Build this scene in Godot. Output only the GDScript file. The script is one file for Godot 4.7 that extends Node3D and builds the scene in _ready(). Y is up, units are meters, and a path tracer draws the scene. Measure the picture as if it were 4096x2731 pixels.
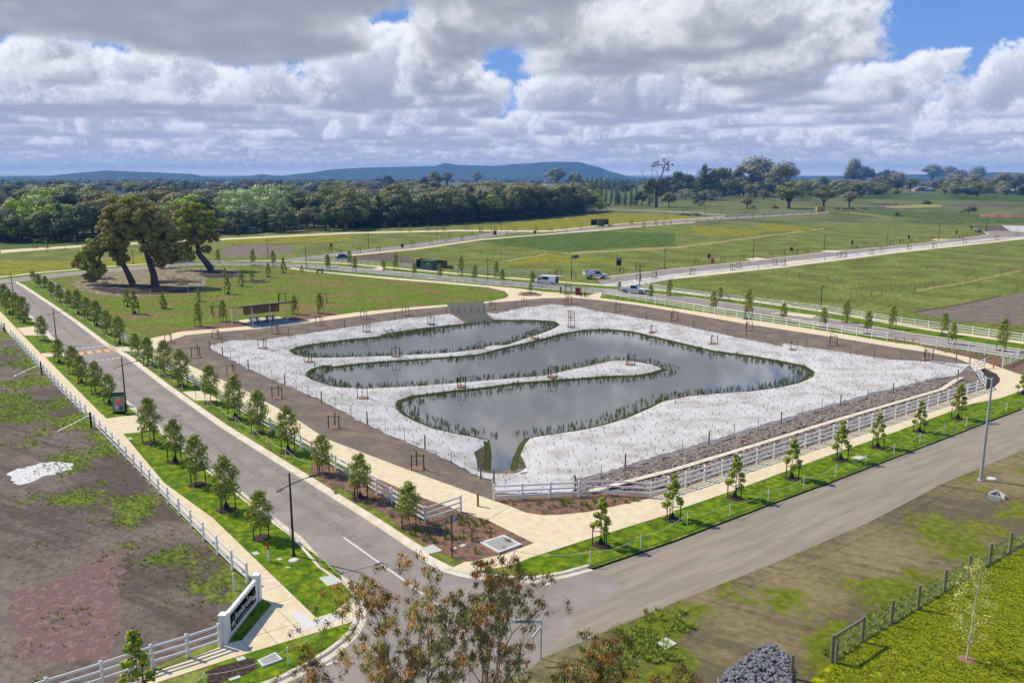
extends Node3D
# A housing estate's wetland corner seen from a drone: x to the right, y up, -z away from the camera; metres.
const WATER := -1.25
var M := {}
var used := {}
var rng := RandomNumberGenerator.new()

func _ready():
	rng.seed = 7
	# ---- camera ----
	var cam := Camera3D.new(); cam.name = "camera"; add_child(cam)
	cam.position = Vector3(0, 23, 0); cam.rotation = Vector3(deg_to_rad(-11.339), 0, 0)
	cam.fov = 44.85; cam.near = 0.5; cam.far = 40000.0
	# ---- sky, haze, exposure ----
	var env := Environment.new(); env.tonemap_mode = Environment.TONE_MAPPER_LINEAR
	env.background_mode = Environment.BG_SKY; env.background_energy_multiplier = 0.9
	env.tonemap_exposure = 1.06
	env.fog_enabled = true; env.fog_density = 0.00015; env.fog_light_color = Color(0.42, 0.69, 1.0)
	env.sdfgi_enabled = true; env.ssao_enabled = true; env.ssil_enabled = true
	var sm := PanoramaSkyMaterial.new(); sm.panorama = cloud_sky()
	env.sky = Sky.new(); env.sky.sky_material = sm
	var we := WorldEnvironment.new(); we.name = "world_environment"; we.environment = env; add_child(we)
	# ---- sun: 46 degrees up, from the left and a little behind the subject ----
	var sun := DirectionalLight3D.new(); sun.name = "sun"; sun.light_energy = 1.6; sun.light_color = Color(1, 0.955, 0.87)
	sun.light_angular_distance = 0.5; sun.shadow_enabled = true; add_child(sun)
	sun.look_at_from_position(Vector3.ZERO, Vector3(0.62, -0.735, 0.28))
	build_all()

# ---------------------------------------------------------------- sky
# Broken cumulus in a slab from 1.0 to about 2.1 km, marched ray by ray: flat grey bases, sunlit tops and sides, blue between.
var cn_a := FastNoiseLite.new()
var cn_b := FastNoiseLite.new()
var cn_c := FastNoiseLite.new()
var sky_w := 4096
var sky_px := PackedFloat32Array()
var sky_rows := []
var sky_from := 0
var sky_n := 0
const SUN := Vector3(-0.62, 0.735, -0.28)

func lane(az: float, s: float, a0: float, aw: float, s0: float, sw: float) -> float:
	return exp(-(pow((az - a0) / aw, 2) + pow(log(s / s0) / sw, 2)))

func cover(x: float, z: float) -> float:
	# how much the weather favours cloud at a place (km): broad noise, an open lane to the right, thick banks on the left and in the middle
	var s := sqrt(x * x + z * z)
	var c := cn_c.get_noise_2d(x, z) * lerpf(0.42, 0.75, smoothstep(8.0, 16.0, s)) + 0.03 * smoothstep(8.0, 16.0, s)
	c -= 0.26 * (1.0 - smoothstep(3.4, 5.3, s))
	if z < 0.0 and s < 26.0:
		var az := rad_to_deg(atan2(x, -z))
		c -= 1.2 * lane(az, s, 32.0, 7.5, 8.0, 0.55)
		c -= 0.6 * lane(az, s, -8.0, 3.2, 7.2, 0.3)
		c -= 0.5 * lane(az, s, -16.0, 9.0, 9.6, 0.09)
		c += 0.42 * lane(az, s, -25.0, 10.0, 5.6, 0.34)
		c += 0.35 * lane(az, s, -9.0, 8.0, 7.6, 0.10)
		c += 0.16 * lane(az, s, 13.0, 9.0, 6.6, 0.28)
	return c

func cloud_at(x: float, y: float, z: float, cov: float, rough := 0.46) -> float:
	var h := (y - 1.0) / 1.25
	if h <= 0.0 or h >= 1.0: return 0.0
	var d := cn_a.get_noise_3d(x, y * 0.9, z) * 0.85 + cov - 0.10 - h * 0.36 - 0.25 * h * h * h
	if d < -0.2: return 0.0
	d += (0.32 - absf(cn_b.get_noise_3d(x, y * 1.2, z)) * 1.25) * rough
	return clampf(d * 6.0, 0.0, 1.0) * clampf(h * 12.0, 0.0, 1.0)

func sky_color(d: Vector3) -> Color:
	var el := asin(d.y)
	var t := clampf(el / 0.4, 0.0, 1.0)
	var blue := Color(0.24, 0.47, 0.92).lerp(Color(0.11, 0.28, 0.74), sqrt(t))
	var haze := Color(0.76, 0.81, 0.96)
	blue = blue.lerp(haze, exp(-el / 0.05) * 0.8)
	if el < 0.004: return haze * Color(1.62, 1.45, 1.28)
	var s := 1.0 / d.y
	var s1 := minf(2.25 / d.y, s + 22.0)
	var trans := 1.0; var acc := Color(0, 0, 0); var first := -1.0
	var ds := maxf(0.10, s * 0.017)
	s += ds * fposmod(sin(d.x * 7919.0 + d.y * 15013.0) * 43758.5, 1.0)
	while s < s1:
		ds = maxf(0.10, s * 0.017)
		var x := d.x * s; var y := d.y * s; var z := d.z * s
		var cov := cover(x, z)
		var rough := 0.46 * clampf(9.0 / s, 0.3, 1.0)
		var a := cloud_at(x, y, z, cov, rough)
		if a > 0.0:
			if first < 0.0: first = s
			var k := 1.0 - exp(-a * ds * 14.0)
			var h := (y - 1.0) / 1.25
			var block := cloud_at(x + SUN.x * 0.12, y + SUN.y * 0.12, z + SUN.z * 0.12, cov, rough) + 1.3 * cloud_at(x + SUN.x * 0.36, y + SUN.y * 0.36, z + SUN.z * 0.36, cov, rough)
			var lit := exp(-block * 1.15)
			var base := Color(0.30, 0.33, 0.40).lerp(Color(0.34, 0.40, 0.60), clampf((s - 8.0) / 12.0, 0.0, 0.8)).lerp(Color(0.52, 0.56, 0.67), clampf(h * 1.7 + cn_b.get_noise_2d(x * 0.8, z * 0.8) * 0.7, 0.0, 1.0))
			var col := base + Color(0.52, 0.50, 0.47) * lit
			acc += col * (k * trans)
			trans *= 1.0 - k
			if trans < 0.03:
				acc += col * trans; trans = 0.0
				break
		s += ds
	var far := exp(-maxf(first, 0.0) / 110.0)
	var seen := 1.0 - trans
	var glow := exp(-el / 0.014)
	return (acc * far + haze * (seen * (1.0 - far)) + blue * trans) * Color(1.0 + 0.75 * glow, 1.0 + 0.55 * glow, 1.0 + 0.35 * glow)

func sky_row(k: int):
	var el: float = (0.5 - (sky_rows[k] + 0.5) / (sky_w / 2.0)) * PI
	for i in sky_n:
		var az: float = (i + sky_from + 0.5) / sky_w * TAU
		var c := sky_color(Vector3(sin(az) * cos(el), sin(el), -cos(az) * cos(el)))
		var o := (k * sky_n + i) * 3
		sky_px[o] = c.r; sky_px[o + 1] = c.g; sky_px[o + 2] = c.b

func sky_part(w: int, top: int, bottom: int, from: int, n: int) -> Image:
	sky_w = w; sky_from = from; sky_n = n; sky_rows = range(top, bottom)
	sky_px = PackedFloat32Array(); sky_px.resize(n * sky_rows.size() * 3)
	for k in sky_rows.size(): sky_row(k)
	return Image.create_from_data(n, sky_rows.size(), false, Image.FORMAT_RGBF, sky_px.to_byte_array())

func cloud_sky() -> ImageTexture:
	cn_a.seed = 47; cn_a.noise_type = FastNoiseLite.TYPE_SIMPLEX_SMOOTH; cn_a.frequency = 0.48; cn_a.fractal_octaves = 2; cn_a.fractal_gain = 0.5
	cn_b.seed = 5; cn_b.noise_type = FastNoiseLite.TYPE_SIMPLEX_SMOOTH; cn_b.frequency = 1.7; cn_b.fractal_octaves = 4; cn_b.fractal_gain = 0.55
	cn_c.seed = 23; cn_c.noise_type = FastNoiseLite.TYPE_SIMPLEX_SMOOTH; cn_c.frequency = 0.16; cn_c.fractal_octaves = 2
	# the whole dome, and the band near the horizon ahead at a finer pitch
	var whole := sky_part(1024, 0, 256, 0, 1024)
	whole.resize(4096, 1024, Image.INTERPOLATE_CUBIC)
	var full := Image.create(4096, 2048, false, Image.FORMAT_RGBF)
	full.fill(Color(0.32, 0.36, 0.30))
	full.blit_rect(whole, Rect2i(0, 0, 4096, 1024), Vector2i(0, 0))
	var top := 1024 - 170
	var ahead := sky_part(4096, top, 1024, -440, 880)
	full.blit_rect(ahead, Rect2i(440, 0, 440, 170), Vector2i(0, top))
	full.blit_rect(ahead, Rect2i(0, 0, 440, 170), Vector2i(4096 - 440, top))
	return ImageTexture.create_from_image(full)

# ---------------------------------------------------------------- helpers
class Buf:
	var v := PackedVector3Array()
	var n := PackedVector3Array()
	var c := PackedColorArray()
	var u := PackedVector2Array()
	func tri(a: Vector3, b: Vector3, d: Vector3, nrm: Vector3, col := Color.WHITE):
		if (d - a).cross(b - a).dot(nrm) < 0.0:
			var t := b; b = d; d = t
		v.append(a); v.append(b); v.append(d)
		for k in 3: n.append(nrm); c.append(col)
	func flat(a: Vector3, b: Vector3, d: Vector3, toward: Vector3, col := Color.WHITE):
		var m := (d - a).cross(b - a)
		if m.length_squared() < 1e-14: return
		m = m.normalized()
		if m.dot(toward) < 0.0: m = -m
		tri(a, b, d, m, col)
	func quad(a: Vector3, b: Vector3, d: Vector3, e: Vector3, toward: Vector3, col := Color.WHITE):
		flat(a, b, d, toward, col); flat(a, d, e, toward, col)
	func box(at: Vector3, size: Vector3, basis := Basis(), col := Color.WHITE):
		var h := size * 0.5
		for ax in 3:
			for s in [-1.0, 1.0]:
				var nn := Vector3.ZERO; nn[ax] = s
				var p := Vector3.ZERO; p[(ax + 1) % 3] = 1.0
				var q := Vector3.ZERO; q[(ax + 2) % 3] = 1.0
				var m: Vector3 = nn * h
				quad(at + basis * (m - p * h - q * h), at + basis * (m + p * h - q * h), at + basis * (m + p * h + q * h), at + basis * (m - p * h + q * h), basis * nn, col)
	func tube(pts: Array, radii: Array, sides := 6, col := Color.WHITE, cap := true):
		var rings := []
		var side := Vector3(1, 0, 0.13)
		for i in pts.size():
			var dir: Vector3 = (pts[mini(i + 1, pts.size() - 1)] - pts[maxi(i - 1, 0)]).normalized()
			if absf(dir.dot(side.normalized())) > 0.95: side = Vector3(0.1, 0.2, 1)
			var x := (side - dir * side.dot(dir)).normalized()
			var y := dir.cross(x); side = x
			var ring := []
			for k in sides:
				var a := TAU * k / sides
				ring.append([pts[i] + (x * cos(a) + y * sin(a)) * radii[i], x * cos(a) + y * sin(a)])
			rings.append(ring)
		for i in pts.size() - 1:
			for k in sides:
				var a = rings[i][k]; var b = rings[i][(k + 1) % sides]; var d = rings[i + 1][(k + 1) % sides]; var e = rings[i + 1][k]
				smooth(a, b, d, col); smooth(a, d, e, col)
		if cap:
			for end in [0, pts.size() - 1]:
				var o: Vector3 = (pts[end] - pts[1 if end == 0 else end - 1])
				for k in sides: flat(pts[end], rings[end][k][0], rings[end][(k + 1) % sides][0], o, col)
	func smooth(a, b, d, col: Color):
		var w: Vector3 = (d[0] - a[0]).cross(b[0] - a[0])
		if w.dot(a[1] + b[1] + d[1]) < 0.0:
			var t = b; b = d; d = t
		for p in [a, b, d]: v.append(p[0]); n.append(p[1]); c.append(col)
	func leaf(at: Vector3, out: Vector3, along: Vector3, length: float, width: float, col: Color, soft := 0.55):
		# a folded lozenge: two triangles, its shading leaning outwards from the crown
		var x := along.cross(out)
		if x.length_squared() < 1e-6: x = along.cross(Vector3(0.3, 0.8, 0.5))
		x = x.normalized()
		var a := at - along * length * 0.5; var b := at + along * length * 0.5
		var p := at + x * width * 0.5; var q := at - x * width * 0.5
		var m := (b - a).cross(p - a)
		if m.length_squared() < 1e-12: return
		m = m.normalized()
		if m.dot(out) < 0.0: m = -m
		var nrm := (m * (1.0 - soft) + out * soft).normalized()
		tri(a, p, b, nrm, col); tri(a, b, q, nrm, col)
	func mesh(mat: Material) -> ArrayMesh:
		var a := []; a.resize(Mesh.ARRAY_MAX)
		a[Mesh.ARRAY_VERTEX] = v; a[Mesh.ARRAY_NORMAL] = n; a[Mesh.ARRAY_COLOR] = c
		if u.size() == v.size(): a[Mesh.ARRAY_TEX_UV] = u; a[Mesh.ARRAY_TEX_UV2] = u
		var m := ArrayMesh.new()
		if v.size() == 0: return m
		m.add_surface_from_arrays(Mesh.PRIMITIVE_TRIANGLES, a); m.surface_set_material(0, mat)
		return m

func numbered(called: String) -> String:
	if not used.has(called): used[called] = 0; return called
	used[called] += 1
	return "%s_%03d" % [called, used[called]]

func tag(o: Node, label := "", category := "", group := "", kind := "") -> Node:
	if label: o.set_meta("label", label)
	if category: o.set_meta("category", category)
	if group: o.set_meta("group", group)
	if kind: o.set_meta("kind", kind)
	return o

func thing(called: String, label: String, category: String, at := Vector3.ZERO, turn := 0.0, group := "") -> Node3D:
	var o := Node3D.new(); o.name = numbered(called); add_child(o); o.position = at; o.rotation.y = turn
	tag(o, label, category, group); return o

func part(called: String, mesh: Mesh, parent: Node, at := Vector3.ZERO, basis := Basis(), mat: Material = null) -> MeshInstance3D:
	var o := MeshInstance3D.new(); o.name = called; o.mesh = mesh; o.transform = Transform3D(basis, at)
	if mat: o.material_override = mat
	parent.add_child(o, true); return o

func copy(src: Node3D, at: Vector3, turn: float, label: String, group := "", size := Vector3.ONE) -> Node3D:
	var r: Node3D = src.duplicate(); r.name = numbered(String(src.name).rstrip("0123456789_")); add_child(r)
	r.position = at; r.rotation = Vector3(0, turn, 0); r.scale = size
	r.set_meta("label", label)
	if group: r.set_meta("group", group)
	elif r.has_meta("group"): r.remove_meta("group")
	return r

func struct(called: String, mesh: Mesh, mat: Material = null, at := Vector3.ZERO) -> MeshInstance3D:
	var o := MeshInstance3D.new(); o.name = numbered(called); o.mesh = mesh; o.position = at
	if mat: o.material_override = mat
	add_child(o); o.set_meta("kind", "structure"); return o

func stuff(called: String, mesh: Mesh, places: Array, label := "", colors: Array = []) -> MultiMeshInstance3D:
	var mm := MultiMesh.new(); mm.transform_format = MultiMesh.TRANSFORM_3D; mm.use_colors = colors.size() > 0; mm.mesh = mesh; mm.instance_count = places.size()
	for i in places.size():
		mm.set_instance_transform(i, places[i])
		if colors.size(): mm.set_instance_color(i, colors[i])
	var o := MultiMeshInstance3D.new(); o.name = numbered(called); o.multimesh = mm; add_child(o)
	tag(o, label, "", "", "stuff"); return o

func box_mesh(x: float, y: float, z: float, mat: Material) -> BoxMesh:
	var b := BoxMesh.new(); b.size = Vector3(x, y, z); b.material = mat; return b

func rod_mesh(r0: float, r1: float, h: float, mat: Material, sides := 10) -> CylinderMesh:
	var b := CylinderMesh.new(); b.bottom_radius = r0; b.top_radius = r1; b.height = h; b.radial_segments = sides; b.rings = 1; b.material = mat; return b

func jit(a: float) -> float: return rng.randf_range(-a, a)
func ball() -> Vector3:
	var z := rng.randf_range(-1.0, 1.0); var a := rng.randf() * TAU; var r := sqrt(1.0 - z * z)
	return Vector3(r * cos(a), z, r * sin(a))

# a colour as it looks in the sun in the photograph, taken back to what the surface itself is
func sun_lit(r: int, g: int, b: int, f := 1.25) -> Color:
	var c := Color8(r, g, b).srgb_to_linear()
	return Color(c.r / f, c.g / f, c.b / f)          # linear
func paint(r: int, g: int, b: int, f := 1.2) -> Color: return sun_lit(r, g, b, f).linear_to_srgb()

func plain(c: Color, rough := 0.8, metal := 0.0) -> StandardMaterial3D:
	var m := StandardMaterial3D.new(); m.albedo_color = c; m.roughness = rough; m.metallic = metal; return m

func noise_tex(seed_: int, freq: float, cols: Array, stops: Array, octaves := 4, size := 512, gain := 0.55) -> NoiseTexture2D:
	var n := FastNoiseLite.new(); n.seed = seed_; n.frequency = freq; n.noise_type = FastNoiseLite.TYPE_SIMPLEX; n.fractal_octaves = octaves; n.fractal_gain = gain
	var g := Gradient.new(); g.interpolation_mode = Gradient.GRADIENT_INTERPOLATE_LINEAR; g.offsets = PackedFloat32Array(stops); g.colors = PackedColorArray(cols)
	var t := NoiseTexture2D.new(); t.width = size; t.height = size; t.seamless = true; t.noise = n; t.color_ramp = g
	return t

var fine_tex := {}
func grain(kind: String) -> Texture2D:
	if not fine_tex.has(kind):
		var lo := 0.66; var hi := 1.0; var f := 0.011; var o := 8
		if kind == "soft": lo = 0.88
		if kind == "faint": lo = 0.95
		if kind == "strong": lo = 0.44
		fine_tex[kind] = noise_tex(40 + kind.length(), f, [Color(lo, lo, lo), Color(hi, hi, hi)], [0.2, 0.8], o, 1024, 0.76)
	return fine_tex[kind]

# ground: a broad colour pattern over `wide` metres, multiplied by a grain that repeats every `fine` metres; uv is metres on the ground
func ground_mat(tex: Texture2D, wide: float, fine := 3.1, kind := "mid", rough := 0.95) -> StandardMaterial3D:
	var m := StandardMaterial3D.new(); m.albedo_texture = tex; m.roughness = rough; m.metallic_specular = 0.3
	m.uv1_scale = Vector3(1.0 / wide, 1.0 / wide, 1); m.uv1_offset = Vector3(0.37, 0.61, 0)
	m.detail_enabled = true; m.detail_blend_mode = BaseMaterial3D.BLEND_MODE_MUL; m.detail_albedo = grain(kind)
	m.detail_uv_layer = BaseMaterial3D.DETAIL_UV_2; m.uv2_scale = Vector3(0.21 / fine, 0.21 / fine, 1)
	return m

func pts(a: Array) -> PackedVector2Array:
	var p := PackedVector2Array()
	for i in range(0, a.size(), 2): p.append(Vector2(a[i], a[i + 1]))
	return p

# ---- the wetland's bowl: land falls from the path to the waterline, and on below it
var basin: PackedVector2Array
var ponds := []
var bowl := PackedFloat32Array()
const BX := -52.0
const BZ := -161.0
const BS := 0.75
var bw := 0
var bh := 0

func poly_dist(p: Vector2, poly: PackedVector2Array) -> float:
	var best := 1e18
	var a := poly[poly.size() - 1]
	for b in poly:
		var ab := b - a
		var t := clampf((p - a).dot(ab) / maxf(ab.length_squared(), 1e-9), 0.0, 1.0)
		best = minf(best, (a + ab * t).distance_squared_to(p))
		a = b
	return -sqrt(best) if Geometry2D.is_point_in_polygon(p, poly) else sqrt(best)

func make_bowl():
	bw = 150; bh = 144
	bowl.resize(bw * bh)
	for j in bh:
		for i in bw:
			var p := Vector2(BX + i * BS, BZ + j * BS)
			var b := poly_dist(p, basin)
			var y := 0.0
			if b < 0.0:
				var w := minf(poly_dist(p, ponds[0]), poly_dist(p, ponds[1]))
				y = WATER - minf(0.7, -w * 0.3) if w < 0.0 else WATER * (-b) / (-b + w) + minf(0.28, w * 0.16) * minf(1.0, -b * 0.3)
			bowl[j * bw + i] = y

func land(x: float, z: float) -> float:
	var fx := (x - BX) / BS; var fz := (z - BZ) / BS
	var i := int(floor(fx)); var j := int(floor(fz))
	if i < 0 or j < 0 or i >= bw - 1 or j >= bh - 1: return 0.0
	fx -= i; fz -= j
	var o := j * bw + i
	return lerpf(lerpf(bowl[o], bowl[o + 1], fx), lerpf(bowl[o + bw], bowl[o + bw + 1], fx), fz)

# a sheet of ground inside an outline; with `cell` it is cut along a grid and follows the land
func sheet(called: String, outline: PackedVector2Array, lift: float, mat: Material, cell := 0.0, holes := [], rough := 0.0, drop := true) -> MeshInstance3D:
	var b := Buf.new()
	var pieces := []
	if cell <= 0.0: pieces = [outline]
	else:
		var lo := outline[0]; var hi := outline[0]
		for p in outline: lo = lo.min(p); hi = hi.max(p)
		var i0 := int(floor(lo.x / cell)); var i1 := int(ceil(hi.x / cell)); var j0 := int(floor(lo.y / cell)); var j1 := int(ceil(hi.y / cell))
		for i in range(i0, i1):
			for j in range(j0, j1):
				var sq := PackedVector2Array([Vector2(i, j) * cell, Vector2(i + 1, j) * cell, Vector2(i + 1, j + 1) * cell, Vector2(i, j + 1) * cell])
				var got: Array = Geometry2D.intersect_polygons(sq, outline)
				for h in holes:
					var next := []
					for g in got: next.append_array(Geometry2D.clip_polygons(g, h))
					got = next
				pieces.append_array(got)
	for poly in pieces:
		var t := Geometry2D.triangulate_polygon(poly)
		if t.size() == 0 and cell <= 0.0: print("no triangles: ", called, " ", poly)
		for k in range(0, t.size(), 3):
			var q := [poly[t[k]], poly[t[k + 1]], poly[t[k + 2]]]
			var w := []
			for p in q:
				var y := lift
				if cell > 0.0 and drop: y += land(p.x, p.y)
				if rough > 0.0: y += rough * bump.get_noise_2d(p.x * 40.0, p.y * 40.0)
				w.append(Vector3(p.x, y, p.y))
			var x = (w[2] - w[0]).cross(w[1] - w[0])
			if x.y < 0.0:
				var s = w[1]; w[1] = w[2]; w[2] = s
				s = q[1]; q[1] = q[2]; q[2] = s
			for m in 3: b.v.append(w[m]); b.n.append(Vector3.UP); b.c.append(Color.WHITE); b.u.append(q[m].rotated(uv_turn))
			if cell > 0.0 and drop:
				for m in 3:
					var e := 0.4
					b.n[b.n.size() - 3 + m] = Vector3(land(q[m].x - e, q[m].y) - land(q[m].x + e, q[m].y), 2.0 * e, land(q[m].x, q[m].y - e) - land(q[m].x, q[m].y + e)).normalized()
	return struct(called, b.mesh(mat))
var bump := FastNoiseLite.new()
var uv_turn := 0.0

# an outline with a ragged edge
func ragged(line: PackedVector2Array, amp: float, step := 0.3, f := 1.0) -> PackedVector2Array:
	var out := PackedVector2Array()
	for i in line.size():
		var a := line[i]; var b := line[(i + 1) % line.size()]; var n := maxi(1, int(a.distance_to(b) / step))
		var nn := (b - a).orthogonal().normalized()
		for k in n:
			var q := a.lerp(b, float(k) / n)
			out.append(q + nn * amp * (bump.get_noise_2d(q.x * 30.0 * f, q.y * 30.0 * f) + 0.6 * bump.get_noise_2d(q.x * 110.0 * f + 50.0, q.y * 110.0 * f)))
	return out

# a strip of even width along a line
func ribbon(line: PackedVector2Array, left: float, right: float) -> PackedVector2Array:
	var a := PackedVector2Array(); var b := PackedVector2Array()
	for i in line.size():
		var d := (line[mini(i + 1, line.size() - 1)] - line[maxi(i - 1, 0)]).normalized()
		var nn := Vector2(d.y, -d.x)
		a.append(line[i] + nn * left); b.append(line[i] - nn * right)
	b.reverse(); a.append_array(b)
	return a

# a kerb along a line: channel at road level, then a rounded upstand to the level of the verge (verge on the left of the line)
func kerb(line: PackedVector2Array, mat: Material, called := "kerb", wide := 0.62, road := -0.095, top := 0.018):
	var prof := [[-0.02, road], [wide * 0.48, road + 0.006], [wide * 0.62, top - 0.02], [wide * 0.75, top], [wide, top]]
	var b := Buf.new()
	var rows := []
	for i in line.size():
		var d := (line[mini(i + 1, line.size() - 1)] - line[maxi(i - 1, 0)]).normalized()
		var nn := Vector2(d.y, -d.x)
		var r := []
		for p in prof: r.append(Vector3(line[i].x + nn.x * p[0], p[1], line[i].y + nn.y * p[0]))
		rows.append(r)
	for i in line.size() - 1:
		for k in prof.size() - 1:
			b.quad(rows[i][k], rows[i + 1][k], rows[i + 1][k + 1], rows[i][k + 1], Vector3.UP)
			for q in 6: b.u.append(Vector2(b.v[b.v.size() - 6 + q].x, b.v[b.v.size() - 6 + q].z))
	struct(called, b.mesh(mat))

func along(line: PackedVector2Array, step: float) -> Array:
	# points every `step` metres or a little less along a line, corners kept: [point, heading]
	var out := []
	for i in line.size() - 1:
		var a := line[i]; var b := line[i + 1]
		var n := maxi(1, int(round(a.distance_to(b) / step)))
		for k in n: out.append(a.lerp(b, float(k) / n))
	out.append(line[line.size() - 1])
	return out

var ordinals := ["first", "second", "third", "fourth", "fifth", "sixth", "seventh", "eighth", "ninth", "tenth", "eleventh", "twelfth", "thirteenth", "fourteenth", "fifteenth", "sixteenth", "seventeenth", "eighteenth", "nineteenth", "twentieth"]
func nth(i: int) -> String: return ordinals[i] if i < 20 else "twenty-" + ordinals[i - 20] if i < 29 else "thirtieth" if i == 29 else "thirty-" + ordinals[i - 30] if i < 39 else "fortieth" if i == 39 else "forty-" + ordinals[i - 40]

# ---------------------------------------------------------------- materials
func make_materials():
	bump.seed = 3; bump.frequency = 0.02; bump.fractal_octaves = 4
	M.white = plain(Color(0.86, 0.86, 0.85), 0.45)
	M.black = plain(Color(0.035, 0.037, 0.04), 0.5)
	M.steel = plain(Color(0.62, 0.64, 0.65), 0.38, 0.85)
	M.stake = plain(Color(0.16, 0.11, 0.085), 0.9)
	M.timber = plain(paint(178, 128, 76), 0.85)
	M.grey_timber = plain(paint(130, 122, 100), 0.9)
	M.rope = plain(paint(215, 208, 190), 0.9)
	M.bark = plain(paint(86, 74, 64), 0.95)
	M.pale_bark = plain(paint(150, 138, 122), 0.9)
	M.glass = plain(Color(0.05, 0.06, 0.07), 0.08)
	M.rubber = plain(Color(0.03, 0.03, 0.03), 0.85)
	M.car_white = plain(Color(0.82, 0.83, 0.84), 0.25); M.car_white.clearcoat_enabled = true; M.car_white.clearcoat = 0.6
	M.concrete = ground_mat(noise_tex(1, 0.012, [paint(228, 212, 170), paint(236, 222, 186), paint(232, 208, 174)], [0.3, 0.52, 0.75]), 14.0, 2.3, "faint", 0.9)
	M.kerb = ground_mat(noise_tex(2, 0.012, [paint(222, 208, 178), paint(234, 224, 202)], [0.3, 0.7]), 9.0, 1.7, "faint", 0.9)
	M.slab = plain(paint(196, 203, 188), 0.9)
	M.asphalt = ground_mat(noise_tex(3, 0.010, [paint(148, 139, 130), paint(155, 146, 137), paint(163, 154, 145)], [0.25, 0.5, 0.8], 6), 23.0, 1.3, "faint", 0.85)
	M.country_road = ground_mat(noise_tex(4, 0.012, [paint(150, 139, 122), paint(158, 146, 128), paint(166, 154, 134)], [0.2, 0.5, 0.8], 5), 15.0, 2.1, "faint", 0.9)
	M.country_road.uv1_scale = Vector3(1.0 / 70.0, 1.0 / 7.0, 1); M.country_road.uv2_scale = Vector3(0.03, 0.16, 1)
	M.lawn = ground_mat(noise_tex(5, 0.014, [paint(80, 112, 0, 0.86), paint(98, 126, 2, 0.86), paint(124, 140, 14, 0.86)], [0.25, 0.5, 0.8], 5), 11.0, 2.2, "mid")
	M.park = ground_mat(noise_tex(6, 0.013, [paint(130, 116, 64, 0.86), paint(112, 118, 36, 0.86), paint(100, 122, 20, 0.86), paint(116, 130, 30, 0.86)], [0.25, 0.45, 0.6, 0.82], 6), 95.0, 3.1, "mid")
	M.field = ground_mat(noise_tex(7, 0.011, [paint(108, 108, 42, 0.86), paint(110, 122, 44, 0.86), paint(118, 130, 50, 0.86), paint(134, 138, 68, 0.86)], [0.2, 0.45, 0.6, 0.85], 5), 87.0, 4.3, "mid")
	M.field_yellow = ground_mat(noise_tex(8, 0.014, [paint(118, 120, 8, 0.86), paint(150, 142, 14, 0.86), paint(132, 132, 30, 0.86)], [0.25, 0.55, 0.85], 5), 51.0, 3.7, "mid")
	M.field_deep = ground_mat(noise_tex(9, 0.014, [paint(72, 94, 18, 0.86), paint(84, 106, 24, 0.86), paint(98, 116, 36, 0.86)], [0.25, 0.55, 0.85], 5), 55.0, 3.7, "mid")
	M.meadow = ground_mat(noise_tex(10, 0.012, [paint(86, 96, 42, 0.86), paint(108, 114, 52, 0.86), paint(124, 126, 70, 0.86)], [0.25, 0.5, 0.8], 5), 310.0, 9.1, "mid")
	M.tall_grass = ground_mat(noise_tex(11, 0.02, [paint(78, 92, 40, 0.86), paint(96, 118, 26, 0.86), paint(120, 138, 40, 0.86)], [0.25, 0.5, 0.8], 5), 120.0, 8.0, "strong")
	M.dry_grass = ground_mat(noise_tex(12, 0.02, [paint(168, 154, 96, 0.86), paint(146, 142, 76, 0.86), paint(184, 166, 114, 0.86)], [0.25, 0.5, 0.8], 5), 33.0, 2.7, "mid")
	M.soil = ground_mat(noise_tex(13, 0.014, [paint(92, 79, 68, 0.86), paint(108, 93, 82, 0.86), paint(122, 106, 94, 0.86)], [0.2, 0.5, 0.8], 5), 19.0, 2.3, "mid")
	M.soil_green = ground_mat(noise_tex(14, 0.014, [paint(112, 99, 90, 0.95), paint(118, 104, 93, 0.95), paint(126, 112, 96, 0.95), paint(132, 122, 92, 0.95)], [0.25, 0.5, 0.72, 0.92], 6), 31.0, 2.3, "soft")
	M.wet_soil = ground_mat(noise_tex(15, 0.02, [paint(74, 66, 52, 0.86), paint(92, 84, 60, 0.86), paint(84, 92, 40, 0.86)], [0.25, 0.5, 0.8], 5), 7.0, 1.3, "mid", 0.7)
	M.geotextile = ground_mat(noise_tex(16, 0.016, [paint(184, 178, 169), paint(202, 198, 191), paint(212, 209, 205), paint(222, 221, 219)], [0.1, 0.35, 0.55, 0.85], 7), 37.0, 1.1, "soft")
	M.gravel = ground_mat(noise_tex(17, 0.03, [paint(98, 100, 92), paint(108, 110, 101)], [0.3, 0.7], 5), 9.0, 0.9, "soft")
	M.mulch = ground_mat(noise_tex(18, 0.018, [paint(98, 86, 80, 0.86), paint(126, 102, 86, 0.86), paint(150, 108, 78, 0.86), paint(140, 112, 96, 0.86)], [0.25, 0.45, 0.65, 0.85], 7), 8.0, 0.5, "mid")
	M.dark_mulch = ground_mat(noise_tex(19, 0.03, [paint(70, 58, 52, 0.86), paint(96, 78, 68, 0.86)], [0.3, 0.7], 5), 5.0, 0.7, "strong")
	M.ash_ground = ground_mat(noise_tex(20, 0.02, [paint(112, 88, 76, 0.86), paint(150, 138, 104, 0.86), paint(170, 160, 124, 0.86)], [0.25, 0.5, 0.8], 5), 17.0, 1.5, "mid")
	M.steel_dark = plain(Color(0.30, 0.30, 0.28), 0.6, 0.4)
	M.black_timber = plain(Color(0.10, 0.09, 0.07), 0.9)
	M.galv = plain(Color(0.66, 0.69, 0.71), 0.5, 0.35)
	M.sign_black = plain(Color(0.022, 0.024, 0.03), 0.7)
	M.sign_black.metallic_specular = 0.08
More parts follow.
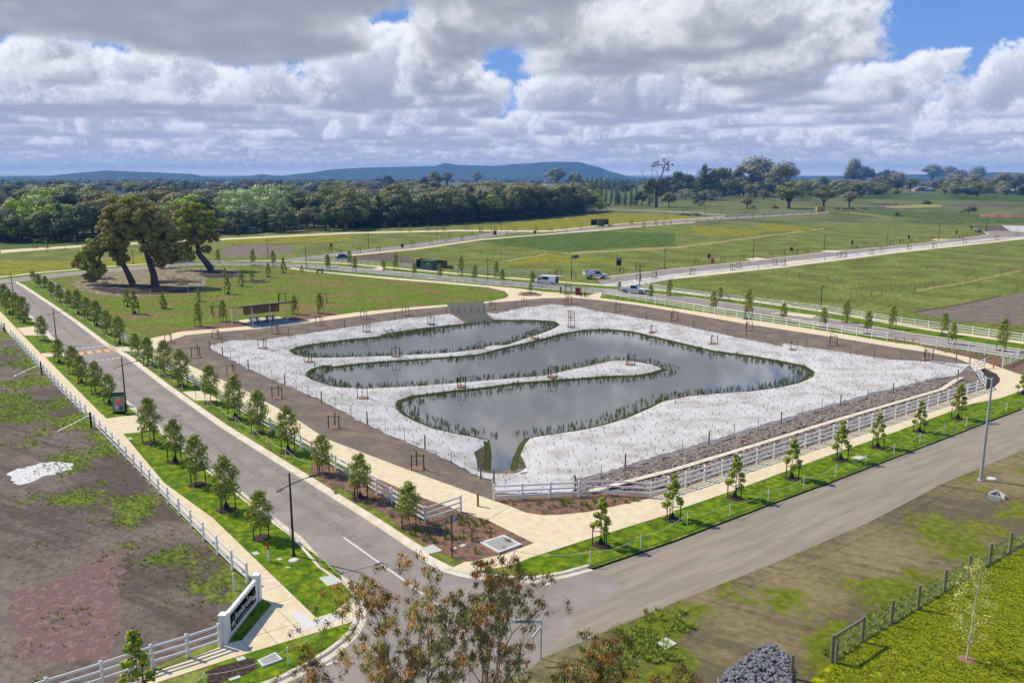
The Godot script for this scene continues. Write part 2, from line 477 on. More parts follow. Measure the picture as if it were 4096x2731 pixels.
	M.grey_print = plain(Color(0.5, 0.5, 0.5), 0.6)
	M.red = plain(Color(0.78, 0.10, 0.07), 0.5); M.blue = plain(Color(0.12, 0.16, 0.5), 0.5)
	M.solar = plain(Color(0.10, 0.13, 0.20), 0.2)
	M.screen = plain(Color(0.05, 0.055, 0.06), 0.7)
	M.cabinet = plain(paint(48, 82, 70), 0.55); M.cabinet_top = plain(paint(62, 98, 84), 0.55)
	M.rock = plain(paint(140, 128, 118), 0.95); M.rock.vertex_color_use_as_albedo = true
	M.leaf = leaf_mat()
	M.strip_grey = ground_mat(noise_tex(26, 0.02, [paint(126, 118, 114), paint(152, 146, 144)], [0.3, 0.7], 5), 11.0, 1.3, "soft", 0.6)  # greys of the darker strip along the rock bank
	M.moss = ground_mat(noise_tex(27, 0.03, [paint(84, 78, 52), paint(88, 100, 30), paint(112, 122, 44)], [0.2, 0.5, 0.8], 5), 6.0, 0.8, "strong")
	M.asphalt_dark = ground_mat(noise_tex(28, 0.02, [paint(140, 131, 123), paint(152, 143, 134)], [0.3, 0.7], 5), 9.0, 1.3, "faint", 0.8)
	M.joint = plain(paint(120, 106, 86), 0.95)
	M.forest_floor = ground_mat(noise_tex(21, 0.02, [paint(52, 52, 34, 0.86), paint(70, 72, 40, 0.86), paint(84, 92, 44, 0.86)], [0.25, 0.5, 0.8], 5), 40.0, 5.0, "mid")
	M.paint_white = plain(Color(0.78, 0.77, 0.74), 0.8)
	M.paint_orange = plain(paint(226, 170, 114), 0.8)
	M.water = plain(paint(98, 97, 92), 0.02); M.water.metallic_specular = 0.7
	var wn := noise_tex(31, 0.02, [Color(0.45, 0.45, 0.45), Color(0.55, 0.55, 0.55)], [0.2, 0.8], 3, 512)
	M.water.heightmap_enabled = true; M.water.heightmap_texture = wn; M.water.heightmap_scale = 0.12; M.water.uv1_scale = Vector3(0.16, 0.16, 1)

# bare earth with grass growing in patches: computed pixel by pixel over `wide` metres from `at`; `lush` says how green a spot is
func patchy(seed_: int, at: Vector2, wide: Vector2, size: Vector2i, earth: Array, grass: Array, lush: Callable) -> StandardMaterial3D:
	var a := FastNoiseLite.new(); a.seed = seed_; a.frequency = 0.12; a.fractal_octaves = 5; a.fractal_gain = 0.62
	var b := FastNoiseLite.new(); b.seed = seed_ + 1; b.frequency = 1.6; b.fractal_octaves = 3
	var d := FastNoiseLite.new(); d.seed = seed_ + 2; d.frequency = 0.05; d.fractal_octaves = 5; d.fractal_gain = 0.6
	var px := PackedByteArray(); px.resize(size.x * size.y * 3)
	var o := 0
	for j in size.y:
		var z := at.y + wide.y * (j + 0.5) / size.y
		for i in size.x:
			var x := at.x + wide.x * (i + 0.5) / size.x
			var f := b.get_noise_2d(x, z)
			var g := clampf((a.get_noise_2d(x, z) + lush.call(x, z) + f * 0.22) * 4.0, 0.0, 1.0)
			var rut := maxf(0.0, absf(d.get_noise_2d((x * 0.86 + z * 0.5) * 0.5, (z * 0.86 - x * 0.5) * 9.0)) - 0.12)
			var e := clampf(0.5 + d.get_noise_2d(x, z) * 1.5 + f * 0.45 - rut * 1.6, 0.0, 1.0)
			var c: Color = earth[0].lerp(earth[1], e)
			c = c.lerp(grass[0].lerp(grass[1], clampf(0.5 + f * 1.4 + d.get_noise_2d(z, x) * 0.8, 0.0, 1.0)), g)
			px[o] = int(c.r * 255.0); px[o + 1] = int(c.g * 255.0); px[o + 2] = int(c.b * 255.0); o += 3
	var m := ground_mat(ImageTexture.create_from_image(Image.create_from_data(size.x, size.y, false, Image.FORMAT_RGB8, px)), 1.0, 2.3, "soft")
	m.uv1_scale = Vector3(1.0 / wide.x, 1.0 / wide.y, 1); m.uv1_offset = Vector3(-at.x / wide.x, -at.y / wide.y, 0)
	return m

func seg_d(x: float, z: float, ax: float, az: float, bx: float, bz: float) -> float:
	var a := Vector2(ax, az); var ab := Vector2(bx - ax, bz - az); var p := Vector2(x, z)
	return (a + ab * clampf((p - a).dot(ab) / ab.length_squared(), 0.0, 1.0)).distance_to(p)

# ---------------------------------------------------------------- ground, roads, paths, water
func build_ground():
	basin = pts([-48.05,-110.54,-48.91,-114.46,-48.50,-115.81,-48.00,-119.17,-43.94,-121.94,-38.19,-124.77,-33.03,-129.26,-28.57,-133.50,-25.38,-136.36,-17.95,-142.76,-4.5,-150.6,-0.6,-152.7,5.9,-156.6,11.7,-157.2,17.0,-153.9,23.86,-146.65,28.13,-140.97,36.91,-128.79,47.06,-117.30,51.17,-111.95,52.68,-109.95,55.49,-107.06,57.12,-103.98,57.17,-100.76,55.58,-96.90,52.10,-88.14,30.29,-71.69,19.78,-63.84,13.07,-58.81,10.10,-56.76,4.81,-56.90,-1.30,-56.20,-1.38,-56.26,-8.25,-62.56,-16.68,-70.66,-21.48,-77.64,-29.03,-87.30,-39.60,-99.30,-44.02,-105.31])
	ponds = [pts([-30.75,-113.68,-30.16,-116.34,-27.11,-119.02,-24.21,-121.24,-19.44,-123.79,-10.89,-130.37,-19.67,-125.34,-13.34,-131.02,-6.34,-135.23,-2.69,-138.09,3.61,-138.09,6.82,-136.64,7.31,-134.12,5.78,-129.85,2.12,-123.67,-1.23,-118.04,-3.81,-117.40,-4.79,-114.99,-9.45,-112.48,-15.47,-111.03,-20.41,-110.08,-25.33,-109.42,-27.47,-109.61,-29.52,-111.32]), pts([-25.11,-99.79,-24.97,-102.35,-23.84,-104.10,-23.87,-102.84,-18.65,-105.64,-13.02,-107.59,-7.19,-109.42,-4.22,-110.84,-1.20,-114.79,2.03,-118.47,5.46,-122.39,8.42,-126.56,11.66,-129.07,15.27,-129.72,18.56,-127.81,21.37,-123.55,23.89,-119.57,27.89,-113.28,32.16,-109.89,35.20,-106.70,37.26,-104.10,37.35,-100.81,36.25,-98.47,33.84,-95.66,31.05,-93.54,27.10,-91.85,23.44,-90.86,19.86,-89.89,18.10,-88.81,16.20,-87.58,14.10,-84.63,11.27,-81.06,8.75,-78.76,6.41,-77.05,4.33,-76.10,2.31,-75.18,1.17,-74.50,0.59,-72.31,0.04,-68.67,-0.27,-65.08,-1.75,-65.08,-1.80,-69.85,-2.11,-73.92,-2.90,-74.59,-5.08,-75.87,-7.36,-77.53,-9.20,-79.76,-10.66,-81.86,-11.86,-84.63,-11.93,-86.97,-10.85,-88.81,-8.48,-90.08,-6.05,-91.38,-2.70,-92.72,0.76,-94.80,4.32,-95.88,7.96,-96.97,11.68,-98.10,15.37,-98.47,17.82,-100.02,19.84,-102.43,18.73,-105.38,16.66,-107.14,14.80,-108.04,12.76,-107.59,9.52,-104.52,6.47,-102.02,3.55,-99.24,-1.02,-97.72,-6.34,-95.88,-11.46,-94.10,-16.52,-93.06,-20.05,-93.41,-21.21,-94.45,-23.46,-96.61,-24.62,-98.47])]
	make_bowl()
	# the street going up on the left and the country road in front lie a kerb's height below everything else
	var right_edge := pts([-116.0,-181.2,-112.2,-181.9,-109.5,-180.9,-104.6,-175.1,-82.39,-146.53,-70.04,-130.42,-57.10,-113.09,-50.21,-104.85,-38.80,-89.38,-27.30,-74.32,-16.97,-61.72,-9.31,-52.34,-5.69,-47.69,-5.65,-47.17,-4.03,-45.50,-3.01,-44.94,-2.03,-44.62,-0.46,-44.24,1.39,-44.16,3.28,-44.86,4.86,-45.74])
	var north_edge := pts([4.83,-45.76,10.40,-49.56,18.20,-55.43,24.18,-59.79,36.24,-69.07,51.57,-80.37])
	var south_edge := pts([43.99,-67.87,32.81,-59.79,24.05,-52.47,16.20,-46.74,8.91,-41.81,1.40,-36.44,-3.34,-32.14,-8.81,-27.24,-10.88,-24.03])
	var west_north := pts([-15.37,-29.39,-13.20,-32.14,-11.37,-33.82,-10.51,-34.51,-9.52,-35.57,-8.68,-36.83])
	var left_edge := pts([-8.19,-37.78,-7.88,-38.64,-7.76,-39.83,-7.88,-40.93,-8.13,-42.08,-8.98,-43.92,-10.22,-45.24,-11.11,-46.22,-13.80,-50.46,-16.57,-53.72,-20.93,-59.17,-24.37,-63.42,-33.68,-75.27,-38.38,-81.19,-60.01,-108.58,-64.39,-114.67,-70.06,-122.66,-77.41,-132.50,-82.95,-139.96,-92.7,-152.8,-100.9,-162.7,-110.8,-172.7])
	var far_e := Vector2(1, -0.75) * 60.0
	var cut := PackedVector2Array()
	cut.append_array(right_edge); cut.append_array(north_edge); cut.append(north_edge[north_edge.size() - 1] + far_e); cut.append(south_edge[0] + far_e)
	cut.append_array(south_edge); cut.append_array(west_north); cut.append_array(left_edge)
	var near := PackedVector2Array([Vector2(-208, -400), Vector2(208, -400), Vector2(208, 0), Vector2(-208, 0)])
	sheet("ground", near, 0.0, M.field, 8.0, [basin, Geometry2D.offset_polygon(cut, 0.5)[0]], 0.0, false)
	for r in [[-7600, -7600, 7600, -400], [-7600, -400, -208, 1200], [208, -400, 7600, 1200], [-208, 0, 208, 1200]]:
		sheet("ground", PackedVector2Array([Vector2(r[0], r[1]), Vector2(r[2], r[1]), Vector2(r[2], r[3]), Vector2(r[0], r[3])]), 0.0, M.meadow)
	sheet("road", cut, -0.1, M.asphalt)
	var country := PackedVector2Array()
	country.append_array(pts([5.08,-45.57])); country.append_array(north_edge); country.append(north_edge[north_edge.size() - 1] + far_e); country.append(south_edge[0] + far_e)
	country.append_array(south_edge.slice(0, 6)); country.append_array(pts([1.63,-36.75,2.63,-38.78,3.96,-40.86,5.09,-42.47,6.33,-43.66]))
	uv_turn = deg_to_rad(36.8); sheet("country_road", country, -0.094, M.country_road); uv_turn = 0.0
	kerb(right_edge, M.kerb)
	var lk := west_north.duplicate(); lk.append_array(left_edge)
	kerb(lk, M.kerb)
	kerb(north_edge, M.wet_soil, "road_shoulder", 0.35)
	# ---- bowl of the wetland
	var white := pts([-42.09,-112.34,-40.52,-116.30,-36.69,-117.38,-27.08,-126.21,-26.17,-127.10,-21.49,-132.07,-17.14,-135.97,-10.63,-140.32,-8.47,-136.33,-6.41,-132.07,-5.94,-135.09,-5.59,-135.59,-2.89,-138.23,-4.20,-141.49,-4.74,-142.35,-2.59,-142.26,0.99,-146.00,7.24,-149.92,11.75,-147.74,15.75,-142.08,22.06,-135.16,26.13,-130.54,33.07,-119.59,38.00,-113.11,38.54,-114.77,43.99,-109.25,48.58,-103.78,53.60,-101.24,56.95,-100.01,52.07,-94.09,48.53,-92.25,39.06,-86.12,32.30,-80.94,25.25,-75.36,18.30,-70.04,13.70,-66.65,7.64,-62.66,5.13,-60.96,4.46,-57.97,-1.29,-57.83,-1.58,-61.02,-2.93,-62.66,-4.65,-65.28,-6.13,-66.76,-9.51,-70.54,-11.42,-72.70,-13.89,-75.93,-19.50,-83.28,-21.36,-85.63,-26.12,-91.42,-32.50,-98.79,-37.88,-105.99,-41.16,-110.23,-41.90,-112.02])
	var weir := pts([-10.84,-143.02,-8.62,-138.65,-6.52,-134.32,-5.76,-132.88,-4.59,-135.28,-2.86,-137.08,-4.17,-140.32,-4.84,-145.08,-5.4,-153.6,-5.6,-152.1,-11.99,-149.46])
	var chan := pts([-2.88,-70.61,-3.35,-69.20,-3.01,-67.28,-2.83,-64.41,0.41,-64.30,1.22,-65.46,0.94,-68.04,0.58,-70.41,1.28,-73.15,-2.09,-73.37])
	sheet("batter_soil", basin, 0.0, M.soil_green, 1.5)
	var wl := ragged(white, 0.28)
	sheet("geotextile", wl, 0.035, M.geotextile, 1.0, [ponds[0], ponds[1], weir, chan], 0.025)
	sheet("grey_strip", ragged(pts([50.83,-93.37,47.27,-91.42,38.85,-85.63,32.13,-80.51,25.13,-74.98,18.20,-69.63,13.61,-66.20,8.20,-62.39,5.08,-60.23,5.02,-61.02,7.68,-63.00,13.89,-67.64,18.58,-71.17,25.66,-76.66,32.80,-82.26,39.64,-87.48,49.10,-93.37]), 0.4), 0.065, M.strip_grey, 1.0)  # ragged grey strip, darker than the matting, between it and the rocks
	sheet("gravel_weir", weir, 0.06, M.gravel, 1.0, [ponds[0]], 0.03)
	sheet("channel_bank", chan, 0.03, M.wet_soil, 1.0, [ponds[1]], 0.04)
	for p in ponds:
		var w := Buf.new()
		var t := Geometry2D.triangulate_polygon(p)
		for k in range(0, t.size(), 3):
			w.tri(Vector3(p[t[k]].x, WATER + 0.02, p[t[k]].y), Vector3(p[t[k + 1]].x, WATER + 0.02, p[t[k + 1]].y), Vector3(p[t[k + 2]].x, WATER + 0.02, p[t[k + 2]].y), Vector3.UP)
		for q in w.v: w.u.append(Vector2(q.x, q.z))
		struct("pond_water", w.mesh(M.water))
		# mossy margin round the water
		var ring := Geometry2D.offset_polygon(p, 0.6)
		if ring.size(): sheet("pond_margin", ring[0], 0.05, M.moss, 1.0, [ponds[0], ponds[1]], 0.03)
	# ---- left: bare lot with grass coming through
	var lot := pts([-80.22,-122.06,-78.52,-125.15,-71.78,-116.30,-41.71,-77.49,-38.76,-73.85,-24.53,-55.57,-16.66,-45.48,-15.05,-43.84,-14.95,-42.47,-15.35,-40.24,-14.69,-38.08,-17.20,-35.51,-20.51,-32.68,-25.47,-28.16,-46.97,-52.42])
	var lo := lot[0]; var hi := lot[0]
	for q in lot: lo = lo.min(q); hi = hi.max(q)
	M.lot = patchy(71, lo, hi - lo, Vector2i(1400, 1400), [paint(98, 86, 77), paint(136, 122, 111)], [paint(84, 110, 22), paint(126, 138, 48)],
		func(x, z): return -0.31 + 0.42 * smoothstep(-62.0, -84.0, z) + 0.44 * exp(-pow(seg_d(x, z, -42, -74, -16.5, -42) / 4.2, 2)) - 0.25 * exp(-pow(Vector2(x + 25, z + 42).length() / 8.0, 2)))
	sheet("bare_lot", lot, 0.006, M.lot)
	sheet("red_soil", ragged(pts([-26.11,-44.55,-25.66,-48.48,-24.07,-48.27,-23.15,-46.05,-23.07,-44.55,-20.89,-40.24,-19.38,-36.37,-21.99,-36.12,-23.00,-35.63,-24.82,-37.01,-25.98,-39.35,-26.98,-40.24,-28.07,-42.47,-27.27,-43.84]), 0.6), 0.011, ground_mat(noise_tex(72, 0.02, [paint(120, 103, 97), paint(126, 95, 92), paint(142, 120, 113)], [0.25, 0.5, 0.8], 6), 9.0, 1.6, "faint"))
	sheet("lime_spill", ragged(pts([-39.53,-61.39,-39.64,-63.07,-38.56,-64.12,-37.15,-64.66,-35.74,-63.59,-35.05,-62.73,-35.40,-62.05,-36.21,-61.39,-36.90,-59.95,-37.88,-59.48]), 0.55), 0.012, ground_mat(noise_tex(73, 0.03, [paint(206, 200, 196), paint(234, 232, 230)], [0.3, 0.6], 5), 6.0, 1.1, "faint"))
	# ---- left verge: footpath and mown strips between crossings
	sheet("footpath", pts([-93.86,-145.68,-88.21,-140.75,-76.10,-124.83,-62.11,-106.45,-60.39,-104.41,-41.15,-79.30,-35.37,-72.04,-26.59,-59.79,-20.46,-53.09,-15.61,-46.84,-10.43,-40.17,-8.65,-40.14,-8.54,-39.60,-9.75,-38.89,-10.63,-38.31,-13.16,-36.70,-16.45,-34.40,-16.01,-28.89,-19.28,-30.44,-18.55,-33.77,-15.62,-36.37,-14.41,-37.47,-14.29,-37.72,-13.79,-41.58,-15.18,-44.55,-16.20,-45.29,-24.70,-56.25,-36.68,-71.82,-42.37,-78.77,-58.52,-99.70,-73.12,-119.11,-72.77,-117.97,-79.68,-127.07,-91.78,-142.35]), 0.02, M.concrete)
	var lawn_strips := [
		pts([-104.5,-162.7,-97.6,-156.6,-82.50,-138.40,-74.11,-127.07,-76.23,-125.15,-88.46,-141.15,-99.5,-154.7]),
		pts([-71.54,-119.11,-67.99,-119.11,-62.03,-111.04,-59.38,-107.39,-62.14,-106.59]),
		pts([-60.44,-104.32,-58.18,-105.31,-52.91,-98.09,-41.78,-83.76,-36.99,-78.25,-39.20,-76.83]),
		pts([-35.37,-72.04,-33.29,-72.71,-31.47,-71.61,-27.83,-67.09,-23.76,-62.05,-19.91,-57.39,-16.35,-52.59,-13.71,-49.34,-10.22,-45.29,-9.86,-44.11,-9.02,-42.77,-8.85,-42.51,-9.58,-40.69,-10.44,-40.15,-13.25,-43.74,-15.41,-46.52,-20.51,-53.21])]
	lawn_strips = [pts([-105.1,-163.7,-98.1,-157.6,-82.95,-139.18,-73.63,-126.43,-63.54,-113.09,-58.71,-106.69,-37.29,-78.77,-32.89,-73.39,-27.98,-67.47,-23.82,-62.22,-19.96,-57.54,-16.39,-52.71,-13.74,-49.45,-10.22,-45.29,-9.86,-44.11,-9.02,-42.77,-8.85,-42.51,-9.58,-40.69,-10.44,-40.15,-11.94,-40.61,-13.15,-42.59,-17.07,-46.84,-26.64,-58.57,-37.85,-73.39,-43.48,-80.37,-62.18,-104.85,-78.41,-127.07,-90.48,-142.35])]
	for p in lawn_strips: sheet("verge_lawn", p, 0.008, M.lawn)
	sheet("driveway", pts([-76.23,-125.15,-74.04,-126.94,-68.05,-119.23,-71.54,-119.11]), 0.013, M.concrete)
	sheet("driveway", pts([-62.14,-106.59,-59.28,-107.39,-57.98,-105.31,-60.49,-104.41]), 0.013, M.concrete)
	sheet("driveway", pts([-39.20,-76.83,-36.91,-78.25,-33.21,-72.85,-35.37,-72.04]), 0.013, M.concrete)
	sheet("corner_ramp", pts([-9.58,-40.69,-8.85,-42.51,-8.47,-41.41,-8.24,-40.14,-8.54,-39.60,-10.44,-40.14]), 0.012, M.concrete)
	sheet("verge_lawn", pts([-12.86,-36.93,-10.63,-38.31,-9.76,-38.93,-8.89,-39.53,-8.28,-39.30,-8.30,-38.78,-8.62,-37.99,-9.04,-37.10,-9.77,-35.86,-10.78,-34.87,-11.42,-34.33,-13.03,-32.74,-15.30,-30.44,-16.07,-29.01,-14.34,-35.79,-13.16,-36.70]), 0.009, M.lawn)
	sheet("verge_lawn", pts([-14.26,-37.68,-13.65,-37.98,-13.15,-41.51,-13.99,-42.29]), 0.031, M.lawn)
	sheet("mulch_bed", ragged(pts([-14.53,-35.29,-13.63,-35.86,-12.91,-36.24,-12.48,-36.31,-12.05,-35.60,-12.57,-35.05,-13.23,-34.45,-13.91,-33.98]), 0.25), 0.02, M.dark_mulch)
	sheet("field_drain", pts([69.27,-140.91,80.68,-148.44,96.0,-160.8,95.3,-159.4,80.08,-147.05,68.87,-139.80]), 0.02, M.wet_soil)
	sheet("tactile_paving", pts([-11.92,-40.57,-11.46,-40.83,-10.55,-39.75,-9.15,-40.61,-8.69,-40.25,-9.18,-39.94,-11.13,-38.57,-11.48,-39.00,-10.99,-39.34]), 0.026, M.paint_white)
	# ---- strip between the street and the long path
	sheet("verge_lawn", pts([-108.8,-182.1,-109.4,-187.5,-97.9,-172.7,-75.19,-142.35,-53.10,-112.06,-49.13,-108.58,-34.42,-88.72,-30.77,-84.35,-20.95,-72.49,-11.19,-61.72,-13.96,-59.18,-23.20,-70.96,-33.21,-83.76,-48.46,-103.52,-52.30,-108.10,-54.65,-110.54,-61.01,-119.11,-76.98,-140.35,-95.5,-164.3]), 0.008, M.lawn)
	sheet("driveway", pts([-35.85,-86.92,-33.94,-87.43,-30.46,-83.47,-33.04,-83.29]), 0.013, M.concrete)
	sheet("driveway", pts([-54.75,-110.54,-52.24,-111.04,-49.17,-108.10,-52.06,-108.01]), 0.013, M.concrete)
	sheet("mulch_bed", pts([-16.04,-62.22,-16.26,-65.20,-12.74,-61.72,-11.14,-61.39,-6.93,-57.10,-4.38,-55.03,-4.08,-54.74,-3.38,-54.18,-2.45,-53.35,-1.67,-52.82,-0.79,-51.77,1.37,-49.23,-0.43,-47.64,-2.56,-46.67,-2.94,-46.57,-5.31,-48.48,-9.77,-55.16,-13.53,-59.48,-13.43,-58.27]), 0.024, M.mulch)
	# ---- long path and the loop round the lawn
	var wide_path := pts([-52.07,-116.85,-49.78,-122.30,-45.84,-124.14,-40.71,-127.01,-38.31,-124.77,-33.19,-129.46,-34.70,-131.17,-29.36,-137.33,-26.11,-140.43,-18.27,-145.34,-4.6,-152.4,-3.0,-154.1,-1.1,-157.2,-0.6,-160.8,-1.6,-166.7,-5.1,-172.2,-15.0,-178.6,-28.3,-186.5,-48.7,-201.3,-56.1,-207.5,-56.0,-210.1,-49.1,-203.2,-28.9,-190.1,-15.3,-181.9,-5.2,-175.2,1.1,-170.8,6.3,-165.7,11.7,-162.6,14.8,-159.7,16.7,-163.8,18.1,-164.2,16.9,-157.2,18.2,-155.7,24.33,-149.66,28.66,-144.66,38.37,-134.08,49.94,-119.11,52.99,-114.67,56.32,-111.55,55.94,-111.52,58.00,-107.06,59.45,-102.99,59.60,-99.52,59.93,-95.69,61.05,-94.07,57.83,-88.87,55.96,-87.61,51.38,-84.14,47.20,-82.03,34.89,-72.40,25.83,-65.50,17.32,-58.81,11.33,-54.37,11.34,-54.10,4.62,-49.60,0.99,-47.05,0.11,-46.23,-0.24,-46.05,-2.26,-45.29,-3.53,-45.86,-2.69,-46.84,-0.43,-47.64,1.37,-49.21,-0.79,-51.77,-1.67,-52.82,-2.45,-53.35,-3.38,-54.18,-4.08,-54.74,-5.42,-55.90,-6.93,-57.10,-12.63,-60.11,-12.90,-62.56,-19.90,-71.61,-23.40,-76.24,-30.86,-85.56,-40.28,-97.30,-47.72,-106.69])
	sheet("footpath", wide_path, 0.02, M.concrete, 6.0, [basin], 0.0, false)
	# saw cuts across the paths
	for q in [pts([-14.62,-45.58,-15.42,-44.90,-16.62,-45.48,-15.49,-46.44]), pts([-14.53,-44.34,-13.95,-44.67]), pts([-14.03,-42.94,-13.12,-43.65]), pts([-13.05,-41.62,-12.18,-42.17]), pts([-12.84,-41.17,-10.32,-37.99]), pts([-13.28,-39.60,-11.66,-37.51]), pts([-13.63,-37.92,-12.82,-36.93]), pts([-13.20,-38.28,-11.19,-39.60]), pts([-1.67,-52.84,-0.10,-55.17]), pts([18.37,-63.07,18.73,-59.79]), pts([27.53,-70.11,27.66,-66.70]), pts([36.63,-76.24,37.21,-73.85]), pts([-14.22,-68.26,-11.31,-62.39]), pts([-21.44,-77.49,-21.60,-73.85]), pts([-29.76,-88.07,-29.51,-84.35])]:
		sheet("path_joint", ribbon(q.slice(0, 2), 0.012, 0.012), 0.026, M.joint)
	sheet("mulch_bed", pts([-1.25,-56.30,-0.85,-55.85,-0.16,-55.24,1.01,-54.04,2.16,-53.63,3.04,-53.65,5.26,-54.18,6.18,-54.63,10.28,-56.82,7.05,-57.53,2.81,-56.96,0.66,-56.76,-1.04,-56.53]), 0.026, M.mulch)
	sheet("mulch_bed", pts([55.42,-96.61,52.03,-88.01,52.25,-87.97,53.62,-89.07,55.34,-91.09,56.34,-92.66,57.35,-95.13,57.45,-97.42,57.55,-98.01]), 0.028, M.dark_mulch)
	sheet("mulch_bed", pts([55.91,-111.45,57.97,-106.99,59.42,-102.93,59.56,-99.46,59.96,-98.37,63.12,-103.98,60.48,-107.27,57.95,-110.77]), 0.028, M.mulch)
	sheet("mulch_bed", pts([59.96,-98.37,59.89,-95.63,60.52,-92.19,66.71,-102.09,64.26,-102.35]), 0.027, M.mulch)
	sheet("mulch_bed", pts([-50.73,-122.72,-48.64,-126.17,-46.32,-130.14,-44.31,-131.66,-40.71,-127.01,-45.84,-124.14,-49.78,-122.30]), 0.024, M.mulch)
	sheet("mulch_bed", pts([-38.06,-134.73,-34.70,-131.17,-29.36,-137.33,-30.16,-141.23,-35.40,-138.87]), 0.024, M.mulch)
	sheet("mulch_island", ragged(pts([1.4,-163.8,1.9,-165.7,3.0,-165.4,4.3,-164.5,5.6,-162.6,6.0,-160.8,5.0,-159.7,2.7,-159.4,1.6,-160.3]), 1.2), 0.026, M.mulch)
	# ---- park lawn, pale ground under the old trees
	sheet("park_lawn", pts([-65.41,-133.22,-52.30,-117.13,-45.93,-124.39,-40.79,-127.27,-29.42,-137.64,-18.31,-145.68,-4.6,-152.8,-3.0,-154.5,-1.1,-157.4,-0.7,-160.8,-1.7,-166.4,-5.1,-171.6,-15.0,-178.3,-48.5,-200.6,-55.9,-206.8,-69.2,-213.6,-82.7,-213.6,-87.5,-207.4,-101.8,-194.6,-107.1,-187.5,-106.5,-184.0,-76.89,-145.68]), 0.006, M.park)
	sheet("verge_lawn", pts([-56.8,-210.3,-58.5,-212.4,-51.0,-211.0,-15.5,-184.5,9.0,-168.2,9.9,-166.9,6.3,-165.9,-5.2,-175.4,-28.9,-190.4,-49.3,-203.9]), 0.009, M.lawn)
	sheet("verge_lawn", pts([16.9,-157.2,17.6,-159.7,19.8,-160.8,30.1,-152.0,43.75,-134.08,54.31,-117.30,53.23,-114.89,50.04,-119.34,38.45,-134.37,28.73,-145.00]), 0.009, M.lawn)
	sheet("bare_earth", ragged(pts([-95.6,-177.8,-98.1,-188.4,-98.3,-200.3,-94.8,-206.8,-87.6,-210.3,-75.1,-197.2,-66.9,-180.4,-65.2,-170.6,-68.1,-164.0,-73.2,-158.8,-80.0,-160.8,-86.8,-166.1]), 1.2), 0.012, M.ash_ground)
	sheet("bare_earth", ragged(pts([-86.2,-206.8,-83.0,-210.3,-70.7,-208.5,-64.1,-197.2,-64.0,-188.4,-69.0,-187.0,-74.5,-192.7]), 1.2), 0.013, M.ash_ground)
	sheet("mulch_bed", pts([-88.1,-170.6,-85.7,-176.6,-78.0,-176.6,-70.7,-174.2,-65.7,-171.8,-65.1,-164.0,-71.7,-161.9,-79.2,-162.9]), 0.018, M.dark_mulch)
	sheet("mulch_bed", pts([-74.9,-195.7,-75.5,-205.2,-73.1,-206.8,-66.0,-198.8,-64.5,-189.8,-69.3,-187.9]), 0.018, M.dark_mulch)
	sheet("bare_earth", ragged(pts([-59.4,-182.2,-58.4,-184.9,-56.0,-185.1,-53.5,-182.2,-53.5,-179.4,-56.0,-178.6]), 1.2), 0.012, M.dark_mulch)
	# ---- lawn strip and verge along the country road
	sheet("verge_lawn", pts([0.25,-46.25,0.99,-47.02,4.86,-49.74,11.33,-54.05,11.31,-54.32,17.31,-58.75,25.80,-65.42,34.85,-72.31,47.14,-81.92,55.78,-87.30,68.11,-97.30,62.37,-88.72,51.71,-80.59,24.20,-59.86,18.22,-55.48,10.41,-49.60,4.83,-45.82,4.32,-46.05,1.25,-44.92]), 0.008, M.lawn)
	var vs := pts([43.75,-67.47,32.66,-59.48,24.00,-52.34,16.17,-46.64,8.89,-41.71,1.47,-36.40,-1.44,-32.14,5.44,-27.93,11.83,-32.14,15.38,-35.93,17.58,-37.74,21.92,-40.93,26.56,-44.46,30.85,-47.64,38.72,-53.34,52.13,-73.39])
	lo = vs[0]; hi = vs[0]
	for q in vs: lo = lo.min(q); hi = hi.max(q)
	M.roadside = patchy(81, lo, hi - lo, Vector2i(1300, 1300), [paint(110, 99, 74), paint(150, 135, 96)], [paint(100, 112, 16), paint(124, 132, 38)],
		func(x, z): return -0.17 + 0.42 * exp(-pow(seg_d(x, z, 15.48, -37.41, 36.27, -55.16) / 1.6, 2)) + 0.25 * exp(-pow(seg_d(x, z, 4.70, -36.08, 7.32, -39.35) / 2.2, 2)))
	kerb(south_edge.slice(0, 6), M.roadside, "road_shoulder", 1.2)
	sheet("roadside_verge", vs, 0.006, M.roadside)
	sheet("paddock", pts([15.38,-35.93,17.58,-37.74,21.92,-40.93,26.56,-44.46,30.85,-47.64,38.72,-53.34,32.59,-36.83,23.88,-25.75,8.80,-27.93,11.07,-32.14]), 0.008, ground_mat(noise_tex(82, 0.016, [paint(120, 130, 0, 0.8), paint(146, 150, 0, 0.8), paint(164, 158, 34, 0.8)], [0.25, 0.5, 0.8], 5), 9.0, 1.9, "strong"))
	# ---- back road with its verges and footpaths
	var br_low := pts([-111.9,-176.6,-105.1,-192.7,-94.8,-206.8,-83.2,-216.7,-68.6,-216.7,-58.3,-213.1,-51.0,-211.0,-15.6,-184.9,8.7,-169.3,16.8,-164.5,18.1,-164.5,19.9,-162.0,30.4,-153.5,44.22,-135.54,54.51,-117.75,65.67,-103.61])
	var br := PackedVector2Array()
	sheet("road", ribbon(br_low, 5.6, 0.0), 0.010, M.asphalt)
	sheet("kerb", ribbon(br_low, 0.0, 0.45), 0.016, M.kerb)
	var br_high := PackedVector2Array()
	for i in br_low.size():
		var dd := (br_low[mini(i + 1, br_low.size() - 1)] - br_low[maxi(i - 1, 0)]).normalized()
		br_high.append(br_low[i] + Vector2(dd.y, -dd.x) * 5.6)
	sheet("kerb", ribbon(br_high, 0.45, 0.0), 0.016, M.kerb)
	sheet("verge_lawn", ribbon(br_high, 6.0, -0.45), 0.009, M.lawn)
	sheet("footpath", ribbon(br_high, 6.6, -4.6), 0.014, M.concrete)
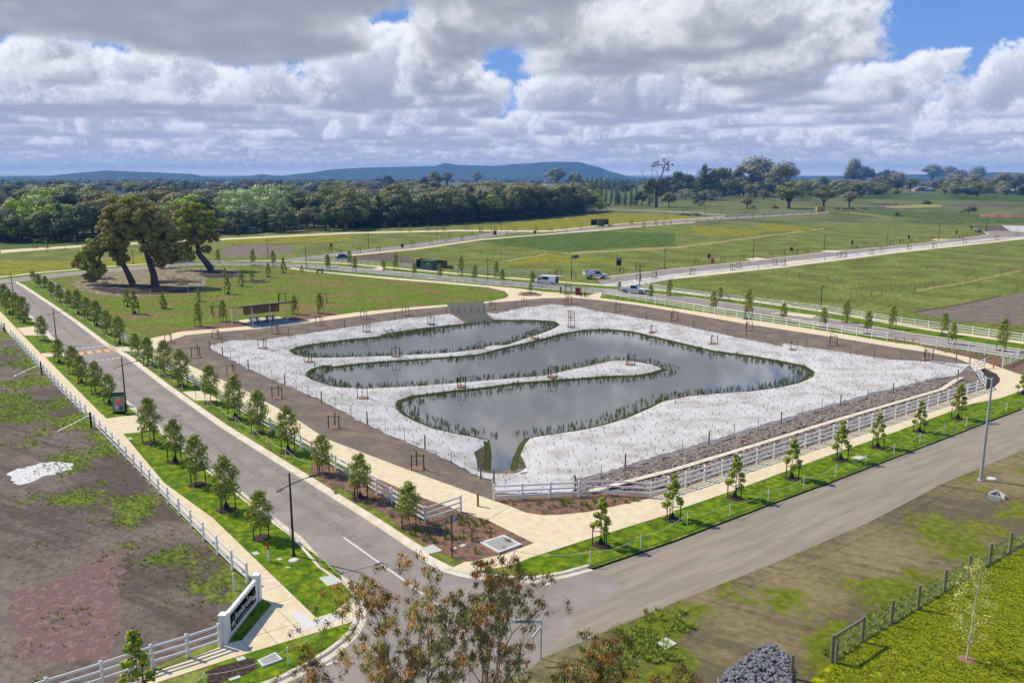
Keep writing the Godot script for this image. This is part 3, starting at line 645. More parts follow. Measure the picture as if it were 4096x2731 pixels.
	sheet("driveway", pts([46.42,-140.11,51.18,-137.03,49.38,-134.08,45.17,-138.56,43.75,-138.87]), 0.019, M.concrete)
	sheet("driveway", pts([-35.3,-205.8,-33.9,-211.3,-32.7,-211.0,-32.1,-204.5]), 0.019, M.concrete)
	# ---- street to the right, and the street along the back of the fields
	var er_n := pts([19.5,-188.3,40.6,-206.8,66.2,-227.1,94.4,-251.7,123.9,-273.1,153.7,-297.0,180.6,-320.6,191.4,-333.0,197.8,-348.2,206.9,-352.0,214.8,-344.5])
	var er_s := pts([19.1,-176.3,38.6,-196.3,73.0,-222.4,116.5,-260.9,176.9,-309.8,200.1,-320.6])
	var er := er_n.duplicate(); var es := er_s.duplicate(); es.reverse(); er.append_array(es)
	sheet("road", er, 0.020, M.asphalt)
	sheet("kerb", ribbon(er_n, 0.7, 0.0), 0.024, M.kerb)
	sheet("gravel_verge", ribbon(er_s, 0.0, 5.5), 0.020, M.geotextile)
	sheet("kerb", ribbon(er_s, 0.0, 0.6), 0.026, M.kerb)
	sheet("footpath", pts([37.5,-190.7,70.5,-214.5,119.3,-256.7,198.2,-317.5,193.5,-309.8,116.6,-250.7,69.1,-210.3,36.6,-186.2]), 0.028, M.concrete)
	for q in [pts([70.2,-236.8,71.9,-231.2,66.5,-228.3,65.8,-233.3]), pts([97.2,-259.3,104.7,-259.3,98.9,-252.7,95.1,-254.7]), pts([155.4,-306.9,162.6,-306.9,155.8,-301.2,150.8,-299.8]), pts([75.2,-225.9,83.6,-231.2,78.3,-223.1,71.9,-218.2])]: sheet("driveway", q, 0.032, M.concrete)
	sheet("road", pts([-64.1,-230.0,-55.7,-246.8,-36.8,-279.0,-5.4,-348.2,-1.0,-353.0,4.5,-346.4,40.1,-379.8,89.1,-439.2,118.8,-467.5,205.9,-542.4,198.6,-522.9,94.2,-428.0,55.6,-384.9,37.8,-357.6,27.6,-348.2,2.7,-343.6,-14.0,-305.4,-30.1,-271.9,-53.5,-236.8,-60.8,-223.9]), 0.020, M.asphalt)
	sheet("footpath", pts([-48.2,-240.1,-29.3,-264.6,-11.2,-301.9,5.4,-320.6,37.5,-354.4,54.5,-377.0,91.7,-416.6,91.7,-420.9,55.3,-382.7,38.2,-362.1,5.4,-325.5,-11.4,-307.6,-29.9,-270.2,-49.7,-242.4]), 0.026, M.concrete)
	sheet("footpath", pts([-154.9,-250.7,-139.7,-274.2,-65.3,-335.6,-22.3,-350.1,15.1,-347.3,40.9,-387.1,89.8,-443.0,119.9,-471.9,121.6,-478.6,91.0,-448.9,41.4,-392.3,15.4,-354.9,-22.9,-359.8,-67.0,-344.5,-143.3,-281.4,-161.1,-260.9]), 0.024, M.concrete)
	# ---- blocks of field with their own growth
	for r in [["field_block", M.field_deep, pts([-13.9,-302.6,-2.8,-279.0,17.8,-251.7,30.9,-267.4,54.2,-276.0,66.1,-337.3,34.1,-351.0,2.5,-327.1])], ["field_block", M.field_yellow, pts([75.4,-360.8,85.6,-388.6,95.3,-374.2,104.8,-348.3,92.9,-320.6,78.2,-320.6])],
		["field_block", M.field_yellow, pts([111.6,-392.3,126.0,-404.1,136.1,-374.2,127.0,-354.4,108.8,-348.3])], ["field_block", M.dry_grass, pts([-3.1,-227.1,4.0,-237.7,11.0,-251.7,13.7,-251.7,6.1,-237.7,-0.7,-225.1])],
		["field_block", M.dry_grass, pts([13.7,-251.7,53.9,-274.2,140.5,-374.2,137.5,-366.0,52.3,-266.3,17.0,-246.8])], ["field_block", M.field_yellow, pts([6.1,-237.7,13.5,-246.8,31.6,-221.2,18.0,-225.1,-2.2,-215.6])],
		["bare_earth", M.soil, pts([-46.4,-239.9,-37.8,-251.7,-27.6,-233.3,-23.7,-206.8,-27.7,-221.2,-39.8,-231.2])], ["bare_earth", M.soil_green, pts([-95.1,-271.3,-90.3,-284.9,-71.3,-274.2,-67.0,-249.0,-74.6,-240.8,-82.8,-236.3])],
		["field_block", M.field_yellow, pts([-140.6,-227.1,-120.4,-229.1,-114.0,-231.2,-104.4,-251.7,-90.5,-217.4,-111.5,-210.3,-118.9,-191.3])], ["field_block", M.field_yellow, pts([-108.7,-312.8,-64.0,-328.8,-58.2,-298.4,-99.2,-285.2])],
		["field_block", M.field_yellow, pts([-21.7,-360.8,-0.5,-412.4,28.9,-472.2,60.6,-529.6,98.5,-505.1,86.0,-440.3,37.4,-385.5,15.7,-360.8])], ["field_block", M.field_deep, pts([-179.8,-291.6,-152.6,-305.4,-144.6,-283.9,-162.4,-263.0])],
		["tall_grass", M.tall_grass, pts([220.7,-542.1,214.0,-467.2,228.2,-414.6,249.1,-402.3,317.9,-514.6,278.0,-495.8,261.8,-572.6,235.7,-606.7])], ["field_block", M.field_deep, pts([331.6,-881.6,460.6,-1093.2,679.4,-1105.0,454.9,-738.4,408.5,-795.9,354.2,-863.0])],
		["bare_earth", M.soil, pts([340.7,-666.1,382.2,-712.6,400.9,-688.6,403.9,-666.1,371.4,-625.3,340.8,-621.5])], ["bare_earth", M.soil, pts([211.3,-371.1,231.0,-393.7,212.9,-355.9,205.3,-348.2,199.4,-351.0])],
		["dry_strip", M.dry_grass, pts([217.8,-534.9,216.1,-484.0,217.7,-441.8,216.3,-437.0,211.5,-476.0,212.7,-525.3])], ["dry_strip", M.dry_grass, pts([82.6,-168.3,100.2,-181.7,128.3,-206.8,125.9,-202.9,98.5,-178.6,82.4,-166.6])], ["bare_earth", M.soil_green, pts([68.77,-139.33,83.3,-150.2,102.3,-164.0,80.00,-127.20,71.62,-131.24])],
		["dry_grass", M.dry_grass, pts([253.7,-606.7,338.0,-688.6,342.2,-666.1,321.4,-625.3,266.4,-597.8])], ["field_block", M.field_yellow, pts([42.2,-400.1,46.3,-439.2,66.3,-517.6,92.4,-498.5,104.5,-475.2,91.0,-448.9])]]:
		sheet(r[0], ragged(r[2], 2.0, 4.0, 0.2) if r[0] == "field_block" and Geometry2D.triangulate_polygon(ragged(r[2], 2.0, 4.0, 0.2)).size() else r[2], 0.006 + 0.004 * (used.get("field_block", 0) % 2) + (0.005 if r[0] != "field_block" else 0.0), r[1])
	sheet("geotextile", pts([231.4,-393.7,239.5,-390.1,244.8,-382.1,222.2,-346.4,207.4,-344.5,217.5,-365.9]), 0.02, M.geotextile)
	sheet("forest_floor", pts([-190.0,-286.4,-179.8,-291.6,-166.3,-305.4,-153.5,-312.8,-130.4,-325.5,-115.2,-335.6,-91.6,-355.9,-71.1,-365.9,-70.6,-385.5,-40.4,-407.2,3.6,-460.5,40.8,-529.6,56.6,-832.2,-1.0,-832.2,-46.7,-1026.9,-143.4,-1162.7,-237.1,-1924.6,-660.4,-1924.6,-1170.8,-1924.6,-1306.9,-1924.6]), 0.012, M.forest_floor)
	for e in [pts([-104.6,-176.3,-62.79,-120.27]), pts([-104.0,-172.7,-63.07,-117.41]), pts([-48.91,-97.30,-15.47,-56.26,-8.99,-48.69]), pts([-39.19,-88.72,-11.13,-53.34])]:
		sheet("tyre_polish", ragged(ribbon(e, 0.32, 0.32), 0.18, 1.2), -0.097, M.asphalt_dark)
	# ---- painted marks
	sheet("centre_line", ribbon(pts([-10.98,-50.28,-6.81,-45.11,-4.00,-41.57]), 0.07, 0.07), -0.086, M.paint_white)
	sheet("lane_mark", ribbon(pts([-8.95,-35.98,-8.50,-36.29]), 0.08, 0.08), -0.086, M.paint_white)
	sheet("lane_mark", ribbon(pts([1.82,-43.93,2.34,-44.16]), 0.12, 0.12), -0.086, M.paint_white)
	for e in [pts([-59.47,-110.04,-56.32,-112.31]), pts([-53.56,-102.00,-50.49,-104.41])]:
		sheet("crossing_edge_line", ribbon(e, 0.06, 0.06), -0.086, M.paint_white)
	var teeth := [pts([-59.47,-110.04,-56.32,-112.31]), pts([-53.56,-102.00,-50.49,-104.41])]
	for k in 6:
		for s in 2:
			var a: Vector2 = teeth[s][0].lerp(teeth[s][1], (k + 0.5) / 6.0)
			var d: Vector2 = (teeth[s][1] - teeth[s][0]).normalized()
			var up := Vector2(d.y, -d.x) * (-0.42 if s == 0 else 0.42)
			sheet("crossing_tooth", PackedVector2Array([a - d * 0.16, a + d * 0.16, a + d * 0.16 + up, a - d * 0.16 + up]), -0.083, M.paint_white)
	for q in [pts([-57.77,-107.63,-57.37,-108.10,-56.27,-106.22,-56.76,-105.95]), pts([-57.09,-108.34,-56.63,-108.82,-55.39,-106.92,-55.87,-106.50]), pts([-56.25,-109.06,-55.79,-109.55,-54.55,-107.63,-55.06,-107.25]), pts([-55.34,-109.55,-54.87,-109.95,-53.59,-108.10,-54.10,-107.72]), pts([-54.51,-110.14,-54.09,-110.54,-52.62,-108.58,-53.14,-108.10])]: sheet("crossing_bar", q, -0.084, M.paint_orange)

# ---------------------------------------------------------------- plants
func leaf_mat(back := 0.45) -> StandardMaterial3D:
	var m := StandardMaterial3D.new(); m.vertex_color_use_as_albedo = true; m.roughness = 0.65; m.metallic_specular = 0.35
	m.backlight_enabled = true; m.backlight = Color(back, back, back); return m

# leaves spread through a clump, thicker towards its outside
func clump(b: Buf, at: Vector3, r: Vector3, count: int, length: float, width: float, cols: Array, droop := 0.0, soft := 0.5):
	for k in count:
		var d := ball()
		var q := pow(rng.randf(), 0.42)
		var p := at + d * r * q
		var out := (d / r).normalized()
		var al := (ball() + Vector3.DOWN * droop)
		al = al - out * al.dot(out) * 0.6
		if al.length_squared() < 1e-4: al = Vector3(1, 0, 0)
		var c: Color = cols[rng.randi() % cols.size()]
		var f := rng.randf_range(0.78, 1.2)
		b.leaf(p, out, al.normalized(), length * rng.randf_range(0.7, 1.25), width * rng.randf_range(0.7, 1.25), Color(c.r * f, c.g * f, c.b * f), soft)

func limb(b: Buf, a: Vector3, z: Vector3, r0: float, r1: float, bend := 0.12, sides := 5):
	var p := []; var q := []
	var n := 4
	var off := Vector3(jit(bend), jit(bend) * 0.5, jit(bend)) * a.distance_to(z)
	for i in n + 1:
		var t := float(i) / n
		p.append(a.lerp(z, t) + off * sin(t * PI)); q.append(lerpf(r0, r1, t))
	b.tube(p, q, sides)

const KINDS := {
	"gum": [[98, 100, 54], [110, 102, 60], [88, 92, 52], [116, 104, 68]],
	"olive": [[98, 106, 52], [84, 94, 44], [114, 112, 60]],
	"dark": [[52, 66, 36], [60, 72, 42], [70, 78, 44]],
	"rust": [[112, 98, 56], [94, 92, 50], [122, 104, 62]],
	"willow": [[150, 164, 104], [164, 176, 122], [136, 152, 92]],
	"bright": [[124, 140, 52], [140, 150, 60], [104, 126, 46]],
	"grey": [[122, 122, 96], [108, 112, 86], [134, 128, 104]],
	"poplar": [[96, 112, 72], [110, 122, 84], [84, 102, 64]]}
func hues(k: String, f := 0.62) -> Array:
	var o := []
	for c in KINDS[k]: o.append(sun_lit(c[0], c[1], c[2], f))
	return o

# a tree of a given habit, `h` metres tall, trunk and crown as its parts
func make_tree(called: String, habit: String, kind: String, h: float, label: String, leaves := 1500, leaf := 0.5) -> Node3D:
	var t := thing(called, label, "tree")
	var wood := Buf.new(); var crown := Buf.new()
	var cols := hues(kind)
	var clumps := []
	match habit:
		"spreading":
			var fork := h * rng.randf_range(0.22, 0.32)
			limb(wood, Vector3.ZERO, Vector3(jit(0.3), fork, jit(0.3)), h * 0.035, h * 0.026, 0.05, 7)
			for k in 9:
				var a := TAU * k / 9.0 + jit(0.4); var rr := h * rng.randf_range(0.10, 0.30)
				var c := Vector3(cos(a) * rr, h * rng.randf_range(0.48, 0.86), sin(a) * rr)
				if k == 0: c = Vector3(jit(0.5), h * 0.88, jit(0.5))
				limb(wood, Vector3(0, fork * rng.randf_range(0.85, 1.0), 0), c, h * 0.017, h * 0.005)
				var s := h * rng.randf_range(0.155, 0.225)
				clumps.append([c, Vector3(s * 1.15, s * 0.78, s * 1.15)])
		"round":
			limb(wood, Vector3.ZERO, Vector3(0, h * 0.4, 0), h * 0.03, h * 0.02, 0.04, 6)
			for k in 13:
				var d := ball(); d.y = absf(d.y) * 1.1 - 0.35
				clumps.append([Vector3(d.x * h * 0.27, h * 0.5 + d.y * h * 0.36, d.z * h * 0.27), Vector3.ONE * h * rng.randf_range(0.13, 0.19)])
		"dome":
			limb(wood, Vector3.ZERO, Vector3(0, h * 0.4, 0), h * 0.03, h * 0.02, 0.04, 6)
			for k in 20:
				var d := ball(); d.y = absf(d.y)
				clumps.append([Vector3(d.x * h * 0.42, h * 0.2 + d.y * h * 0.62, d.z * h * 0.42), Vector3.ONE * h * rng.randf_range(0.12, 0.17)])
		"cone":
			limb(wood, Vector3.ZERO, Vector3(0, h * 0.9, 0), h * 0.022, h * 0.004, 0.02, 5)
			for k in 15:
				var y := 0.08 + 0.86 * k / 14.0; var rr := h * 0.23 * pow(1.0 - y, 0.62) ; var a := k * 2.4
				clumps.append([Vector3(cos(a) * rr * 0.45, h * y, sin(a) * rr * 0.45), Vector3(rr * 0.85 + 0.2, h * 0.1, rr * 0.85 + 0.2)])
		"column":
			limb(wood, Vector3.ZERO, Vector3(0, h * 0.9, 0), h * 0.014, h * 0.004, 0.02, 5)
			for k in 11:
				var y := 0.1 + 0.86 * k / 10.0; var rr := h * 0.105 * sin(clampf(0.25 + y * 0.72, 0.0, 1.0) * PI) + 0.12
				clumps.append([Vector3(jit(0.2), h * y, jit(0.2)), Vector3(rr, h * 0.075, rr)])
		"bush":
			for k in 8:
				var d := ball(); d.y = absf(d.y) * 0.8
				clumps.append([Vector3(d.x * h * 0.55, h * 0.12 + d.y * h * 0.7, d.z * h * 0.55), Vector3.ONE * h * rng.randf_range(0.24, 0.34)])
			limb(wood, Vector3.ZERO, Vector3(0, h * 0.5, 0), h * 0.04, h * 0.01)
	var area := 0.0
	for c in clumps: area += pow(c[1].x * c[1].y * c[1].z, 0.667)
	for c in clumps:
		var tint := rng.randf_range(0.85, 1.15)
		var cc := []
		for q in cols: cc.append(Color(q.r * tint, q.g * tint, q.b * tint))
		clump(crown, c[0], c[1], int(leaves * pow(c[1].x * c[1].y * c[1].z, 0.667) / area), leaf, leaf * 0.62, cc, 0.3, 0.6)
	part("trunk", wood.mesh(M.bark), t)
	part("crown", crown.mesh(M.leaf), t)
	return t

# young street tree: trunk, crown, three stakes with ties, ring of bark, sometimes a watering bag
func young_tree(called: String, label: String, shape: String, cols: Array, leaves: int, bag: bool) -> Node3D:
	var t := thing(called, label, "tree")
	var h := 4.0
	var wood := Buf.new(); var crown := Buf.new()
	limb(wood, Vector3.ZERO, Vector3(jit(0.06), h * 0.92, jit(0.06)), 0.045, 0.012, 0.012, 6)
	var n := 15
	for k in n:
		var f := float(k) / (n - 1)
		var y := h * lerpf(0.30, 0.95, f)
		var rr := 0.0
		match shape:
			"oval": rr = 0.86 * sin(PI * clampf(0.22 + f * 0.74, 0.0, 1.0)) + 0.05
			"narrow": rr = 0.52 * sin(PI * clampf(0.25 + f * 0.70, 0.0, 1.0)) + 0.08
			"open": rr = 0.85 * (1.0 - f * 0.9) + 0.05
		var a := k * 2.39996 + jit(0.3)
		var c := Vector3(cos(a) * rr * 0.72, y, sin(a) * rr * 0.72)
		limb(wood, Vector3(0, y - rr * 0.6, 0), c, 0.014, 0.005, 0.1, 4)
		var s := 0.33 + 0.27 * rr
		if shape == "open": s = 0.20 + 0.16 * (1.0 - f)
		clump(crown, c, Vector3(s, s * 0.9, s), int(leaves / float(n)), 0.19 if shape != "open" else 0.24, 0.11 if shape != "open" else 0.17, cols, 0.35, 0.45)
	part("trunk", wood.mesh(M.pale_bark), t)
	part("crown", crown.mesh(M.leaf), t)
	stakes(t, 1.25, 0.62)
	var ring := Buf.new(); heap(ring, 0.78, 0.10)
	part("mulch_ring", ring.mesh(M.dark_mulch), t)
	if bag:
		var g := Buf.new(); g.tube([Vector3(0, 0.06, 0), Vector3(0, 0.3, 0), Vector3(0, 0.52, 0), Vector3(0, 0.62, 0)], [0.24, 0.2, 0.11, 0.06], 8)
		part("watering_bag", g.mesh(M.bag), t)
	return t

func stakes(t: Node3D, tall: float, r: float):
	for k in 3:
		var a := TAU * k / 3.0 + 0.5
		part("stake", M.stake_mesh, t, Vector3(cos(a) * r, tall * 0.5, sin(a) * r), Basis().scaled(Vector3(1, tall, 1)))
	var b := Buf.new()
	for k in 3:
		var a := TAU * k / 3.0 + 0.5
		b.box(Vector3(cos(a) * r * 0.5, tall * 0.86, sin(a) * r * 0.5), Vector3(r, 0.05, 0.02), Basis(Vector3.UP, -a))
	part("tie", b.mesh(M.stake), t)

func heap(b: Buf, r: float, h: float):
	var n := 14
	for k in n:
		var a := TAU * k / n; var c := TAU * (k + 1) / n
		var ra := r * (0.9 + 0.12 * sin(k * 2.1)); var rc := r * (0.9 + 0.12 * sin(((k + 1) % n) * 2.1))
		var p := Vector3(cos(a) * ra, 0.005, sin(a) * ra); var q := Vector3(cos(c) * rc, 0.005, sin(c) * rc)
		var pi_ := p * 0.6 + Vector3.UP * h; var qi := q * 0.6 + Vector3.UP * h
		b.quad(p, q, qi, pi_, Vector3.UP); b.flat(pi_, qi, Vector3(0, h * 0.7, 0), Vector3.UP)
	for q in b.v: b.u.append(Vector2(q.x, q.z) * 1.0)

func sapling(called: String, label: String, leafy: int, cols: Array, tall := 1.25) -> Node3D:
	var t := thing(called, label, "sapling")
	var wood := Buf.new(); var crown := Buf.new()
	limb(wood, Vector3.ZERO, Vector3(jit(0.1), 2.1, jit(0.1)), 0.02, 0.006, 0.03, 4)
	for k in 5:
		var y := 0.8 + k * 0.28; var a := k * 2.4
		var e := Vector3(cos(a) * 0.28, y + 0.2, sin(a) * 0.28)
		limb(wood, Vector3(0, y, 0), e, 0.008, 0.003, 0.1, 3)
		if leafy > 0: clump(crown, e, Vector3(0.28, 0.24, 0.28), int(leafy / 5.0), 0.14, 0.07, cols, 0.4, 0.3)
	part("trunk", wood.mesh(M.pale_bark), t)
	if leafy > 0: part("crown", crown.mesh(M.leaf), t)
	stakes(t, tall, 0.55)
	var ring := Buf.new(); heap(ring, 0.7, 0.09)
	part("mulch_ring", ring.mesh(M.mulch_warm), t)
	return t

func tuft_mesh(h: float, blades: int, spread: float, cols: Array, width := 0.02) -> ArrayMesh:
	var b := Buf.new()
	for k in blades:
		var a := rng.randf() * TAU; var r := spread * sqrt(rng.randf())
		var p := Vector3(cos(a) * r * 0.4, 0, sin(a) * r * 0.4); var q := Vector3(cos(a) * r, h * rng.randf_range(0.6, 1.0), sin(a) * r)
		var s := Vector3(-sin(a), 0, cos(a)) * width
		var c: Color = cols[rng.randi() % cols.size()]
		b.flat(p - s, p + s, q, Vector3(cos(a), 0.8, sin(a)), c)
	return b.mesh(M.leaf)

func poly_random(poly: PackedVector2Array, count: int) -> Array:
	var lo := poly[0]; var hi := poly[0]
	for q in poly: lo = lo.min(q); hi = hi.max(q)
	var out := []; var tries := 0
	while out.size() < count and tries < count * 12:
		tries += 1
		var p := Vector2(rng.randf_range(lo.x, hi.x), rng.randf_range(lo.y, hi.y))
		if Geometry2D.is_point_in_polygon(p, poly): out.append(p)
	return out

func spun(x: float, y: float, z: float, s: float, sy := -1.0) -> Transform3D:
	return Transform3D(Basis(Vector3.UP, rng.randf() * TAU).scaled(Vector3(s, s if sy < 0.0 else sy, s)), Vector3(x, y, z))

func plant_streets():
	M.bag = plain(Color(0.06, 0.14, 0.12), 0.5)
	M.stake_mesh = box_mesh(0.065, 1.0, 0.065, M.stake)
	M.mulch_warm = plain(paint(150, 112, 88), 0.95)
	var green := [sun_lit(112, 128, 46, 0.72), sun_lit(96, 114, 40, 0.72), sun_lit(128, 138, 52, 0.72), sun_lit(142, 138, 54, 0.72)]
	var lime := [sun_lit(130, 146, 40, 0.8), sun_lit(112, 130, 34, 0.8), sun_lit(150, 152, 52, 0.8)]
	var protos := []
	for k in 4: protos.append(young_tree("street_tree", "", "oval", green, 2100, k % 2 == 0))
	var limes := []
	for k in 3: limes.append(young_tree("street_tree", "", "open", lime, 900, true))
	var narrow := []
	for k in 3: narrow.append(young_tree("park_tree", "", "narrow", green, 1300, false))
	var first := {}
	var rows := [
		[protos, [-93.04,-149.15,2.60,-90.86,-146.53,4.09,-85.21,-138.40,4.19,-81.54,-134.29,4.14,-77.79,-129.87,4.16,-66.90,-115.48,3.49,-56.82,-101.15,3.00,-51.90,-95.20,3.37,-48.69,-90.73,3.18,-44.77,-86.17,3.53,-41.43,-82.15,3.11,-31.77,-69.48,4.05,-27.58,-64.41,3.63,-23.89,-59.42,3.86,-20.05,-54.58,3.91,-16.25,-49.96,3.23], "leafy green street tree on the left verge, %s from the far bend", "street trees on the left verge"],
		[protos, [-107.55,-184.72,2.09,-99.24,-172.14,2.89,-98.49,-173.32,2.28,-90.10,-160.41,2.81,-83.67,-151.41,3.32,-79.17,-146.10,3.01,-73.41,-138.02,4.12,-69.18,-132.86,3.73,-64.66,-126.75,4.04,-59.79,-119.98,3.61,-54.65,-112.83,3.94,-49.12,-105.53,2.92,-44.91,-99.50,3.60,-40.65,-94.27,4.18,-36.76,-89.25,4.18,-31.12,-82.49,3.97,-26.66,-76.63,4.23,-23.14,-72.40,3.95,-19.02,-67.01,4.02,-14.91,-61.66,3.20,-11.04,-56.68,3.34,-6.87,-51.69,3.12], "green street tree between road and pond path, %s from the far bend", "street trees beside the pond path"],
		[limes, [-16.80,-33.33,3.34,5.65,-48.95,3.28,10.95,-52.96,3.26,16.22,-56.76,3.31,21.66,-60.68,3.27,27.10,-64.95,3.41,31.57,-68.18,3.09,37.31,-72.62,2.92,42.97,-76.63,3.57,54.80,-85.86,2.70], "small lime green tree beside the country road, %s counted from the left", "lime green trees along the country road"],
		[narrow, [-48.63,-126.30,3.83,-46.33,-130.69,3.52,-36.74,-137.94,3.26,-32.64,-138.71,3.59], "slim upright green tree in the bark bed beside the picnic shelter, %s from the left", "slim trees round the shelter"],
		[narrow, [-90.33,-227.52,2.39,-78.64,-221.02,3.67,-67.57,-215.42,4.26,-61.57,-213.08,4.14,-45.62,-204.19,3.86,-46.96,-210.44,3.32,-42.40,-215.78,3.88,-38.19,-200.49,3.80,-31.79,-204.19,2.62,-28.93,-204.85,4.11,-22.72,-191.85,3.16,-16.34,-186.49,3.37,-12.07,-194.80,4.34,-8.24,-181.80,3.62,-3.65,-191.19,3.59,-2.13,-178.84,3.10,4.32,-174.19,3.34], "young tree on the back road verge left of the van, %s from the left", "street trees along the back road"],
		[narrow, [21.87,-166.94,1.91,25.98,-153.54,3.13,30.74,-160.26,3.17,34.48,-139.80,3.77,39.01,-153.54,2.58,38.54,-133.36,4.90,43.48,-130.55,3.01,48.11,-125.66,3.11,53.33,-130.14,3.60,52.67,-120.39,3.46,58.22,-124.64,3.57,63.42,-119.23,3.32,61.21,-112.67,3.05,65.54,-108.20,4.34], "young tree on the back road verge right of the pickup, %s from left", "street trees along the back road"],
		[limes, [-57.31,-174.04,3.40,-56.18,-162.06,3.87,-58.35,-184.59,2.38,-56.28,-190.13,3.30,-54.77,-197.53,3.87,-50.94,-199.70,1.77,-58.33,-152.42,2.23,-68.85,-146.36,3.24,-63.89,-138.25,4.21,-61.48,-144.00,2.91,-61.37,-144.50,1.73,-65.71,-188.29,2.47,3.65,-163.84,2.22], "yellowish young tree in stakes on the park lawn right of the old gums, %s from where the list of them starts at the left", "young trees on the park lawn"]]
	for r in rows:
		var d: Array = r[1]
		for i in d.size() / 3:
			var pr: Node3D = r[0][i % r[0].size()]
			var s: float = clampf(d[i * 3 + 2] / 3.95, 0.35, 1.5)
			var tall := Vector3(lerpf(s, 1.0, 0.3), s, lerpf(s, 1.0, 0.3))
			var lab: String = r[2] % nth(i) if r[2].contains("%s") else r[2]
			if r[3] == "young trees on the park lawn": lab = ["broad yellow tree in four stakes beside the round bark patch", "yellow sapling with a long shadow on the lawn left of the bark patch", "thin green tree in stakes just above the round bark patch", "pale yellow tree in stakes on the lawn, upper right of the bark patch", "yellow tree in stakes beside the bend of the back path", "small tree in stakes on the grass left of the park bench", "leafy tree in tall stakes in the shade of the old gums", "slender yellow tree, left one of the pair in front of the old gums", "taller tree, right one of the pair in front of the old gums", "dim young tree in the edge of the big gum's shadow", "small staked tree at the near edge of the big gum's shadow", "dark little tree in stakes at the foot of the leaning gum", "leafy young tree in the round bark island of the path"][i]
			if r[0] == narrow and r[3].begins_with("slim"): lab = ["slim upright tree leftmost in the bark bed left of the shelter", "slim upright tree in the bark bed next to the shelter's left end", "slim upright tree just right of the shelter", "slim upright tree farther right of the shelter beside the path"][i]
			if not first.has(pr):
				first[pr] = true; pr.position = Vector3(d[i * 3], 0, d[i * 3 + 1]); pr.scale = tall; pr.rotation.y = i * 1.3; pr.set_meta("label", lab); pr.set_meta("group", r[3])
			else: copy(pr, Vector3(d[i * 3], 0, d[i * 3 + 1]), i * 1.7, lab, r[3], tall)
	for q in [protos, limes, narrow]:
		for p in q:
			if not first.has(p): p.queue_free(); p.get_parent().remove_child(p)
	# saplings round the water, in the bowl
	var sap := [sapling("staked_sapling", "", 0, []), sapling("staked_sapling", "", 60, lime), sapling("staked_sapling", "", 26, [sun_lit(150, 110, 84, 0.8), sun_lit(120, 110, 70, 0.8)])]
	var wet := [[-48.24,-113.99,-42.77,-117.32,-35.44,-121.84,-30.33,-128.29,-34.78,-112.93,-40.67,-104.12,-33.16,-95.09,-24.73,-84.36,-16.58,-74.02,-26.51,-104.90,-24.33,-133.94,-22.52,-125.76,-17.99,-137.93,-13.28,-133.18,-3.55,-145.24,2.17,-149.15,10.4,-150.8,10.05,-138.67,9.47,-130.47,18.30,-142.41,3.39,-122.02,21.82,-126.03,26.54,-133.57,35.88,-123.41,29.01,-116.72,44.49,-112.50,38.69,-111.42,52.94,-102.84,-15.69,-109.03,-4.44,-114.22,-16.17,-86.36,-5.89,-92.94,4.85,-97.63,15.16,-103.59,-7.60,-63.03]]
	wet = wet[0]
	var n_wet := wet.size() / 2
	var where := ["on the brown bank at the left end of the loop path", "on the brown bank below the bark bed", "on the brown bank in front of the shelter", "on the brown bank right of the shelter", "on the white matting at the pond's far left corner", "on the brown bank beside the left end of the pond", "on the brown bank left of the pond, second down", "on the brown bank left of the pond, third down", "on the brown bank left of the pond, nearest the street corner but one", "on the matting at the tip of the upper pond", "on the brown bank below the park lawn's edge", "on the matting above the upper pond, left one", "on the brown bank left of the grey gravel weir", "on the matting above the upper pond, right one", "on the brown bank right of the gravel weir", "on the brown bank below the round bark island", "on the brown bank below the two workers", "on the matting between the upper and main ponds, upper one", "on the matting between the upper and main ponds, lower one", "on the brown bank below the white pickup", "on the strip between the two ponds, right end", "on the matting above the main pond's right part", "on the brown bank right of the pickup, at the path", "on the brown bank halfway along the right path", "on the matting right of the main pond's far shore", "on the brown bank near the bollards, left of them", "on the matting at the right tip of the main pond", "on the brown bank below the three bollards", "on the strip between the two ponds, left end", "on the strip between the two ponds, middle", "on the matting left of the near basin", "on the white tongue between the pond arms, left end", "on the white tongue between the pond arms, middle", "on the white tongue between the pond arms, near its tip", "on the brown bank above the long path's near end"]
	for i in n_wet:
		var lab: String = "staked sapling " + where[mini(i, where.size() - 1)]
		var at := Vector3(wet[i * 2], land(wet[i * 2], wet[i * 2 + 1]) + 0.03, wet[i * 2 + 1])
		var pr: Node3D = sap[i % 3]
		if i < 3: pr.position = at; pr.set_meta("label", lab); pr.set_meta("group", "staked saplings round the pond")
		else: copy(pr, at, i * 2.1, lab, "staked saplings round the pond", Vector3.ONE * rng.randf_range(0.95, 1.15))
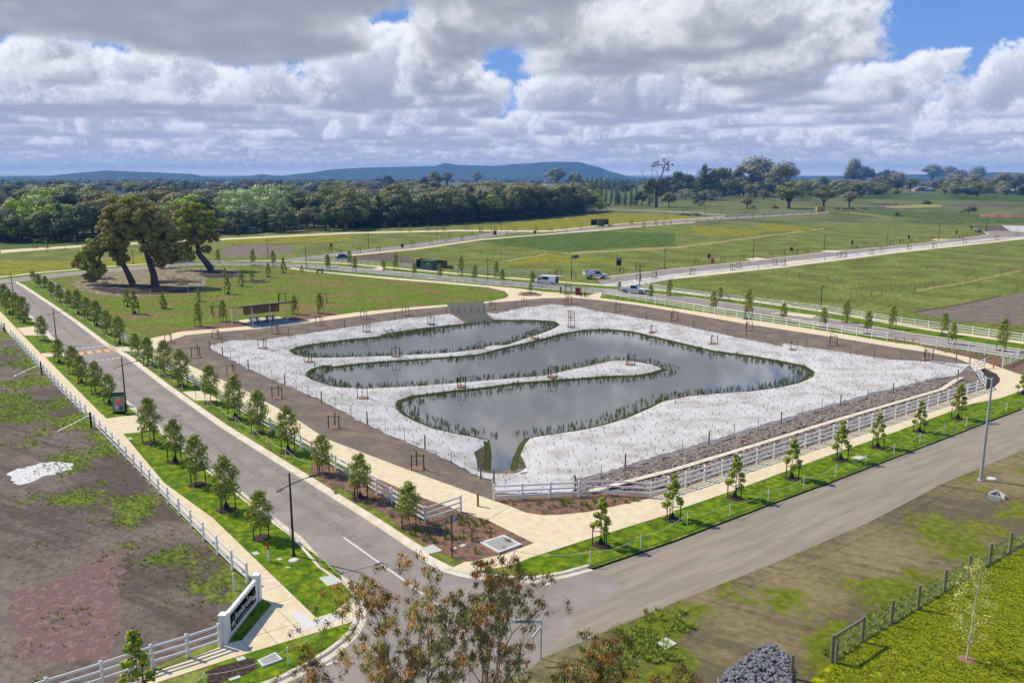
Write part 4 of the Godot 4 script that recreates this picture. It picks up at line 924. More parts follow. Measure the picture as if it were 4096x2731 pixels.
	# saplings in the new streets, far off
	for r in [["in stakes on the left side of the back street", [-55.2,-251.7,-51.1,-245.9,-46.2,-250.7,-41.6,-258.3,-32.9,-274.8,-27.8,-283.9,-23.2,-293.6,-18.1,-300.5,-13.2,-311.3,-1.9,-327.1,-25.7,-304.0,-22.7,-307.6,-15.4,-323.0,-12.4,-335.6]], ["in stakes on the upper verge of the side street", [48.4,-216.7,56.8,-222.4,63.8,-228.3,74.0,-236.8,80.6,-245.9,84.3,-245.9,88.5,-248.3,110.1,-266.3,116.0,-271.9,120.7,-274.8,128.3,-280.8,134.7,-287.1,139.9,-290.3,144.6,-293.6,151.9,-300.5,166.5,-307.6,174.3,-319.0,190.8,-340.0,10.7,-192.4,14.0,-189.1,26.2,-198.0,30.8,-202.9]], ["in stakes in the pale strip of the side street", [42.6,-195.1,54.7,-204.5,57.7,-209.6,69.2,-216.7,70.8,-214.9,93.8,-236.8,96.2,-239.0,106.9,-245.9,113.1,-253.2,126.2,-263.6,137.0,-269.1,158.3,-290.3,177.4,-304.0,196.4,-323.0,28.4,-183.6,32.8,-189.1]], ["beside the back street across the fields", [56.8,-396.2,60.7,-383.4,67.7,-390.8,76.6,-402.5,86.6,-414.9,94.2,-423.6,101.4,-432.6,106.7,-437.3,123.5,-457.0,132.6,-478.6,133.4,-462.2,142.7,-473.0,157.4,-484.3,165.2,-490.1,174.7,-502.2,182.1,-508.5,189.7,-515.0]], ["with light green leaves along the far footpath", [-75.2,-340.0,-72.5,-344.5,-68.8,-344.5,-56.0,-365.9,-47.8,-353.9,-42.8,-349.2,-35.8,-353.9,-28.9,-353.9,-19.7,-358.8,-13.2,-349.2,-7.1,-353.9,1.2,-353.9,9.8,-344.5,16.2,-344.5,22.4,-344.5,29.3,-353.9,56.9,-397.3,61.1,-385.5,68.6,-397.3,72.5,-397.3,-153.8,-267.4,-150.8,-268.5,-147.1,-279.0,-105.1,-319.0,-97.3,-320.6,-82.7,-337.3,-75.5,-341.8,-49.72,-136.43,-42.7,-151.3,-35.1,-151.5,10.9,-162.0]]]:
		var d: Array = r[1]
		for i in d.size() / 2:
			copy(sap[1] if r[0].contains("leaves") or i % 3 == 0 else sap[i % 3], Vector3(d[i * 2], 0.01, d[i * 2 + 1]), i * 1.9, "sapling " + r[0] + ", " + nth(i) + " from the left end", "saplings in the new streets", Vector3.ONE * (1.45 if r[0].contains("leaves") else 1.2))

# an old gum built to its own outline: limbs run from the trunk to leaf masses
func old_gum(called: String, label: String, at: Vector3, trunk: Array, radii: Array, masses: Array, cols: Array, per: float) -> Node3D:
	var t := thing(called, label, "tree", at)
	var wood := Buf.new(); var crown := Buf.new()
	wood.tube(trunk, radii.map(func(q): return q * 0.8), 10)
	for m in masses:
		var c: Vector3 = m[0]
		var best: Vector3 = trunk[trunk.size() - 1]
		for i in range(2, trunk.size()):
			if trunk[i].distance_to(c) < best.distance_to(c) and trunk[i].y < c.y: best = trunk[i]
		limb(wood, best, c, 0.22, 0.06, 0.14, 6)
		for k in 4: limb(wood, best.lerp(c, 0.7), c + ball() * m[1] * 0.8, 0.06, 0.02, 0.1, 4)
		var r: float = m[1] * 1.38
		for k in 42:
			var d := ball()
			var rr := r * rng.randf_range(0.15, 0.36)
			clump(crown, c + d * Vector3(r, r * 0.72, r) * rng.randf_range(0.55, 1.0), Vector3(rr, rr * 0.75, rr), int(per * 30.0 * rr * rr / 9.0), 0.34, 0.16, (m[2] if m.size() > 2 else cols).map(func(q): return q * rng.randf_range(0.75, 1.25)), 0.5, 0.2)
	part("trunk", wood.mesh(M.bark), t); part("crown", crown.mesh(M.leaf), t)
	return t

func plant_old_gums():
	var olive := [sun_lit(112, 112, 50, 0.5), sun_lit(124, 116, 58, 0.5), sun_lit(100, 100, 48, 0.6), sun_lit(132, 110, 64, 0.6)]
	var warm := [sun_lit(128, 118, 62, 0.5), sun_lit(126, 112, 60, 0.5), sun_lit(112, 106, 56, 0.6)]
	var fresh := [sun_lit(140, 140, 48, 0.5), sun_lit(122, 126, 48, 0.5), sun_lit(106, 110, 46, 0.6)]
	# x and height read as metres from the foot of each trunk
	var p := Vector3(-75.70, -174.16, 0); p = Vector3(p.x, 0, p.y)
	old_gum("old_gum_tree", "tallest old gum with a thick straight trunk and a broad olive crown", p, [Vector3.ZERO, Vector3(-0.1, 2.5, 0), Vector3(-0.6, 5.0, 0.2), Vector3(-1.3, 7.4, 0), Vector3(-1.9, 10.0, -0.3), Vector3(-2.6, 13, 0)], [1.15, 0.85, 0.8, 0.6, 0.42, 0.2],
		[[Vector3(-4.0, 15.2, 0), 2.6, warm], [Vector3(-6.6, 16.2, -1), 2.3, warm], [Vector3(-7.6, 13.0, 0.6), 2.3, warm], [Vector3(-2.0, 13.8, 1.5), 2.4, olive], [Vector3(0.9, 12.6, 0), 2.4, warm], [Vector3(2.6, 10.6, 0.4), 2.2, olive], [Vector3(3.4, 8.2, 0), 2.0, olive], [Vector3(4.0, 6.2, -0.5), 1.5, olive], [Vector3(1.8, 14.0, 0), 1.7, warm], [Vector3(-0.4, 15.6, 0.6), 1.8, olive], [Vector3(0.2, 9.4, 2.0), 1.9, olive], [Vector3(1.6, 7.2, 0.5), 1.5, olive], [Vector3(-5.2, 10.6, 1.6), 2.0, olive], [Vector3(-3.2, 17.4, 0), 1.7, fresh], [Vector3(-7.9, 9.8, 0), 1.6, fresh], [Vector3(1.9, 4.9, 1), 1.0, olive]], olive, 150.0)
	p = Vector3(-82.08, -177.84, 0); p = Vector3(p.x, 0, p.y)
	old_gum("old_gum_tree", "leaning old gum left of the tallest one, its low foliage hanging near the ground", p, [Vector3.ZERO, Vector3(-0.9, 2.4, 0), Vector3(-2.0, 5.0, 0), Vector3(-3.2, 7.2, 0.3), Vector3(-4.4, 8.8, 0)], [0.95, 0.75, 0.6, 0.4, 0.2],
		[[Vector3(-4.6, 9.2, 0), 1.9, olive], [Vector3(-7.6, 7.6, 0.5), 1.9, fresh], [Vector3(-9.6, 6.2, 0), 1.7, fresh], [Vector3(-8.6, 4.4, 0.8), 1.6, fresh], [Vector3(-11.0, 4.6, 0), 1.2, olive], [Vector3(-7.2, 3.2, 0.4), 1.5, fresh], [Vector3(-8.6, 1.7, 0.5), 1.2, olive], [Vector3(-2.4, 7.6, 1.0), 1.5, olive], [Vector3(-1.8, 5.6, 0.8), 1.2, olive]], fresh, 150.0)
	p = Vector3(-74.77, -205.18, 0); p = Vector3(p.x, 0, p.y)
	old_gum("old_gum_tree", "leaning old gum right of the tallest one, with bright lumpy foliage", p, [Vector3.ZERO, Vector3(-1.3, 2.0, 0), Vector3(-2.9, 4.0, 0), Vector3(-3.1, 6.4, 0), Vector3(-3.0, 9.0, 0), Vector3(-3.2, 11.5, 0)], [1.15, 0.95, 0.8, 0.6, 0.4, 0.2],
		[[Vector3(-3.4, 14.6, 0), 2.0, fresh], [Vector3(-6.2, 13.2, 0), 1.9, fresh], [Vector3(-0.8, 13.4, 0.5), 1.9, fresh], [Vector3(1.0, 11.8, 0), 1.6, fresh], [Vector3(-4.6, 11.2, 1.2), 2.0, fresh], [Vector3(-1.2, 10.4, 1.0), 1.9, fresh], [Vector3(-8.2, 10.2, 0), 1.7, olive], [Vector3(0.6, 8.4, 0), 1.5, olive], [Vector3(-5.8, 7.8, 0.8), 1.6, fresh], [Vector3(-6.6, 5.4, 0), 1.5, olive], [Vector3(-2.4, 7.4, 1.2), 1.3, olive], [Vector3(-5.0, 3.8, 0.6), 1.2, fresh], [Vector3(-1.0, 5.2, 0.6), 1.0, olive]], fresh, 150.0)
	# fallen branches and cut logs lying on the bare ground
	var i := 0
	for r in [["A1", [-92.7,-180.4,-88.8,-179.1,-91.0,-185.7,-74.2,-179.1,-70.7,-176.6,-69.8,-180.4,-75.3,-184.3,-86.2,-206.8,-80.5,-200.3,-79.1,-201.9,-67.9,-192.7,-63.6,-191.3]]]:
		var d: Array = r[1]
		var labs := ["pale bare branches heaped left of the leaning gum", "grey stump with spiky roots left of the leaning gum", "bent dead limb behind the leaning gum", "thick grey fallen trunk right of the tallest gum", "forked log at the near end of the fallen trunk", "long pale log at the right end of the heap", "upturned bleached limbs behind the fallen trunk", "dead branches by the fence between the gums", "grey log between the two right gums", "short brown log at the leaning gum's foot", "flat log in the shade right of the leaning gum", "loose branch at the right edge of the bare ground"]
		for k in d.size() / 2:
			var t := thing("fallen_log", labs[k], "log", Vector3(d[k * 2], 0.02, d[k * 2 + 1]), rng.randf() * 0.6 - 0.3, "fallen timber under the old gums")
			var b := Buf.new()
			var len := rng.randf_range(2.2, 4.6) if k != 3 else 6.0
			var r0 := rng.randf_range(0.13, 0.24) if k != 3 else 0.42
			b.tube([Vector3(-len * 0.5, r0, 0), Vector3(0, r0 * 1.1, jit(0.3)), Vector3(len * 0.5, r0 * 0.8, jit(0.6))], [r0, r0 * 0.85, r0 * 0.55], 8)
			part("log", b.mesh(M.pale_bark), t)
			var w := Buf.new()
			for q in 6: limb(w, Vector3(jit(len * 0.4), r0, 0), Vector3(jit(len * 0.6), rng.randf_range(0.5, 1.5), jit(1.2)), r0 * 0.4, 0.02, 0.15, 5)
			part("dead_branch", w.mesh(M.pale_bark), t)

# gum standing in front of the camera: forking stems, fine twigs, hanging leaves with copper tips
func front_gum(called: String, label: String, at: Vector3, h: float, stems: int, spread: float, leaf_n: int, sd: int):
	rng.seed = sd
	var t := thing(called, label, "tree", at)
	var wood := Buf.new(); var twigs := Buf.new(); var crown := Buf.new()
	var g := [sun_lit(116, 114, 58, 0.8), sun_lit(130, 124, 66, 0.8), sun_lit(98, 98, 50, 0.8), sun_lit(146, 138, 84, 0.8)]
	var o := [sun_lit(176, 118, 50, 0.85), sun_lit(186, 132, 70, 0.85), sun_lit(158, 108, 54, 0.85)]
	var todo := []
	for k in stems:
		var a := TAU * k / stems + jit(0.5)
		todo.append([Vector3(cos(a) * 0.12, 0, sin(a) * 0.12), Vector3(cos(a) * spread * 0.42, 1.0, sin(a) * spread * 0.42).normalized(), h * 0.36, h * 0.0135, 0])
	var tips := []
	while todo.size():
		var e = todo.pop_back()
		var p: Vector3 = e[0]; var d: Vector3 = e[1]; var l: float = e[2]; var r: float = e[3]; var lev: int = e[4]
		var ps := [p]; var rs := [r]
		var n := 4
		for k in n:
			d = (d + ball() * 0.13 + Vector3.UP * 0.05).normalized()
			p += d * l / n; ps.append(p); rs.append(r * lerpf(1.0, 0.66, (k + 1.0) / n))
		(wood if lev < 3 else twigs).tube(ps, rs, 7 if lev < 2 else 4 if lev < 4 else 3, Color.WHITE, false)
		if lev >= 5 or r < 0.004: tips.append([p, d]); continue
		if lev >= 3: tips.append([ps[3], d])
		var kids := 2 if rng.randf() < 0.45 else 3
		for k in kids:
			var ax := ball(); ax = (ax - d * ax.dot(d)).normalized()
			var nd := (d + ax * rng.randf_range(0.38, 0.78) * (spread if lev < 2 else 1.0)).normalized()
			if k == 0: nd = (d + ax * 0.2).normalized()
			todo.append([ps[4] if k < 2 else ps[3], nd, l * rng.randf_range(0.60, 0.80), rs[4] * (0.86 if k == 0 else 0.64), lev + 1])
	var each := maxi(1, int(float(leaf_n) / maxf(1.0, tips.size())))
	for e in tips:
		var q: Vector3 = e[0]
		var copper := rng.randf() < smoothstep(0.4, 0.95, q.y / h) * 0.34
		for k in each:
			var p := q + ball() * rng.randf_range(0.02, 0.2)
			var cols = o if copper and rng.randf() < 0.8 else g
			var c: Color = cols[rng.randi() % cols.size()]; var f := rng.randf_range(0.75, 1.3)
			crown.leaf(p, (p - Vector3(0, h * 0.55, 0)).normalized(), (Vector3.DOWN + ball() * 0.75).normalized(), rng.randf_range(0.09, 0.17), rng.randf_range(0.022, 0.038), Color(c.r * f, c.g * f, c.b * f), 0.35)
	part("trunk", wood.mesh(M.gum_bark), t)
	part("twigs", twigs.mesh(M.gum_bark), t)
	part("crown", crown.mesh(M.leaf), t)

func plant_front():
	M.gum_bark = ground_mat(noise_tex(61, 0.03, [paint(128, 116, 104), paint(176, 162, 146)], [0.3, 0.7]), 1.0, 0.4, "mid"); M.gum_bark.uv1_triplanar = true; M.gum_bark.uv2_triplanar = true
	var p := Vector2(-1.86, -25.16)
	front_gum("front_gum_tree", "open grey gum with forking stems and copper leaf tips in the foreground", Vector3(p.x, 0, p.y), 9.5, 4, 1.0, 40000, 5)
	p = Vector2(-4.47, -25.16)
	front_gum("front_gum_tree", "lower copper tipped gum at the bottom edge, left of the big foreground gum", Vector3(p.x, 0, p.y), 6.6, 4, 1.0, 22000, 15)
	p = Vector2(0.77, -25.75)
	front_gum("front_gum_bush", "bushy copper tipped gum at the bottom edge below the street name sign", Vector3(p.x, 0, p.y), 6.0, 5, 0.9, 24000, 25)
	p = Vector2(3.12, -25.75)
	front_gum("front_gum_bush", "dark copper tipped gum at the bottom edge right of the street name sign", Vector3(p.x, 0, p.y), 6.1, 4, 0.6, 24000, 35)
	rng.seed = 77
	# birch on the paddock
	var t := thing("young_birch", "thin pale birch with sparse yellow leaves on the paddock lawn", "tree", Vector3(22.04, -36.25, 0)); t.position = Vector3(t.position.x, 0, t.position.y)
	var w := Buf.new(); var c := Buf.new()
	limb(w, Vector3.ZERO, Vector3(0.15, 5.2, 0), 0.05, 0.01, 0.02, 6)
	for k in 34:
		var y := 0.9 + 4.1 * k / 33.0; var a := k * 2.4; var r := 0.85 * sin(PI * clampf(0.15 + 0.82 * k / 33.0, 0, 1))
		var e := Vector3(cos(a) * r, y + r * 0.4, sin(a) * r)
		limb(w, Vector3(0.03 * y, y, 0), e, 0.01, 0.003, 0.08, 3)
		clump(c, e, Vector3(0.3, 0.3, 0.3), 60, 0.085, 0.06, [sun_lit(186, 180, 90, 0.9), sun_lit(160, 164, 60, 0.9), sun_lit(196, 190, 120, 0.9)], 0.4, 0.3)
	part("trunk", w.mesh(plain(paint(214, 208, 196), 0.8)), t); part("crown", c.mesh(M.leaf), t)
	var hb := Buf.new(); heap(hb, 0.5, 0.06); part("mulch_ring", hb.mesh(M.mulch_warm), t)

func ground_cover():
	var gcol := [sun_lit(92, 116, 28, 0.85), sun_lit(108, 130, 40, 0.85), sun_lit(76, 100, 26, 0.85)]
	# reeds standing in the shallows
	var reed := tuft_mesh(0.5, 14, 0.2, [sun_lit(70, 86, 34, 0.8), sun_lit(92, 108, 44, 0.8), sun_lit(104, 118, 50, 0.8)], 0.016)
	var places := []
	for p in ponds:
		var a: Vector2 = p[p.size() - 1]
		for b in p:
			var l: float = a.distance_to(b); var nn: Vector2 = (b - a).orthogonal().normalized()
			for k in int(l * 9.0):
				var q: Vector2 = a.lerp(b, rng.randf()) + nn * (rng.randf_range(-0.4, 0.4) if rng.randf() < 0.35 else rng.randf_range(0.3, 1.9)) * (1.0 if Geometry2D.is_point_in_polygon(a.lerp(b, 0.5) + nn * 0.4, p) else -1.0)
				if rng.randf() < 0.8 and not (q.y > -75.0 and q.x > -6.0 and q.x < 3.0): places.append(spun(q.x, WATER - 0.02 if Geometry2D.is_point_in_polygon(q, p) else land(q.x, q.y), q.y, rng.randf_range(0.7, 1.25)))
			a = b
	stuff("reeds", reed, places, "green reeds growing along the waterline of the ponds")
	# rows of sedge seedlings planted through the matting
	var sedge := tuft_mesh(0.24, 6, 0.09, [sun_lit(84, 98, 46, 0.75), sun_lit(100, 110, 56, 0.75), sun_lit(128, 118, 84, 0.75)], 0.014)
	var white := pts([-42.09,-112.34,-40.52,-116.30,-36.69,-117.38,-27.08,-126.21,-26.17,-127.10,-21.49,-132.07,-17.14,-135.97,-10.63,-140.32,-8.47,-136.33,-6.41,-132.07,-5.94,-135.09,-5.59,-135.59,-2.89,-138.23,-4.20,-141.49,-4.74,-142.35,-2.59,-142.26,0.99,-146.00,7.24,-149.92,11.75,-147.74,15.75,-142.08,22.06,-135.16,26.13,-130.54,33.07,-119.59,38.00,-113.11,38.54,-114.77,43.99,-109.25,48.58,-103.78,53.60,-101.24,56.95,-100.01,52.07,-94.09,48.53,-92.25,39.06,-86.12,32.30,-80.94,25.25,-75.36,18.30,-70.04,13.70,-66.65,7.64,-62.66,5.13,-60.96,4.46,-57.97,-1.29,-57.83,-1.58,-61.02,-2.93,-62.66,-4.65,-65.28,-6.13,-66.76,-9.51,-70.54,-11.42,-72.70,-13.89,-75.93,-19.50,-83.28,-21.36,-85.63,-26.12,-91.42,-32.50,-98.79,-37.88,-105.99,-41.16,-110.23,-41.90,-112.02]); var weir := pts([-10.84,-143.02,-8.62,-138.65,-6.52,-134.32,-5.76,-132.88,-4.59,-135.28,-2.86,-137.08,-4.17,-140.32,-4.84,-145.08,-5.4,-153.6,-5.6,-152.1,-11.99,-149.46]); var chan := pts([-2.88,-70.61,-3.35,-69.20,-3.01,-67.28,-2.83,-64.41,0.41,-64.30,1.22,-65.46,0.94,-68.04,0.58,-70.41,1.28,-73.15,-2.09,-73.37])
	places = []
	var lo := white[0]; var hi := white[0]
	for q in white: lo = lo.min(q); hi = hi.max(q)
	var x := lo.x
	while x < hi.x:
		var z := lo.y
		while z < hi.y:
			var q := Vector2(x + jit(0.26), z + jit(0.26))
			z += 0.85
			if rng.randf() < 0.2: continue
			if not Geometry2D.is_point_in_polygon(q, white) or Geometry2D.is_point_in_polygon(q, ponds[0]) or Geometry2D.is_point_in_polygon(q, ponds[1]) or Geometry2D.is_point_in_polygon(q, weir) or Geometry2D.is_point_in_polygon(q, chan): continue
			places.append(spun(q.x, land(q.x, q.y) + 0.03, q.y, rng.randf_range(0.6, 1.5)))
		x += 0.85
	stuff("sedge_seedlings", sedge, places, "small sedges planted in rows through the white matting")
	# rough grass: weeds on the bare lot, roadside and paddock
	var weed := tuft_mesh(0.13, 12, 0.15, [sun_lit(120, 132, 44, 0.7), sun_lit(136, 142, 56, 0.7), sun_lit(104, 120, 40, 0.7)], 0.013)
	places = []
	var nz := FastNoiseLite.new(); nz.seed = 71; nz.frequency = 0.12; nz.fractal_octaves = 5; nz.fractal_gain = 0.62
	for q in poly_random(pts([-70.81,-114.67,-41.08,-76.24,-38.20,-72.71,-24.31,-55.03,-16.54,-45.11,-15.51,-40.24,-17.30,-35.75,-20.89,-33.36,-26.70,-30.44,-49.68,-60.61]), 9000):
		var lush: float = -0.31 + 0.44 * exp(-pow(seg_d(q.x, q.y, -42, -74, -16.5, -42) / 4.2, 2)) + 0.42 * smoothstep(-62.0, -84.0, q.y)
		if nz.get_noise_2d(q.x, q.y) + lush > jit(0.12): places.append(spun(q.x, 0.0, q.y, rng.randf_range(0.7, 1.6)))
	for q in poly_random(pts([15.58,-36.12,17.78,-37.95,22.11,-41.17,26.71,-44.74,31.03,-47.95,35.15,-50.92,35.59,-51.62,31.77,-49.34,24.96,-44.37,18.26,-39.65,15.24,-36.75]), 2600): places.append(spun(q.x, 0.0, q.y, rng.randf_range(1.2, 2.4)))
	for q in poly_random(ragged(pts([4.69,-36.75,5.69,-38.78,8.91,-41.49,9.40,-40.24,8.65,-38.08,7.82,-36.12,5.99,-35.63,3.19,-36.12]), 2.0), 900): if nz.get_noise_2d(q.x * 3.0, q.y * 3.0) > jit(0.2) - 0.05: places.append(spun(q.x, 0.0, q.y, rng.randf_range(1.0, 2.2)))
	stuff("weeds", weed, places, "tufts of weeds and rough grass on the bare lot and along the paddock fence")
	var blade := tuft_mesh(0.07, 9, 0.13, [sun_lit(134, 144, 14, 0.78), sun_lit(150, 152, 28, 0.78), sun_lit(118, 130, 10, 0.78)], 0.013)
	places = []
	for q in poly_random(pts([15.39,-35.81,17.60,-37.61,21.93,-40.78,26.55,-44.28,30.82,-47.44,36.59,-51.62,24.97,-33.77,13.74,-32.69]), 15000): places.append(spun(q.x, 0.0, q.y, rng.randf_range(0.7, 1.5)))
	stuff("paddock_grass", blade, places, "bright yellow green grass of the paddock")
	# tussocks in the bark beds
	var tus := tuft_mesh(0.42, 40, 0.34, [sun_lit(120, 128, 44, 0.85), sun_lit(100, 116, 44, 0.85), sun_lit(140, 138, 60, 0.85)], 0.016)
	var beds := [[pts([-4.97,-47.85,-5.87,-49.34,-9.77,-55.16,-13.53,-59.48,-13.24,-57.10,-6.53,-55.43,-5.64,-51.86,-3.51,-53.72,-1.68,-52.59,0.32,-49.45,-0.98,-47.64]), 84, "in the bark bed at the street corner"], [pts([-0.97,-56.22,1.01,-54.21,2.17,-53.86,3.05,-53.86,5.28,-54.42,9.94,-56.39,2.78,-56.39,0.66,-56.20,-0.93,-55.98]), 34, "in the bark bed below the white fence"], [pts([56.02,-110.58,57.77,-106.61,59.31,-102.73,59.46,-99.27,60.31,-98.97,62.87,-103.55,60.22,-106.78]), 14, "in the bark bed by the right hand bollard"]]
	for bed in beds:
		for q in poly_random(bed[0], bed[1]):
			var o := MeshInstance3D.new(); o.name = numbered("tussock"); o.mesh = tus; add_child(o)
			o.position = Vector3(q.x, 0.02, q.y); o.rotation.y = rng.randf() * TAU; o.scale = Vector3.ONE * rng.randf_range(0.55, 1.1)
			tag(o, "small green tussock planted " + bed[2], "plant", "young tussocks in the bark beds")
	# broken rock facing the bank below the long white fence
	var rock := Buf.new(); lump(rock, 0.5, 3)
	var rk := rock.mesh(M.rock)
	places = []
	var cols := []
	var eg := pts([5.76,-57.74,12.85,-62.32,21.12,-68.46,30.33,-75.41,39.61,-82.15,46.90,-87.43,50.51,-91.40,51.75,-92.66])
	for q in poly_random(pts([50.00,-90.83,47.81,-91.17,38.60,-85.08,31.93,-79.99,24.97,-74.50,18.10,-69.26,13.52,-65.77,8.14,-61.93,5.31,-60.31,4.80,-58.18,10.50,-58.48,13.23,-59.54,18.36,-63.45,25.59,-68.86,30.70,-72.67,51.85,-88.71]), 6000):
		var near := 9.0
		for i in eg.size() - 1: near = minf(near, seg_d(q.x, q.y, eg[i].x, eg[i].y, eg[i + 1].x, eg[i + 1].y))
		if near < 0.5: continue
		var s := rng.randf_range(0.2, 0.62)
		places.append(Transform3D(Basis(ball(), rng.randf() * TAU).scaled(Vector3(s, s * 0.6, s)), Vector3(q.x, land(q.x, q.y) + 0.05, q.y)))
		var v := rng.randf_range(0.7, 1.25); cols.append(Color(v, v * 0.96, v * 0.92))
	stuff("rock_facing", rk, places, "broken grey brown rock facing the bank below the white fence", cols)
	places = []; cols = []
	for q in poly_random(pts([-37.65,-57.98,-39.63,-73.39,-30.03,-62.39,-20.21,-48.91,-15.95,-43.49,-15.24,-38.78,-18.69,-35.51,-23.29,-34.91,-27.86,-38.78]), 2600):
		var s := rng.randf_range(0.04, 0.2) * rng.randf()
		places.append(Transform3D(Basis(ball(), rng.randf() * TAU).scaled(Vector3(s, s * 0.7, s)), Vector3(q.x, 0.01, q.y)))
		var v := rng.randf_range(0.7, 1.2); cols.append(Color(v, v * 0.92, v * 0.86))
	stuff("earth_clods", rk, places, "clods of earth scattered on the bare lot", cols)
	places = []; cols = []
	for q in poly_random(pts([9.56,-34.40,10.33,-35.27,11.27,-36.12,12.10,-37.01,12.79,-37.34,13.13,-37.01,13.32,-36.25,13.21,-35.03,12.65,-33.77,11.11,-32.69,9.19,-32.90]), 1100):
		var s := rng.randf_range(0.10, 0.26)
		places.append(Transform3D(Basis(ball(), rng.randf() * TAU).scaled(Vector3(s, s * 0.7, s)), Vector3(q.x, 0.12 + 0.18 * rng.randf(), q.y)))
		var v := rng.randf_range(0.65, 1.25); cols.append(Color(v * 0.86, v * 1.02, v * 1.28))
	stuff("stone_heap", rk, places, "heap of blue grey crushed stone beside the paddock gate post", cols)

func lump(b: Buf, r: float, sd: int):
	# a faceted stone
	var g := RandomNumberGenerator.new(); g.seed = sd
	var rows := []
	for j in 4:
		var row := []
		for i in 5:
			var a := TAU * i / 5.0 + 0.4 * j; var e := PI * (j / 3.0 - 0.5)
			row.append(Vector3(cos(a) * cos(e), sin(e), sin(a) * cos(e)) * r * g.randf_range(0.6, 1.3) if j % 3 else Vector3(0, sin(e) * r * 0.85, 0))
		rows.append(row)
	for j in 3:
		for i in 5:
			var q = [rows[j][i], rows[j][(i + 1) % 5], rows[j + 1][(i + 1) % 5], rows[j + 1][i]]
			b.quad(q[0], q[1], q[2], q[3], q[0] + q[2])

# ---------------------------------------------------------------- fences and street furniture
var post_mesh: ArrayMesh
var rail_mesh: BoxMesh

func ground_at(p: Vector2) -> float: return maxf(land(p.x, p.y), -0.5)

func rail_fence(label: String, line: PackedVector2Array, bay := 2.35, group := "", tall := 1.22):
	if post_mesh == null:
		var b := Buf.new()
		b.box(Vector3(0, 0.62, 0), Vector3(0.125, 1.24, 0.125))
		for s in 4:
			var a := TAU * s / 4.0 + PI / 4.0; var c := a + PI / 2.0; var r := 0.104
			b.flat(Vector3(cos(a) * r, 1.24, sin(a) * r), Vector3(cos(c) * r, 1.24, sin(c) * r), Vector3(0, 1.30, 0), Vector3(cos(a + PI / 4.0), 1, sin(a + PI / 4.0)))
			b.flat(Vector3(cos(a) * r, 1.2399, sin(a) * r), Vector3(cos(c) * r, 1.2399, sin(c) * r), Vector3(0, 1.2399, 0), Vector3.DOWN)
		post_mesh = b.mesh(M.white)
		rail_mesh = box_mesh(1, 0.115, 0.045, M.white)
	var spots := along(line, bay)
	var t := thing("white_rail_fence", label, "fence", Vector3(spots[0].x, ground_at(spots[0]), spots[0].y), 0.0, group)
	var o := t.position
	var k := tall / 1.22
	for i in spots.size():
		var p: Vector2 = spots[i]
		var q: Vector2 = spots[mini(i + 1, spots.size() - 1)] - spots[maxi(i - 1, 0)]
		part("post", post_mesh, t, Vector3(p.x, ground_at(p), p.y) - o, Basis(Vector3.UP, -q.angle()).scaled(Vector3(1, k, 1)))
		if i + 1 == spots.size(): continue
		var n: Vector2 = spots[i + 1]
		var y0 := ground_at(p); var y1 := ground_at(n)
		var l := p.distance_to(n) - 0.115
		for h in [0.34, 0.72, 1.10]:
			var dir := Vector3(n.x - p.x, y1 - y0, n.y - p.y).normalized()
			var bs := Basis(dir, Vector3.UP, dir.cross(Vector3.UP).normalized()).scaled_local(Vector3(l, 1, 1))
			part("rail", rail_mesh, t, Vector3((p.x + n.x) * 0.5, (y0 + y1) * 0.5 + h * k, (p.y + n.y) * 0.5) - o, bs)

